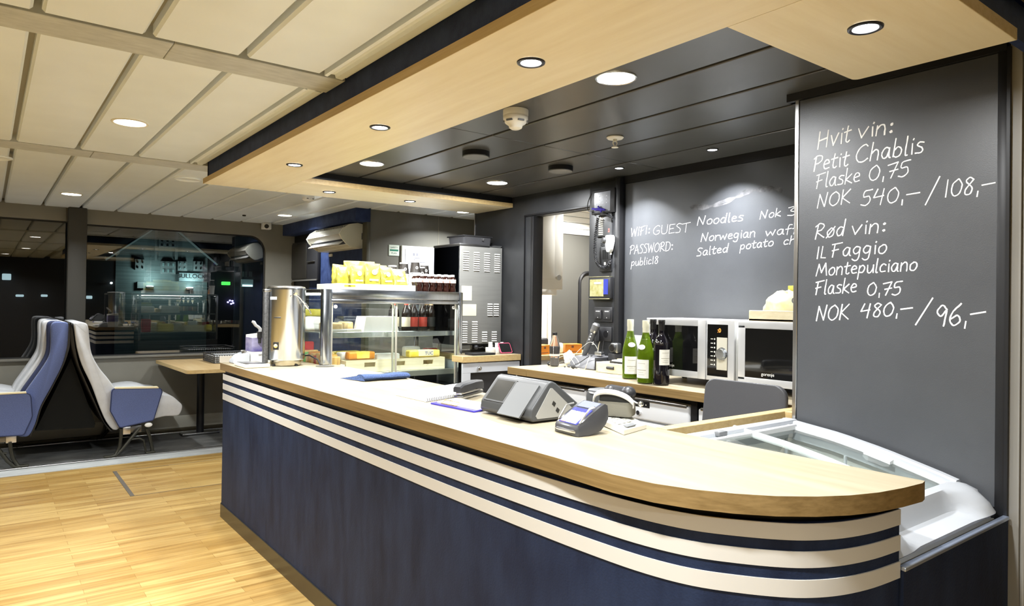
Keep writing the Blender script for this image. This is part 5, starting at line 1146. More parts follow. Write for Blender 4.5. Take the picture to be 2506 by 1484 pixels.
b = B(); b.box(XC-0.0325, 3.185, 1.535, XC-0.0312, 3.250, 1.548); part('screen_text', b, mat('pale_glow', (0.5, 0.5, 0.55), 0.4), t, True)
b = B(); b.box(XC-0.0325, 3.11, 1.578, XC-0.004, 3.296, 1.584, 0.001); b.box(XC-0.0325, 3.11, 1.436, XC-0.004, 3.296, 1.442, 0.001); part('bezel_edge', b, mat('gold_edge', (0.34, 0.32, 0.20), 0.3, 0.8), t, True)
def switch_plate(name, y0, y1, z0, z1, lab, n):
    t = thing(name, lab, 'switch', (XC, (y0+y1)/2, z0))
    b = B(); b.box(XC-0.010, y0, z0, XC-0.0005, y1, z1, 0.003); part('plate', b, M_dkplas, t, True)
    for k in range(n):
        c = y1-(y1-y0)*(k+0.5)/n; w = (y1-y0)/n*0.36
        b = B(); b.box(XC-0.018, c-w, z0+0.018, XC-0.009, c+w, z1-0.018, 0.004); r = part('rocker', b, mat('rocker', (0.032, 0.032, 0.034), 0.35), t, True)
        b = B(); b.box(XC-0.0187, c-w*0.6, z1-0.030, XC-0.0178, c+w*0.6, z1-0.025); b.box(XC-0.0187, c-0.002, z0+0.026, XC-0.0178, c+0.002, z0+0.030); part('marks', b, M_paper, r, True)
    return t
switch_plate('light_switch', 3.105, 3.268, 1.290, 1.386, 'black double light switch under the tablet on the column', 2)
t = thing('wall_socket', 'black wall socket plate under the double switch on the column', 'socket', (XC, 3.19, 1.165))
b = B(); b.box(XC-0.010, 3.110, 1.166, XC-0.0005, 3.264, 1.258, 0.003); part('plate', b, M_dkplas, t, True)
b = B(); b.cyl((XC-0.0105, 3.16, 1.212), (XC-0.0095, 3.16, 1.212), 0.022, n=24); part('face', b, M_black, t, True)
b = B(); b.box(XC-0.0115, 3.140, 1.226, XC-0.0095, 3.144, 1.230); part('pilot_light', b, M_white, t, True)
t = thing('plug_adapter', 'black plug adapter in the left half of the wall socket', 'plug', (XC-0.011, 3.235, 1.15))
b = B(); b.box(XC-0.055, 3.212, 1.158, XC-0.0105, 3.256, 1.250, 0.012, 3); part('body', b, mat('adapter', (0.055, 0.055, 0.057), 0.4), t, True)
b = B(); b.box(XC-0.057, 3.228, 1.140, XC-0.050, 3.250, 1.165, 0.001); part('tag', b, M_paper, t, True)
b = B(); b.box(XC-0.0558, 3.225, 1.238, XC-0.0545, 3.243, 1.243); part('marks', b, M_paper, t, True)

# ================================================================ vented machine on its cabinet, left of the opening
CZ = 1.02
t = thing('side_cabinet', 'white cabinet with wooden worktop right of the display case, dark open front', 'cabinet', (3.0, 4.4, 0))
b = B(); b.box(2.69, 4.09, 0.975, 3.215, 4.235, CZ, 0.002, 1); b.box(2.80, 4.235, 0.975, 3.215, 4.73, CZ); o = part('worktop', b, [M_top, M_beechedge], t, True)
for p in o.data.polygons: p.material_index = 0 if p.normal.z > 0.9 else 1
b = B(); b.box(2.70, 4.10, 0.0, 2.765, 4.1195, 0.899); b.box(2.70, 4.10, 0.90, 3.21, 4.1195, 0.968); b.box(3.191, 4.10, 0, 3.21, 4.1195, 0.899); b.box(2.80, 4.236, 0, 2.82, 4.72, 0.968); b.box(3.19, 4.236, 0, 3.21, 4.72, 0.968); part('carcass', b, M_whitegloss, t, True)
b = B(); b.box(2.705, 4.121, 0.02, 3.20, 4.13, 0.955); part('dark_front', b, M_dkplas, t, True)
b = B(); b.cyl((2.825, 4.10, 0.932), (2.825, 4.082, 0.932), 0.006, n=12); b.lathe([(0.008, -0.018), (0.015, -0.022), (0.015, -0.034), (0.011, -0.037), (0, -0.037)], c=(2.825, 4.10, 0.932), n=20, axis='y'); part('knob', b, M_alu, t, True)
t = thing('coffee_machine', 'tall machine with vented steel back panel and black side on the side cabinet', 'machine', (3.0, 4.55, CZ))
MX0, MX1, MY0, MZ0, MZ1 = 2.815, 3.212, 4.345, 1.09, 1.838
b = B(); b.box(MX0, MY0+0.004, MZ0-0.01, MX0+0.012, 4.715, MZ1, 0.002, 1); b.box(MX0, MY0+0.004, MZ0-0.01, MX1-0.01, 4.715, MZ1-0.005, 0.004); part('body', b, mat('machine_black', (0.012, 0.013, 0.016), 0.25), t, True)
b = B(); b.box(MX0+0.004, MY0-0.002, MZ0, MX1, MY0+0.006, MZ1-0.004, 0.003); part('back_panel', b, mat('panel_steel', (0.27, 0.27, 0.255), 0.36, 0.25, noise=((4, 4, 60), 0.05, 3)), t, True)
b = B(); b.box(MX0-0.002, MY0-0.004, MZ1-0.008, MX1-0.12, 4.72, MZ1+0.012, 0.003); part('top_plate', b, M_aludark, t, True)
b = B(); b.box(2.99, MY0, MZ1-0.002, 3.20, MY0+0.04, MZ1+0.004); b.box(3.14, MY0+0.002, MZ1+0.006, 3.21, MY0+0.035, MZ1+0.012); part('bracket', b, M_alu, t, True)
vm = mat('vent_slot', (0.74, 0.74, 0.71), 0.35, 0.1)
def vents(x0, w, zt, n, pitch=0.0168):
    b = B()
    for k in range(n):
        z = zt-k*pitch
        b.prism([(x0, MY0-0.002, z), (x0, MY0-0.002, z-0.010), (x0, MY0-0.010, z-0.008)], (w, 0, 0))
    part('vent', b, vm, t, True)
for k in range(4): vents(2.848+k*0.097, 0.050, 1.792-0.002*k, 9)
vents(3.078, 0.046, 1.398, 6); vents(3.138, 0.046, 1.398, 6)
vents(2.842, 0.05, 1.262, 10); vents(2.935, 0.05, 1.262, 10); vents(3.030, 0.046, 1.182, 5); vents(3.122, 0.046, 1.182, 5)
for x, y in ((MX0+0.04, MY0+0.04), (MX1-0.05, MY0+0.04), (MX0+0.04, 4.68), (MX1-0.05, 4.68)):
    b = B(); b.cyl((x, y, CZ), (x, y, MZ0), 0.016, n=12); part('leg', b, M_alu, t, True)
for x0, x1, z0, z1, l in ((2.836, 2.929, 1.420, 1.530, 'upper yellowish paper note stuck on the vented steel panel'), (2.84, 2.972, 1.304, 1.392, 'lower yellowish paper note stuck on the vented steel panel')):
    b = B(); b.box(x0, MY0-0.004, z0, x1, MY0-0.0025, z1); solo('sticky_note', b, mat('note_paper', (0.80, 0.77, 0.58), 0.8), l, 'note', 'notes on the machine')
t = thing('bean_hopper', 'smoked plastic bean hopper with black lid on top of the machine', 'hopper', (3.02, 4.52, MZ1+0.012))
b = B(); b.loft([[(x, y, z) for x, y in rrect(2.895+d, 4.41+d, 3.16-d, 4.64-d, 0.02)] for z, d in ((1.850, 0.006), (1.912, 0.0))]); part('hopper', b, mat('smoked', (0.07, 0.07, 0.075), 0.10, coat=0.4), t, True)
b = B(); b.box(2.888, 4.404, 1.912, 3.166, 4.646, 1.924, 0.004); part('lid', b, M_dkplas, t, True)
b = B(); b.box(3.065, 4.398, 1.885, 3.078, 4.41, 1.905, 0.002); part('catch', b, M_alu, t, True)
t = thing('laptop', 'closed black laptop lying on the side cabinet under the machine', 'laptop', (2.92, 4.20, CZ))
b = B(); b.box(2.80, 4.12, CZ+0.001, 3.00, 4.235, CZ+0.008, 0.003); part('base', b, M_dkplas, t, True)
b = B(); b.box(2.80, 4.12, CZ+0.009, 3.00, 4.235, CZ+0.016, 0.003); part('lid', b, mat('lid_grey', (0.03, 0.03, 0.032), 0.3), t, True)
for i, (x, h, w, l) in enumerate(((3.035, 0.048, 0.052, 'left white card holder behind the black laptop'), (3.092, 0.042, 0.040, 'middle white card holder behind the black laptop'), (3.142, 0.045, 0.040, 'right white card holder next to the pink phone'))):
    t = thing('card_holder', l, 'holder', (x, 4.24, CZ), group='white card holders on the side cabinet')
    b = B(); b.box(x-w/2, 4.215, CZ+0.0005, x+w/2, 4.265, CZ+h, 0.002); part('box', b, M_offwhite, t, True)
    b = B(); b.box(x-w*0.34, 4.235, CZ+h-0.01, x+w*0.34, 4.238, CZ+h+0.040); part('card', b, M_paper, t, True)
t = thing('phone', 'pink cased phone leaning against the wall on the side cabinet', 'phone', (3.19, 4.19, CZ))
M4 = Matrix.Translation((3.193, 4.175, CZ+0.002)) @ Matrix.Rotation(math.radians(-22), 4, 'Z') @ Matrix.Rotation(math.radians(35), 4, 'X')
b = B(); b.prism([(x, 0, z) for x, z in rrect(-0.055, 0, 0.055, 0.085, 0.012)], (0, 0.008, 0)); b.xf(Matrix.Translation((3.150, 4.180, CZ+0.006)) @ Matrix.Rotation(math.radians(-30), 4, 'X')); part('case', b, mat('pink', (0.70, 0.10, 0.18), 0.35), t, True)
b = B(); b.prism([(x, -0.001, z) for x, z in rrect(-0.050, 0.005, 0.050, 0.080, 0.009)], (0, 0.002, 0)); b.xf(Matrix.Translation((3.150, 4.180, CZ+0.006)) @ Matrix.Rotation(math.radians(-30), 4, 'X')); part('screen', b, M_mwglass, t, True)
t = thing('cable_plug', 'black plug on a lead hanging behind the card holders', 'plug', (2.98, 4.33, CZ+0.02))
b = B(); b.sphere((2.965, 4.325, CZ+0.045), 0.018, 12); b.tube([(2.975, 4.325, CZ+0.045), (3.0, 4.325, CZ+0.04), (3.03, 4.33, CZ+0.045)], 0.005, 6); part('plug', b, M_dkplas, t, True)
b = B(); b.tube([(3.03, 4.33, CZ+0.045), (3.08, 4.333, CZ+0.02), (3.12, 4.333, CZ+0.003)], 0.003, 6); part('lead', b, M_dkplas, t, True)

# ================================================================ galley furniture seen through the opening
t = thing('wall_cupboard', 'white galley wall cupboard with round knob seen through the opening', 'cupboard', (3.5, 4.35, 1.5))
b = B(); b.box(3.31, 4.21, 1.525, 3.70, 4.65, 2.20); part('carcass', b, M_galley, t, True)
b = B(); b.box(3.31, 4.19, 1.52, 3.712, 4.208, 2.22, 0.003); b.box(3.36, 4.185, 1.60, 3.62, 4.192, 2.14, 0.004); d = part('door', b, mat('cupboard_white', (0.74, 0.74, 0.70), 0.4), t, True)
b = B(); b.cyl((3.645, 4.19, 1.615), (3.645, 4.165, 1.615), 0.011, n=12); b.cyl((3.645, 4.168, 1.615), (3.645, 4.155, 1.615), 0.022, n=18); part('knob', b, M_alu, d, True)
b = B(); b.box(3.31, 4.20, 1.475, 3.66, 4.62, 1.522, 0.004); part('lamp_pelmet', b, M_galley, t, True)
t = thing('galley_worktop', 'wooden galley shelf with orange boxes seen through the opening', 'worktop', (3.6, 4.3, 0.95))
b = B(); b.box(3.30, 4.10, 0.965, 4.2, 4.65, 1.0, 0.002); part('top', b, M_beechedge, t, True)
b = B(); b.box(3.31, 4.13, 0.0, 4.2, 4.16, 0.962); part('front', b, M_whitegloss, t, True)
def tea(x, y, rz, lab):
    t = thing('tea_box', lab, 'box', (x, y, 1.0), rz, 'orange boxes in the galley')
    b = B(); b.box(-0.075, -0.05, 0.0005, 0.075, 0.05, 0.075, 0.002, 1); part('box', b, mat('orange_box', (0.72, 0.27, 0.03), 0.45), t)
    b = B(); b.box(-0.02, -0.0512, 0.045, 0.0, -0.0498, 0.062); b.box(-0.05, -0.0512, 0.012, 0.03, -0.0498, 0.017); part('print', b, mat('box_print', (0.16, 0.06, 0.05), 0.5), t)
tea(3.53, 4.23, 0.12, 'orange box on the galley shelf left of the cola bottle'); tea(3.86, 4.24, -0.3, 'orange box on the galley shelf right of the cola bottle')
pack(3.72, 4.26, 1.0, 0.09, 0.08, 0.085, 0.2, M_napkin, 'white pack between the two orange boxes in the galley', 'white_pack')
pack(3.66, 4.40, 1.0, 0.12, 0.09, 0.12, 0.1, M_dkplas, 'dark box behind the orange boxes in the galley', 'dark_box')

# ================================================================ office chair behind the counter
t = thing('kiosk_chair', 'chair with dark grey rounded backrest in front of the right-hand microwave', 'chair', (2.40, 1.92, 0))
out = rrect(-0.20, 0, 0.20, 0.42, 0.05)
out = [(x+(0.035*(0.42-z)/0.42 if x > 0 else 0), z) for x, z in out]
def chp(x, z, d): return Vector((2.605+d+0.012*z/0.42-0.02*(1-(x/0.22)**2), 1.762+x, 0.655+z))
b = B(); b.loft([[chp(x, z, 0.0) for x, z in out], [chp(x, z, 0.022) for x, z in out]], True, True); o = part('backrest', b, mat('chair_grey', (0.075, 0.075, 0.08), 0.42, bump=(500, 0.2)), t, True)
mo = o.modifiers.new('round', 'BEVEL'); mo.width = 0.006; mo.segments = 2; mo.limit_method = 'ANGLE'
b = B(); b.loft([[(2.33+x*0.9, 1.80+y, z) for x, y in rrect(-0.22, -0.22, 0.22, 0.22, 0.07)] for z in (0.47, 0.54)]); part('seat', b, M_dkplas, t, True)
b = B(); b.tube([(2.45, 1.77, 0.50), (2.54, 1.77, 0.55), (2.59, 1.77, 0.72)], 0.018, 8); part('back_bracket', b, M_black, t, True)
b = B(); b.cyl((2.33, 1.82, 0.08), (2.33, 1.82, 0.47), 0.025, n=14); part('column', b, M_alu, t, True)
for k in range(5):
    a = 2*PI*k/5+0.3; b = B(); b.tube([(2.33, 1.82, 0.10), (2.33+0.25*math.cos(a), 1.82+0.25*math.sin(a), 0.06)], [0.022, 0.014], 8); l = part('foot_arm', b, M_black, t, True)
    b = B(); b.sphere((2.33+0.25*math.cos(a), 1.82+0.25*math.sin(a), 0.028), 0.028, 10); part('castor', b, M_rubber, l, True)
# ================================================================ ceiling and wall devices
t = thing('smoke_detector', 'white domed smoke detector under the black ceiling', 'smoke detector', (1.771, 2.312, ZK))
b = B(); b.lathe([(0.0, -0.0005), (0.054, -0.0005), (0.054, -0.022), (0.052, -0.026)], n=32, cap=False); part('base', b, M_offwhite, t)
b = B(); b.lathe([(0.053, -0.0265), (0.053, -0.040), (0.044, -0.056), (0.030, -0.066), (0.027, -0.076), (0.016, -0.082), (0, -0.083)], n=32); h = part('head', b, mat('detector', (0.74, 0.72, 0.64), 0.4), t)
for k in range(6):
    a = 2*PI*k/6+0.35; b = B(); b.box(-0.014, -0.003, -0.004, 0.014, 0.003, 0.003); b.xf(Matrix.Translation((0.049*math.cos(a), 0.049*math.sin(a), -0.050)) @ Matrix.Rotation(a+PI/2, 4, 'Z')); part('slot', b, M_greyplas, h)
t = thing('sprinkler', 'white fire sprinkler head hanging from the black ceiling', 'sprinkler', (2.422, 2.364, ZK))
b = B(); b.lathe([(0.0, -0.0005), (0.040, -0.0005), (0.042, -0.005), (0.036, -0.011), (0.0, -0.012)], n=28); part('rosette', b, M_offwhite, t)
b = B(); b.cyl((0, 0, -0.010), (0, 0, -0.024), 0.010, 0.008, 14); b.tube([(0.010, 0, -0.02), (0.014, 0, -0.032), (0.004, 0, -0.046)], 0.0032, 6); b.tube([(-0.010, 0, -0.02), (-0.014, 0, -0.032), (-0.004, 0, -0.046)], 0.0032, 6); part('frame', b, M_offwhite, t)
b = B(); b.lathe([(0.0, -0.046), (0.010, -0.047), (0.017, -0.050), (0.017, -0.053), (0, -0.054)], n=12); part('deflector', b, M_offwhite, t)
for x, y, l in ((2.097, 3.087, 'round black ceiling speaker left of the other one, nearer the soffit'), (2.705, 3.085, 'round black ceiling speaker closer to the service column')):
    t = thing('ceiling_speaker', l, 'speaker', (x, y, ZK), group='black ceiling speakers')
    b = B(); b.lathe([(0.0, -0.0005), (0.074, -0.0005), (0.074, -0.026), (0.070, -0.030)], n=36, cap=False); part('housing', b, M_black, t)
    b = B(); b.lathe([(0.070, -0.030), (0.055, -0.0315), (0.0, -0.032)], n=36); part('grille', b, M_greyplas, t)
for x, y, l in ((1.143, 5.368, 'flat round cream ceiling cover beside the far soffit corner'), (0.03, 5.345, 'flat round cream ceiling cover at the left edge')):
    t = thing('ceiling_vent', l, 'vent', (x, y, ZC), group='cream round ceiling covers')
    b = B(); b.lathe([(0.0, -0.0005), (0.092, -0.0005), (0.092, -0.006), (0.080, -0.010), (0.074, -0.005), (0.0, -0.005)], n=36); part('cover', b, M_cream, t)
t = thing('motion_sensor', 'small white sensor on the cream ceiling behind the soffit', 'sensor', (2.132, 5.621, ZC))
b = B(); b.lathe([(0.0, -0.0005), (0.050, -0.0005), (0.050, -0.02), (0.038, -0.032), (0, -0.036)], n=24); part('body', b, M_white, t)
b = B(); b.box(-0.03, -0.047, -0.020, -0.005, -0.040, -0.014); b.box(0.008, -0.047, -0.020, 0.03, -0.040, -0.014); part('window', b, M_dkplas, t)
t = thing('security_camera', 'small white security camera above the window corner', 'camera', (2.47, 7.80, ZC))
b = B(); b.box(2.44, 7.77, ZC-0.075, 2.53, 7.86, ZC-0.0005, 0.008, 3); part('body', b, M_white, t, True)
b = B(); b.cyl((2.475, 7.77, ZC-0.042), (2.470, 7.755, ZC-0.044), 0.024, n=20); part('lens', b, M_black, t, True)
b = B(); b.lathe([(0.0, -0.0005), (0.018, -0.0005), (0.016, -0.012), (0, -0.013)], c=(2.08, 7.25, ZC), n=14); solo('ceiling_plug', b, M_rubber, 'tiny black plug in the cream ceiling near the camera', 'plug')

# ---- air conditioner
t = thing('air_conditioner', 'white wall air conditioner with open flap on the navy partition', 'air conditioner', (2.70, 6.48, 1.90))
AY0, AY1 = 6.06, 6.90
ap = [(2.838, 1.955), (2.838, 2.135), (2.78, 2.143), (2.70, 2.128), (2.635, 2.085), (2.600, 2.03), (2.622, 1.99), (2.665, 1.945), (2.705, 1.918), (2.735, 1.915)]
for ay in (AY0, AY1-0.02):
    b = B(); b.prism([(x, ay, z) for x, z in ap], (0, 0.02, 0)); part('end_cover', b, mat('ac_cream', (0.70, 0.69, 0.58), 0.35), t, True)
b = B(); b.prism([(x+0.006, AY0+0.02, z-0.004) for x, z in [(2.832, 1.955), (2.832, 2.135), (2.78, 2.140), (2.70, 2.125), (2.640, 2.085), (2.655, 2.0), (2.70, 1.95), (2.74, 1.93)]], (0, AY1-AY0-0.04, 0)); part('body', b, mat('ac_body', (0.72, 0.71, 0.64), 0.35), t, True)
b = B(); b.loft([[(x, y, z) for x, z in ((2.604, 2.030), (2.634, 2.083), (2.640, 2.079), (2.610, 2.028))] for y in (AY0+0.021, AY1-0.021)], True, False); b.loft([[(x, y, z) for x, z in ((2.604, 2.030), (2.648, 1.985), (2.653, 1.990), (2.610, 2.032))] for y in (AY0+0.021, AY1-0.021)], True, False); part('front_panel', b, mat('ac_front', (0.50, 0.48, 0.40), 0.25, 0.2), t, True)
b = B(); b.loft([[(x, y, z) for x, z in ((2.648, 1.984), (2.700, 1.952), (2.702, 1.945), (2.650, 1.975))] for y in (AY0+0.021, AY1-0.021)], True, False); part('outlet', b, M_black, t, True)
b = B(); b.loft([[(x, y, z) for x, z in ((2.612, 1.938), (2.662, 1.972), (2.668, 1.968), (2.618, 1.932))] for y in (AY0+0.06, AY1-0.02)], True, False); part('flap', b, M_white, t, True)
b = B(); b.box(2.72, AY0+0.01, 1.905, 2.838, AY1-0.01, 1.958, 0.006); part('underside', b, mat('ac_cream', (0.70, 0.69, 0.58)), t, True)
b = B(); b.box(2.6085, 6.46, 2.036, 2.6150, 6.53, 2.043, 0.001); part('badge', b, M_greyplas, t, True)
b = B()
for k in range(14): b.prism([(2.66, AY0+0.05+k*0.053, 2.100), (2.66, AY0+0.05+k*0.053, 2.111), (2.70, AY0+0.05+k*0.053, 2.130), (2.79, AY0+0.05+k*0.053, 2.145), (2.79, AY0+0.05+k*0.053, 2.12)], (0, 0.010, 0))
part('grille', b, mat('ac_grille', (0.40, 0.39, 0.34), 0.3, 0.5), t, True, kind='stuff')
b = B(); b.box(2.82, AY0-0.006, 1.99, 2.838, AY0+0.002, 2.05); part('vent_plate', b, M_greyplas, t, True)
t = thing('wall_cabinet', 'black glass-fronted cabinet on the partition left of the air conditioner', 'cabinet', (2.80, 7.55, 1.60))
b = B(); b.box(2.80, 7.10, 1.62, 2.838, 7.86, 2.06, 0.004); part('case', b, M_dkplas, t, True)
b = B(); b.box(2.790, 7.40, 1.65, 2.802, 7.85, 2.04, 0.003); part('door', b, mat('cab_door', (0.026, 0.024, 0.02), 0.4), t, True)
b = B(); b.box(2.780, 7.16, 1.822, 2.800, 7.36, 1.832, 0.003); part('handle', b, M_alu, t, True)
b = B(); b.box(2.79, 7.10, 1.62, 2.80, 7.86, 1.635); part('lower_edge', b, mat('cab_edge', (0.16, 0.155, 0.14), 0.4), t, True)
b = B(); b.box(2.826, 6.78, 1.862, 2.839, 6.86, 1.890, 0.003); solo('wall_sensor', b, M_white, 'small white box on the navy partition under the air conditioner', 'sensor')
# ---- safety plan sign and framed plan
t = thing('safety_sign', 'small green and white SAFETY PLAN sign on the passage wall', 'sign', (3.105, 5.949, 1.845))
b = B(); b.box(3.050, 5.944, 1.845, 3.160, 5.9495, 1.948); part('plate', b, mat('sign_pale', (0.60, 0.70, 0.60), 0.5), t, True)
b = B(); b.box(3.055, 5.9430, 1.850, 3.155, 5.9445, 1.943); part('face', b, mat('sign_white', (0.72, 0.76, 0.66), 0.5), t, True)
b = B(); b.box(3.060, 5.9424, 1.888, 3.150, 5.9432, 1.906); part('green_bar', b, mat('sign_green', (0.02, 0.20, 0.12), 0.5), t, True)
M_sg = mat('sign_ink', (0.03, 0.10, 0.07), 0.6)
text_part('lettering', 'SAFETY', 0.024, M_sg, t, Vector((3.105, 5.9426, 1.922)), FACE_NY)
text_part('lettering', 'PLAN', 0.024, M_sg, t, Vector((3.105, 5.9426, 1.868)), FACE_NY)
t = thing('framed_plan', 'white framed deck plan on the passage wall behind the vented machine', 'notice', (3.35, 5.949, 1.55))
b = B(); b.box(3.180, 5.925, 1.55, 3.62, 5.9495, 1.948, 0.004); part('frame', b, M_white, t, True)
b = B(); b.box(3.215, 5.922, 1.58, 3.585, 5.926, 1.915); part('sheet', b, mat('plan_sheet', (0.62, 0.64, 0.70), 0.4), t, True)
b = B()
for a, c in (((3.24, 1.78), (3.46, 1.80)), ((3.30, 1.74), (3.32, 1.83)), ((3.32, 1.83), (3.38, 1.835)), ((3.24, 1.72), (3.56, 1.722)), ((3.36, 1.80), (3.37, 1.76)), ((3.39, 1.80), (3.385, 1.78))): b.tube([(a[0], 5.9215, a[1]), (c[0], 5.9215, c[1])], 0.0022, 4)
for x in (3.30, 3.335): b.box(x, 5.921, 1.855, x+0.02, 5.922, 1.88)
part('drawing', b, mat('plan_ink', (0.22, 0.22, 0.25), 0.6), t, True)

# ================================================================ seats by the window
M_sblue = mat('seat_blue', (0.085, 0.115, 0.26), 0.75, noise=(220, 0.25, 3), bump=(600, 0.5)); M_snavy = mat('seat_navy', (0.018, 0.026, 0.075), 0.75, bump=(600, 0.4))
M_sgrey = mat('seat_grey', (0.50, 0.51, 0.52), 0.7, noise=(14, 0.06, 4), bump=(500, 0.3)); M_sshell = mat('seat_shell', (0.014, 0.013, 0.011), 0.5); M_leg = mat('seat_leg', (0.040, 0.038, 0.028), 0.4, 0.4)
S = 3.711
def sp_(u, v, y=6.90): p = at(u/S, 760+v/S, y=y); return (p.x, p.z)
def outline(pts, n=4):
    """closed smooth outline through the points"""
    P = [Vector((*p, 0)) for p in pts]; Q = []; m = len(P)
    for i in range(m):
        p0, p1, p2, p3 = P[i-1], P[i], P[(i+1) % m], P[(i+2) % m]
        for k in range(n):
            u = k/n; q = 0.5*((2*p1)+(p2-p0)*u+(2*p0-5*p1+4*p2-p3)*u*u+(3*p1-p0-3*p2+p3)*u**3); Q.append((q.x, q.y))
    return Q
def slabxz(o, y0, y1, bev=0.012):
    """outline in x-z extruded in y with rounded rims"""
    b = B(); cx = sum(p[0] for p in o)/len(o); cz = sum(p[1] for p in o)/len(o)
    def ins(d):
        R = []; m = len(o)
        for i in range(m):
            a = Vector((*o[i-1], 0)); c = Vector((*o[(i+1) % m], 0)); t_ = (c-a).normalized(); nrm = Vector((t_.y, -t_.x, 0))
            R.append((o[i][0]+nrm.x*d, o[i][1]+nrm.y*d))
        return R
    area = sum(o[i-1][0]*o[i][1]-o[i][0]*o[i-1][1] for i in range(len(o)))
    sg = -1 if area > 0 else 1
    rings = []
    for y, d in ((y0, bev), (y0+bev*0.35, bev*0.35), (y0+bev, 0), (y1-bev, 0), (y1-bev*0.35, bev*0.35), (y1, bev)):
        rings.append([(x, y, z) for x, z in ins(sg*d)])
    b.loft(rings); return b
def bench(side, lab):
    """double seat; side 'R' faces +x, 'L' faces -x"""
    if side == 'R':
        back = outline([sp_(*q) for q in ((672, 128), (700, 112), (765, 112), (800, 145), (812, 250), (832, 390), (900, 520), (985, 625), (1055, 730), (1110, 900), (1090, 1060), (1030, 1085), (965, 1010), (905, 880), (830, 680), (745, 500), (702, 360), (682, 240))])
        shell = outline([sp_(*q) for q in ((632, 125), (655, 118), (672, 140), (690, 300), (735, 510), (830, 700), (905, 895), (965, 1020), (1030, 1092), (1000, 1100), (935, 1010), (870, 880), (780, 690), (690, 480), (640, 300))])
        seat = outline([sp_(*q) for q in ((1060, 800), (1300, 735), (1475, 765), (1560, 778), (1630, 832), (1662, 872), (1645, 935), (1610, 962), (1500, 968), (1400, 990), (1150, 1040), (1060, 1000))])
        arm = [sp_(*q, 6.86) for q in ((1035, 712), (1440, 706), (1462, 714), (1470, 740), (1395, 985), (1382, 998), (1100, 1062), (1080, 1058), (1000, 915), (1012, 745), (1020, 722))]
        wood = [sp_(*q, 6.86) for q in ((1050, 700), (1432, 692), (1440, 706), (1040, 712))]
        legs = [[(1100, 1075), (1098, 1150), (1085, 1240), (1050, 1310), (1000, 1352)], [(1265, 1070), (1190, 1160), (1100, 1270), (1040, 1352)], [(1175, 1175), (1265, 1162), (1305, 1180), (1315, 1230), (1328, 1320)], [(1330, 1075), (1360, 1150), (1380, 1240), (1385, 1312)]]
        feet = (((940, 1352), (1060, 1360)), ((1320, 1318), (1408, 1312))); bracket = ((1115, 1062), (1290, 1110)); oval = (1348, 1040)
    else:
        back = outline([sp_(*q) for q in ((462, 150), (490, 108), (555, 104), (608, 112), (622, 150), (614, 300), (594, 400), (555, 520), (455, 715), (370, 870), (320, 1030), (270, 1130), (215, 1150), (150, 1120), (170, 900), (215, 765), (300, 640), (395, 505), (450, 400), (462, 290))])
        shell = outline([sp_(*q) for q in ((622, 122), (630, 150), (624, 300), (606, 410), (565, 535), (465, 735), (380, 890), (335, 1040), (285, 1140), (270, 1135), (322, 1030), (372, 870), (457, 715), (557, 520), (602, 400), (624, 300))])
        seat = outline([sp_(*q) for q in ((230, 830), (0, 770), (-180, 780), (-290, 830), (-330, 880), (-290, 960), (-150, 1000), (0, 1050), (180, 1060), (240, 1000))])
        arm = [sp_(*q, 6.86) for q in ((240, 752), (270, 762), (282, 790), (294, 955), (285, 985), (222, 1120), (205, 1132), (-60, 1148), (-90, 1130), (-165, 850), (-160, 800), (-140, 770))]
        wood = [sp_(*q, 6.86) for q in ((238, 740), (240, 752), (-140, 772), (-140, 760))]
        legs = [[(90, 1195), (98, 1270), (120, 1350), (160, 1410), (200, 1438)], [(-60, 1200), (0, 1280), (70, 1370), (140, 1445)], [(60, 1300), (-30, 1290), (-70, 1310), (-85, 1420)], [(-110, 1200), (-140, 1290), (-150, 1400)]]
        feet = (((130, 1448), (262, 1430)), ((-180, 1462), (-60, 1455))); bracket = ((-30, 1145), (150, 1195)); oval = (-120, 1160)
    t = thing('double_seat', lab, 'seat', (back[0][0], 7.3, 0.0))
    for y0, y1 in ((6.90, 7.36), (7.38, 7.84)):
        bm_ = M_sgrey if side == 'R' else M_sblue
        c = part('back_cushion', slabxz(back, y0, y1, 0.010), [bm_, M_snavy, M_sgrey], t, True)
        ym = (y0+y1)/2-7.3
        for p in c.data.polygons:                        # bolsters, navy stripe, grey middle
            d = abs(p.center.y-ym)
            if side == 'L':
                p.material_index = 0 if d > 0.205 else 1 if d > 0.16 else 2
        if side == 'L':
            b = slabxz([(x-0.024, z+0.004) for x, z in back], y0+0.025, y0+0.15, 0.010); part('navy_stripe', b, M_snavy, t, True)
            b = slabxz([(x-0.052, z+0.006) for x, z in back], y0+0.15, y1-0.10, 0.012); part('grey_middle', b, M_sgrey, t, True)
        part('back_shell', slabxz(shell, y0+0.01, y1-0.01, 0.01), M_sshell, t, True)
        part('seat_cushion', slabxz(seat, y0+0.02, y1-0.005, 0.012), M_sgrey, t, True)
    b = B(); b.prism([(x, 6.845, z) for x, z in arm], (0, 0.05, 0)); o = part('arm_panel', b, M_sblue, t, True)
    mo = o.modifiers.new('round', 'BEVEL'); mo.width = 0.006; mo.segments = 2; mo.limit_method = 'ANGLE'
    b = B(); b.tube([(x, 6.846, z) for x, z in arm+arm[:1]], 0.004, 6, False); part('piping', b, M_snavy, o, True)
    b = B(); b.prism([(x, 6.842, z) for x, z in wood], (0, 0.055, 0)); part('arm_rest', b, M_tray, t, True)
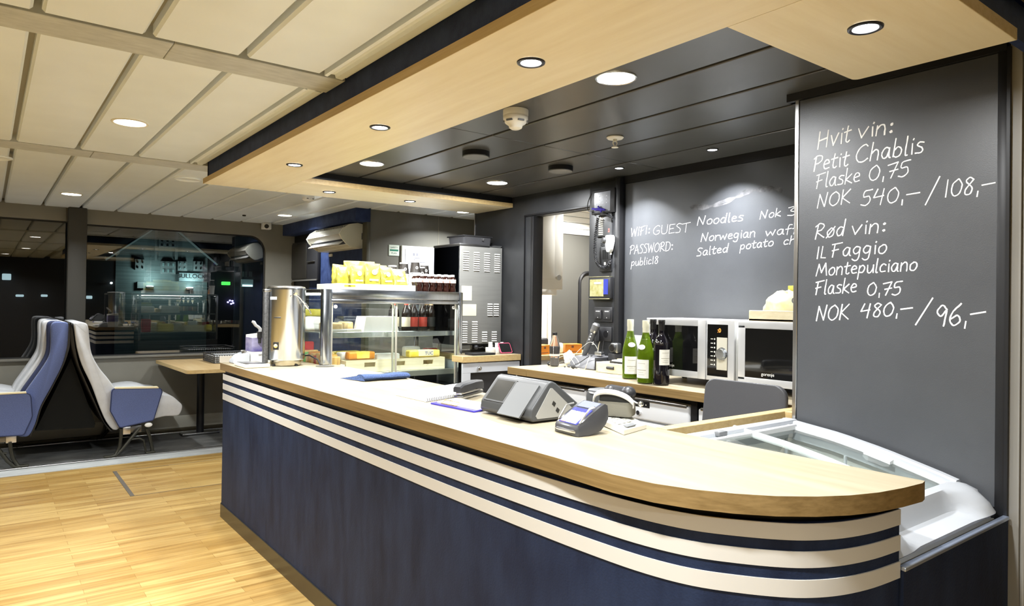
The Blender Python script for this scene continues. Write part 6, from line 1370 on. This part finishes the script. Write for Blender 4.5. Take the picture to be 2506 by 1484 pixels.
    for yy in (6.86, 7.82):
        b = B()
        for l in legs:
            P = [(*sp_(u, v, 6.86), ) for u, v in l]; b.tube([(x, yy, max(z, 0.02)) for x, z in P], 0.021 if l is not legs[2] else 0.012, 8, True, 0.7)
        l = part('leg', b, M_leg, t, True)
        for (a, c) in feet:
            b = B(); x0, z0 = sp_(*a, 6.86); x1, z1 = sp_(*c, 6.86); b.box(x0, yy-0.022, 0.016, x1, yy+0.022, 0.036, 0.006); part('foot', b, M_leg, l, True)
    x0, z0 = sp_(*bracket[0], 6.86); x1, z1 = sp_(*bracket[1], 6.86)
    b = B(); b.box(x0, 6.88, z1, x1, 7.82, z0, 0.004); part('beam', b, M_aludark, t, True)
    b = B(); b.box(x0+(x1-x0)*(0.0 if side == 'R' else 0.45), 6.85, z1-0.004, x0+(x1-x0)*(0.40 if side == 'R' else 1.0), 6.885, z0, 0.004); part('bracket', b, M_alu, t, True)
    x, z = sp_(*oval, 6.86); b = B(); b.sphere((x, 6.855, z), 0.032, 14, (1, 0.35, 0.65)); part('end_cap', b, M_white, t, True)
    return t
bench('R', 'grey double seat facing the table, with blue arm panel')
bench('L', 'blue and grey double seat at the left edge, facing left')
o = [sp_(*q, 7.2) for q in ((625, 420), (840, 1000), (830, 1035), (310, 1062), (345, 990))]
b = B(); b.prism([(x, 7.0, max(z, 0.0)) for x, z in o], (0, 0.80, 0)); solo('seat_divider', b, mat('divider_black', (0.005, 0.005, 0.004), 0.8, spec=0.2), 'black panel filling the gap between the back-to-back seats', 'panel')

# ================================================================ table and basket at the window
t = thing('window_table', 'wooden cafe table on a black post beside the window', 'table', (1.78, 7.2, 0))
b = B(); b.prism([(x, y, 0.735) for x, y in ([(1.40, 7.865)] + arc(1.475, 6.64, 0.05, PI, 1.5*PI, 4) + [(2.45, 6.59), (2.45, 7.865)])], (0, 0, 0.032)); o = part('top', b, [wood_mat('table_wood', (0.46, 0.31, 0.14), (0.55, 0.40, 0.20), (18, 2, 18), 0.4), M_beechedge], t, True)
for p in o.data.polygons: p.material_index = 0 if p.normal.z > 0.9 else 1
b = B(); b.cyl((1.78, 7.62, 0.02), (1.78, 7.62, 0.735), 0.036, n=18); part('post', b, M_black, t, True)
b = B(); b.box(1.60, 7.56, 0.0065, 1.96, 7.70, 0.030, 0.005); part('base', b, M_aludark, t, True)
b = B(); b.box(1.55, 7.50, 0.72, 2.10, 7.72, 0.735); part('bracket', b, M_black, t, True)
def px(u, v, z): return at(u, v, z=z)
t = thing('wire_basket', 'low black wire basket with white lining on the window table', 'basket', (2.0, 7.2, 0.768))
bx0, bx1, by0, by1, bz0, bz1 = 1.80, 2.30, 7.18, 7.62, 0.772, 0.852
b = B()
for k in range(22):
    x = bx0+(bx1-bx0)*k/21; b.tube([(x, by0, bz0), (x, by0, bz1)], 0.0035, 4); b.tube([(x, by1, bz0), (x, by1, bz1)], 0.0035, 4)
for k in range(10):
    y = by0+(by1-by0)*k/9; b.tube([(bx0, y, bz0), (bx0, y, bz1)], 0.0035, 4); b.tube([(bx1, y, bz0), (bx1, y, bz1)], 0.0035, 4)
for k in range(5):
    z = bz0+(bz1-bz0)*k/4
    for a, c in (((bx0, by0), (bx1, by0)), ((bx1, by0), (bx1, by1)), ((bx1, by1), (bx0, by1)), ((bx0, by1), (bx0, by0))): b.tube([(*a, z), (*c, z)], 0.0035 if k < 4 else 0.006, 4)
part('wire_frame', b, M_dkplas, t, True)
b = B(); b.box(bx0+0.012, by0+0.012, bz0-0.001, bx1-0.012, by1-0.012, bz1-0.02); part('lining', b, M_white, t, True)
b = B(); b.box(bx0+0.045, by0-0.006, bz0+0.004, bx0+0.20, by0-0.003, bz1-0.012); part('label', b, M_paper, t, True)

# ================================================================ outside, beyond the window: night quay
M_clap = mat('clapboard', (0.16, 0.20, 0.20), 0.8, noise=((0.5, 0.5, 30), 0.25, 1)); M_nightdk = mat('night_dark', (0.012, 0.013, 0.016), 0.8); M_wframe = mat('white_frame', (0.22, 0.25, 0.25), 0.7)
M_litpane = mat('lit_pane', (0.2, 0.3, 0.3), 0.3, emit=(0.45, 0.75, 0.75), estr=0.10); M_flood = mat('flood_lens', (1, 1, 1), 0.5, emit=(0.75, 1.0, 1.0), estr=6)
HY = 24.0
def hp(u, v): p = at(u, v, y=HY); return p.x, p.z
t = thing('quay_house', 'white boarded house with pointed gable across the water, seen through the window', 'house', (hp(430, 640)[0], HY, -1))
x0, z0 = hp(282, 725); x1, z1 = hp(508, 628); xa, za = hp(405, 548)
b = B(); b.prism([(x0, HY, -1.0), (x1, HY, -1.0), (x1, HY, z1), (xa, HY, za), (x0, HY, z1)], (0, 5, 0)); part('wall', b, M_clap, t, True)
b = B()
for a in ((x0-0.3, z1-0.25), (x1+0.3, z1-0.25)): b.tube([(xa, HY-0.08, za+0.1), (a[0], HY-0.08, a[1])], 0.05, 6)
part('gable_board', b, M_wframe, t, True)
b = B()
for u in (382, 432): x, z = hp(u, 560); b.box(x-0.04, HY-0.06, z-1.0, x+0.04, HY, z+0.1)
part('corner_board', b, M_wframe, t, True)
for u0, v0, u1, v1 in ((330, 635, 353, 662), (392, 640, 428, 672), (434, 640, 456, 664), (472, 640, 494, 664), (388, 585, 428, 608), (335, 690, 352, 706)):
    a = hp(u0, v0); c = hp(u1, v1); t_ = B(); t_.box(a[0], HY-0.10, c[1], c[0], HY-0.01, a[1]); w_ = part('window', t_, M_wframe, t, True)
    n = 2 if u1-u0 < 30 else 3; dx = (c[0]-a[0])/n; dz = (a[1]-c[1])/2
    t_ = B()
    for i in range(n):
        for j in range(2): t_.box(a[0]+dx*i+0.05, HY-0.13, c[1]+dz*j+0.05, a[0]+dx*(i+1)-0.05, HY-0.09, c[1]+dz*(j+1)-0.05)
    part('pane', t_, mat('dark_pane', (0.01, 0.014, 0.016), 0.1) if (u0+v0) % 3 else M_litpane, w_, True)
a = hp(437, 668); c = hp(496, 690); b = B(); b.box(a[0], HY-0.12, c[1], c[0], HY-0.02, a[1]); part('sign_board', b, mat('sign_teal', (0.22, 0.28, 0.29), 0.7), t, True)
text_part('lettering', 'BULLOCK', 0.19, mat('sign_dark', (0.008, 0.01, 0.012), 0.7), t, Vector(((a[0]+c[0])/2, HY-0.14, (a[1]*0.6+c[1]*0.4))), FACE_NY)
b = B(); b.box(a[0]+0.25, HY-0.125, c[1]+0.04, c[0]-0.25, HY-0.115, c[1]+0.10); part('sign_strip', b, M_wframe, t, True)
for u, v, i in ((366, 690, 0), (463, 694, 1)):
    x, z = hp(u, v); q = thing('flood_lamp', 'floodlight on the quay house wall, %s' % ('left of the dark bay' if i == 0 else 'under the lettered sign board'), 'lamp', (x, HY-0.075, z-0.15), group='floodlights on the quay house')
    b = B(); b.box(-0.10, -0.06, -0.06, 0.10, 0.07, 0.0); part('housing', b, M_nightdk, q)
    b = B(); b.box(-0.09, -0.05, 0.0, 0.09, 0.05, 0.02); part('lens', b, M_flood, q)
    li = bpy.data.lights.new('flood', 'POINT'); li.energy = 16; li.color = (0.72, 1.0, 0.98); li.shadow_soft_size = 0.1; lo = bpy.data.objects.new('flood', li); COL.objects.link(lo); lo.parent = q; lo.location = (0, -0.35, 0.25)
t = thing('quay_building', 'dark building with lit shop window at the right end of the window view', 'building', (hp(600, 640)[0], HY, -1))
x0, z0 = hp(575, 600); x1, z1 = hp(660, 600)
b = B(); b.box(x0, HY, -1, x1+1, HY+4, z0+0.3); part('wall', b, mat('dim_wall', (0.08, 0.10, 0.12), 0.8), t, True)
for u0, v0, u1, v1, m in ((590, 684, 618, 703, M_litpane), (594, 665, 604, 678, M_wframe), (608, 665, 616, 678, M_wframe)):
    a = hp(u0, v0); c = hp(u1, v1); b = B(); b.box(a[0], HY-0.06, c[1], c[0], HY-0.01, a[1]); w_ = part('window', b, m, t, True)
a = hp(592, 697); c = hp(616, 702); b = B(); b.box(a[0], HY-0.10, c[1], c[0], HY-0.05, a[1]); part('lit_shelf', b, mat('cool_glow', (1, 1, 1), 0.5, emit=(0.7, 0.95, 1.0), estr=1.6), t, True)
def far_light(name, u, v, w, h, col, st, lab, cat='lamp', group=None):
    a = hp(u-w/2, v-h/2); c = hp(u+w/2, v+h/2); b = B(); b.box(a[0], HY-0.10, c[1], c[0], HY+0.03, a[1], 0.02)
    return solo(name, b, mat('glow_%s' % name, col, 0.5, emit=col, estr=st), lab, cat, group)
far_light('green_lamp', 552, 694, 20, 9, (0.10, 0.9, 0.12), 1.2, 'green lamp across the water, right part of the window')
for i, (u, v) in enumerate(((557, 740), (562, 736), (568, 737), (570, 742), (565, 744))): far_light('violet_lamp', u, v, 3, 4, (0.45, 0.40, 1.0), 3.0, 'tiny violet lamp, %s of the horseshoe cluster across the water' % ('leftmost', 'upper left', 'upper right', 'rightmost', 'middle')[i], 'lamp', 'violet lamps across the water')
far_light('street_lamp', 272, 693, 5, 5, (0.85, 1.0, 1.0), 3.0, 'small white street lamp left of the quay house')
far_light('lit_window', 218, 728, 14, 8, (0.45, 0.6, 0.65), 0.9, 'pale lit window far left of the quay house beside the dark pillar', 'window')
far_light('lit_window', 108, 724, 16, 6, (0.8, 0.85, 0.8), 0.9, 'bright lit window in the left pane, right one of two', 'window')
far_light('lit_window', 48, 724, 20, 6, (0.8, 0.8, 0.7), 0.8, 'bright lit window in the left pane, left one of two', 'window')
far_light('lit_window', 16, 678, 22, 16, (0.35, 0.36, 0.36), 0.35, 'dim grey lit window high in the left pane', 'window')
b = B(); b.box(-16, HY+0.025, -1.25, 30, HY+0.6, 3.6); o = finish(b, 'quay_row', M_nightdk); o['kind'] = 'structure'
b = B(); b.box(-40, 9.0, -1.3, 60, 60, -1.2); o = finish(b, 'water', mat('water', (0.004, 0.006, 0.010), 0.12)); o['kind'] = 'structure'
# ================================================================ chalk handwriting: a single-stroke hand
G = {  # letter: (advance, strokes); y 0 = baseline, 1 = capital height
'H': (0.80, [[(0.08,1.0),(0.04,0.0)], [(0.62,0.98),(0.60,0.02)], [(0.05,0.46),(0.62,0.56)]]),
'v': (0.58, [[(0.04,0.62),(0.22,0.02),(0.50,0.66)]]), 'i': (0.26, [[(0.12,0.60),(0.14,0.02)], [(0.14,0.80),(0.16,0.86)]]),
't': (0.46, [[(0.22,0.92),(0.16,0.18),(0.26,0.02),(0.38,0.10)], [(0.02,0.60),(0.42,0.66)]]),
'n': (0.56, [[(0.08,0.62),(0.06,0.0)], [(0.07,0.40),(0.26,0.64),(0.42,0.52),(0.44,0.0)]]), ':': (0.34, [[(0.12,0.56),(0.17,0.62),(0.20,0.55),(0.14,0.52),(0.12,0.57)], [(0.12,0.12),(0.17,0.18),(0.20,0.11),(0.14,0.08),(0.12,0.13)]]),
'P': (0.62, [[(0.14,0.94),(0.06,0.0)], [(0.0,0.80),(0.20,0.98),(0.50,0.92),(0.52,0.66),(0.30,0.48),(0.10,0.46)]]),
'e': (0.50, [[(0.08,0.34),(0.38,0.40),(0.34,0.58),(0.18,0.60),(0.06,0.34),(0.16,0.06),(0.42,0.10)]]),
'C': (0.74, [[(0.62,0.88),(0.46,1.0),(0.18,0.80),(0.05,0.42),(0.16,0.08),(0.42,0.02),(0.66,0.18)]]),
'h': (0.58, [[(0.14,1.05),(0.06,0.0)], [(0.09,0.38),(0.28,0.60),(0.44,0.48),(0.44,0.0)]]),
'a': (0.56, [[(0.42,0.54),(0.24,0.62),(0.06,0.36),(0.12,0.06),(0.30,0.08),(0.42,0.54)], [(0.42,0.58),(0.42,0.10),(0.50,0.02)]]),
'b': (0.58, [[(0.12,1.05),(0.08,0.04)], [(0.09,0.36),(0.28,0.56),(0.46,0.38),(0.40,0.08),(0.20,0.0),(0.08,0.10)]]),
'l': (0.26, [[(0.12,1.05),(0.08,0.10),(0.18,0.02)]]), 's': (0.46, [[(0.40,0.58),(0.20,0.62),(0.10,0.46),(0.34,0.28),(0.32,0.06),(0.04,0.04)]]),
'F': (0.62, [[(0.16,0.94),(0.08,0.0)], [(0.0,0.90),(0.58,1.0)], [(0.02,0.46),(0.40,0.54)]]),
'k': (0.54, [[(0.12,1.05),(0.06,0.0)], [(0.44,0.62),(0.09,0.28),(0.48,0.0)]]),
'0': (0.62, [[(0.34,0.98),(0.10,0.72),(0.06,0.30),(0.22,0.02),(0.46,0.16),(0.54,0.62),(0.36,0.98)]]),
',': (0.28, [[(0.14,0.16),(0.13,-0.16)]]), '-': (0.66, [[(0.02,0.46),(0.60,0.52)]]), '1': (0.36, [[(0.18,1.0),(0.16,0.0)]]),
'7': (0.56, [[(0.02,0.86),(0.50,0.98),(0.22,0.0)], [(0.14,0.44),(0.52,0.52)]]), '5': (0.58, [[(0.52,1.0),(0.16,0.92),(0.12,0.56),(0.38,0.58),(0.44,0.24),(0.24,0.0),(0.02,0.06)]]),
'N': (0.78, [[(0.06,0.0),(0.14,0.96),(0.52,0.04),(0.66,1.02)]]), 'O': (0.76, [[(0.42,0.98),(0.12,0.74),(0.06,0.28),(0.30,0.0),(0.60,0.22),(0.64,0.70),(0.40,0.98)]]),
'K': (0.66, [[(0.12,1.0),(0.06,0.0)], [(0.56,0.98),(0.10,0.46),(0.60,0.02)]]), '4': (0.66, [[(0.20,1.0),(0.04,0.46),(0.52,0.54)], [(0.50,0.98),(0.40,-0.04)]]),
'8': (0.56, [[(0.44,0.84),(0.26,0.98),(0.10,0.78),(0.40,0.40),(0.34,0.04),(0.12,0.06),(0.12,0.34),(0.44,0.84)]]), '/': (0.70, [[(0.06,-0.12),(0.58,1.12)]]),
'R': (0.66, [[(0.14,0.94),(0.04,0.0)], [(0.0,0.82),(0.26,1.0),(0.50,0.84),(0.36,0.56),(0.10,0.46),(0.56,0.04)]]),
'ø': (0.58, [[(0.28,0.60),(0.08,0.36),(0.16,0.04),(0.40,0.10),(0.46,0.46),(0.28,0.60)], [(0.04,-0.02),(0.50,0.66)]]),
'd': (0.60, [[(0.40,0.52),(0.22,0.58),(0.06,0.32),(0.14,0.04),(0.32,0.08),(0.42,0.40)], [(0.50,1.05),(0.42,0.0)]]),
'I': (0.32, [[(0.16,1.0),(0.12,0.0)]]), 'L': (0.48, [[(0.14,1.0),(0.08,0.06),(0.42,0.02)]]),
'g': (0.56, [[(0.42,0.56),(0.20,0.62),(0.06,0.36),(0.18,0.12),(0.38,0.24),(0.43,0.56),(0.38,-0.20),(0.20,-0.36),(0.04,-0.24)]]),
'o': (0.54, [[(0.28,0.60),(0.08,0.42),(0.10,0.08),(0.32,0.02),(0.46,0.30),(0.40,0.56),(0.24,0.60)]]),
'M': (0.90, [[(0.04,0.0),(0.18,0.94),(0.40,0.24),(0.66,0.98),(0.80,0.02)]]), 'p': (0.56, [[(0.10,0.60),(0.04,-0.42)], [(0.09,0.42),(0.28,0.62),(0.44,0.42),(0.34,0.10),(0.10,0.10)]]),
'u': (0.56, [[(0.06,0.60),(0.10,0.10),(0.26,0.02),(0.42,0.30),(0.44,0.60)], [(0.44,0.60),(0.46,0.02)]]), 'c': (0.48, [[(0.42,0.52),(0.26,0.62),(0.08,0.38),(0.14,0.06),(0.42,0.08)]]),
'9': (0.58, [[(0.46,0.78),(0.26,1.0),(0.06,0.72),(0.24,0.48),(0.46,0.74),(0.40,0.0)]]), '6': (0.58, [[(0.46,1.0),(0.16,0.66),(0.06,0.26),(0.24,0.0),(0.48,0.18),(0.36,0.46),(0.10,0.32)]]),
'W': (0.84, [[(0.04,1.0),(0.18,0.02),(0.42,0.82),(0.58,0.02),(0.76,1.02)]]), 'G': (0.72, [[(0.60,0.88),(0.40,1.0),(0.10,0.66),(0.08,0.22),(0.30,0.0),(0.56,0.12),(0.58,0.42),(0.36,0.40)]]),
'U': (0.66, [[(0.06,0.98),(0.08,0.20),(0.28,0.0),(0.52,0.20),(0.56,1.0)]]), 'E': (0.58, [[(0.52,0.98),(0.10,0.94),(0.06,0.02),(0.52,0.06)], [(0.08,0.48),(0.44,0.54)]]),
'S': (0.56, [[(0.52,0.92),(0.26,1.0),(0.10,0.76),(0.40,0.42),(0.36,0.06),(0.04,0.04)]]), 'T': (0.66, [[(0.34,0.96),(0.30,0.0)], [(0.0,0.90),(0.66,1.02)]]),
'A': (0.68, [[(0.02,0.0),(0.28,1.0),(0.58,0.0)], [(0.10,0.34),(0.54,0.42)]]), 'D': (0.70, [[(0.10,0.96),(0.08,0.0)], [(0.02,0.94),(0.42,0.90),(0.62,0.52),(0.42,0.06),(0.06,0.0)]]),
'r': (0.42, [[(0.08,0.60),(0.08,0.0)], [(0.08,0.36),(0.22,0.58),(0.38,0.56)]]), 'w': (0.74, [[(0.04,0.60),(0.16,0.04),(0.34,0.48),(0.50,0.04),(0.66,0.64)]]),
'f': (0.42, [[(0.42,0.98),(0.24,1.0),(0.18,0.70),(0.14,-0.10)], [(0.02,0.52),(0.38,0.58)]]), '3': (0.56, [[(0.06,0.94),(0.44,1.0),(0.18,0.58),(0.46,0.36),(0.36,0.02),(0.04,0.06)]]), '.': (0.2, [[(0.08, 0.02), (0.1, 0.04)]]),
}
def smooth(P, n=5):
    if len(P) < 3: return [Vector((*p, 0)) for p in P]
    V = [Vector((*p, 0)) for p in P]; Q = []
    for i in range(len(V)-1):
        p0, p1, p2, p3 = V[max(i-1, 0)], V[i], V[i+1], V[min(i+2, len(V)-1)]
        for k in range(n):
            u = k/n; Q.append(0.5*((2*p1)+(p2-p0)*u+(2*p0-5*p1+4*p2-p3)*u*u+(3*p1-p0-3*p2+p3)*u**3))
    Q.append(V[-1]); return Q
SHARP = set('HNKWMAEvwkF1IL4T7')
def chalk_word(b, text, P0, P1, cap, xp, width, up=None):
    """write text on the plane x = xp from baseline P0 to P1 (world y, z); cap = capital height in metres"""
    y0, z0 = P0; y1, z1 = P1; d = Vector((y1-y0, z1-z0, 0)); L = d.length; d.normalize(); upv = Vector((0.10*d.x, 1, 0)) if up is None else Vector((*up, 0))
    tot = sum(G[c][0] for c in text); sx = L/tot; x = 0
    for c in text:
        adv, st = G[c]
        for s in ([list(q) for r_ in st for q in (zip(r_, r_[1:]) if c in SHARP else [r_])]):
            Q = [Vector((*p, 0)) for p in s] if c in SHARP else smooth(s)
            pts = []
            for q in Q:
                jx, jy = rnd.uniform(-1, 1)*0.008, rnd.uniform(-1, 1)*0.008
                w_ = Vector((y0, z0, 0)) + d*((x+q.x+jx)*sx) + upv*((q.y+jy)*cap); pts.append(w_)
            rb = []; n = len(pts)
            for i in range(n):
                t_ = (pts[min(i+1, n-1)]-pts[max(i-1, 0)]); t_ = t_.normalized() if t_.length > 1e-9 else Vector((1, 0, 0)); nn = Vector((-t_.y, t_.x, 0)); hw = width*0.5*rnd.uniform(0.82, 1.15)
                if i == 0: pts[i] = pts[i]-t_*width*0.3
                if i == n-1: pts[i] = pts[i]+t_*width*0.3
                a, c_ = pts[i]+nn*hw, pts[i]-nn*hw
                rb.append([(xp-0.0004, a.x, a.y), (xp-0.0011, pts[i].x, pts[i].y), (xp-0.0004, c_.x, c_.y)])
            b.loft(rb, False, True, False)
        x += adv
def write(lines, xp, parent, name='chalk_line', hs=0.80):
    for text, u0, v0, u1, v1, cpx, w in lines:
        a = at(u0, v0, x=xp); c = at(u1, v1, x=xp); e = at(u0, v0-cpx*hs, x=xp)
        b = B(); chalk_word(b, text, (a.y, a.z), (c.y, c.z), e.z-a.z, xp, w)
        o = part(name, b, M_chalk, parent, True)
t = thing('chalkboard', 'tall chalkboard on the right pier with white and red wine prices', 'chalkboard', (XP, 1.1, 0.9))
b = B(); b.box(XP-0.006, 0.776, 0.80, XP-0.0003, 1.423, 2.188); part('board', b, M_board, t, True)
xp = XP-0.0062
W0 = 0.0040
write([('Hvit', 2000, 366, 2082, 347, 52, W0*1.3), ('vin:', 2097, 340, 2190, 326, 48, W0*1.3),
       ('Petit', 1990, 420, 2078, 406, 46, W0*1.15), ('Chablis', 2092, 400, 2262, 374, 52, W0*1.15),
       ('Flaske', 1996, 462, 2106, 445, 44, W0), ('0,75', 2124, 444, 2228, 430, 46, W0),
       ('NOK', 1998, 510, 2082, 497, 42, W0), ('540,-', 2106, 504, 2252, 492, 46, W0), ('/', 2262, 496, 2300, 490, 64, W0), ('108,-', 2306, 484, 2436, 470, 52, W0),
       ('Rød', 1994, 586, 2070, 576, 46, W0*1.05), ('vin:', 2082, 576, 2172, 568, 44, W0*1.05),
       ('IL', 1996, 634, 2022, 632, 36, W0*1.05), ('Faggio', 2034, 630, 2172, 620, 42, W0*1.05),
       ('Montepulciano', 1996, 676, 2246, 662, 38, W0*1.05),
       ('Flaske', 1994, 722, 2098, 716, 42, W0*1.05), ('0,75', 2120, 724, 2208, 722, 40, W0*1.05),
       ('NOK', 1996, 786, 2078, 782, 46, W0*1.1), ('480,-', 2104, 778, 2234, 772, 42, W0*1.1), ('/', 2238, 790, 2284, 786, 62, W0*1.2), ('96,-', 2286, 800, 2412, 792, 64, W0*1.2)], xp, t)
t = thing('wall_chalkboard', 'large chalkboard wall behind the microwaves with the guest wifi and snack list', 'chalkboard', (XB, 2.2, 1.0))
b = B(); b.box(XB-0.006, 1.445, 0.998, XB-0.0003, 3.036, 2.168); part('board', b, M_board, t, True)
xp = XB-0.0062
W1 = 0.0046
write([('WIFI:', 1543, 580, 1592, 572, 26, W1*0.8), ('GUEST', 1597, 575, 1688, 568, 27, W1*0.8), ('PASSWORD:', 1541, 623, 1648, 613, 27, W1*0.8), ('public18', 1544, 652, 1612, 645, 22, W1*0.8),
       ('Noodles', 1705, 552, 1820, 541, 26, W1), ('Nok', 1858, 537, 1912, 529, 24, W1), ('3', 1926, 529, 1950, 526, 26, W1),
       ('Norwegian', 1714, 592, 1850, 580, 25, W1), ('waffle', 1872, 579, 1985, 566, 26, W1),
       ('Salted', 1704, 628, 1784, 617, 24, W1), ('potato', 1810, 612, 1894, 602, 24, W1), ('chips', 1916, 600, 1990, 592, 24, W1)], xp, t)
b = B()                                                   # rubbed-out chalk arc
P = [at(1690, 508, x=xp), at(1735, 506, x=xp), at(1790, 488, x=xp), at(1830, 470, x=xp), at(1880, 462, x=xp), at(1915, 466, x=xp)]
rr = random.Random(2); pts = smooth([(p.y, p.z) for p in P], 8)
for off in (0.0, 0.012, -0.010):
    rb = []
    for i, q in enumerate(pts):
        hw = 0.003+0.004*abs(math.sin(i*0.7+off*300)); z = q.y+off*math.sin(i*0.35)
        rb.append([(xp-0.0002, q.x, z+hw), (xp-0.0003, q.x, z), (xp-0.0002, q.x, z-hw)])
    b.loft(rb, False, True, False)
part('chalk_smear', b, M_smear, t, True)
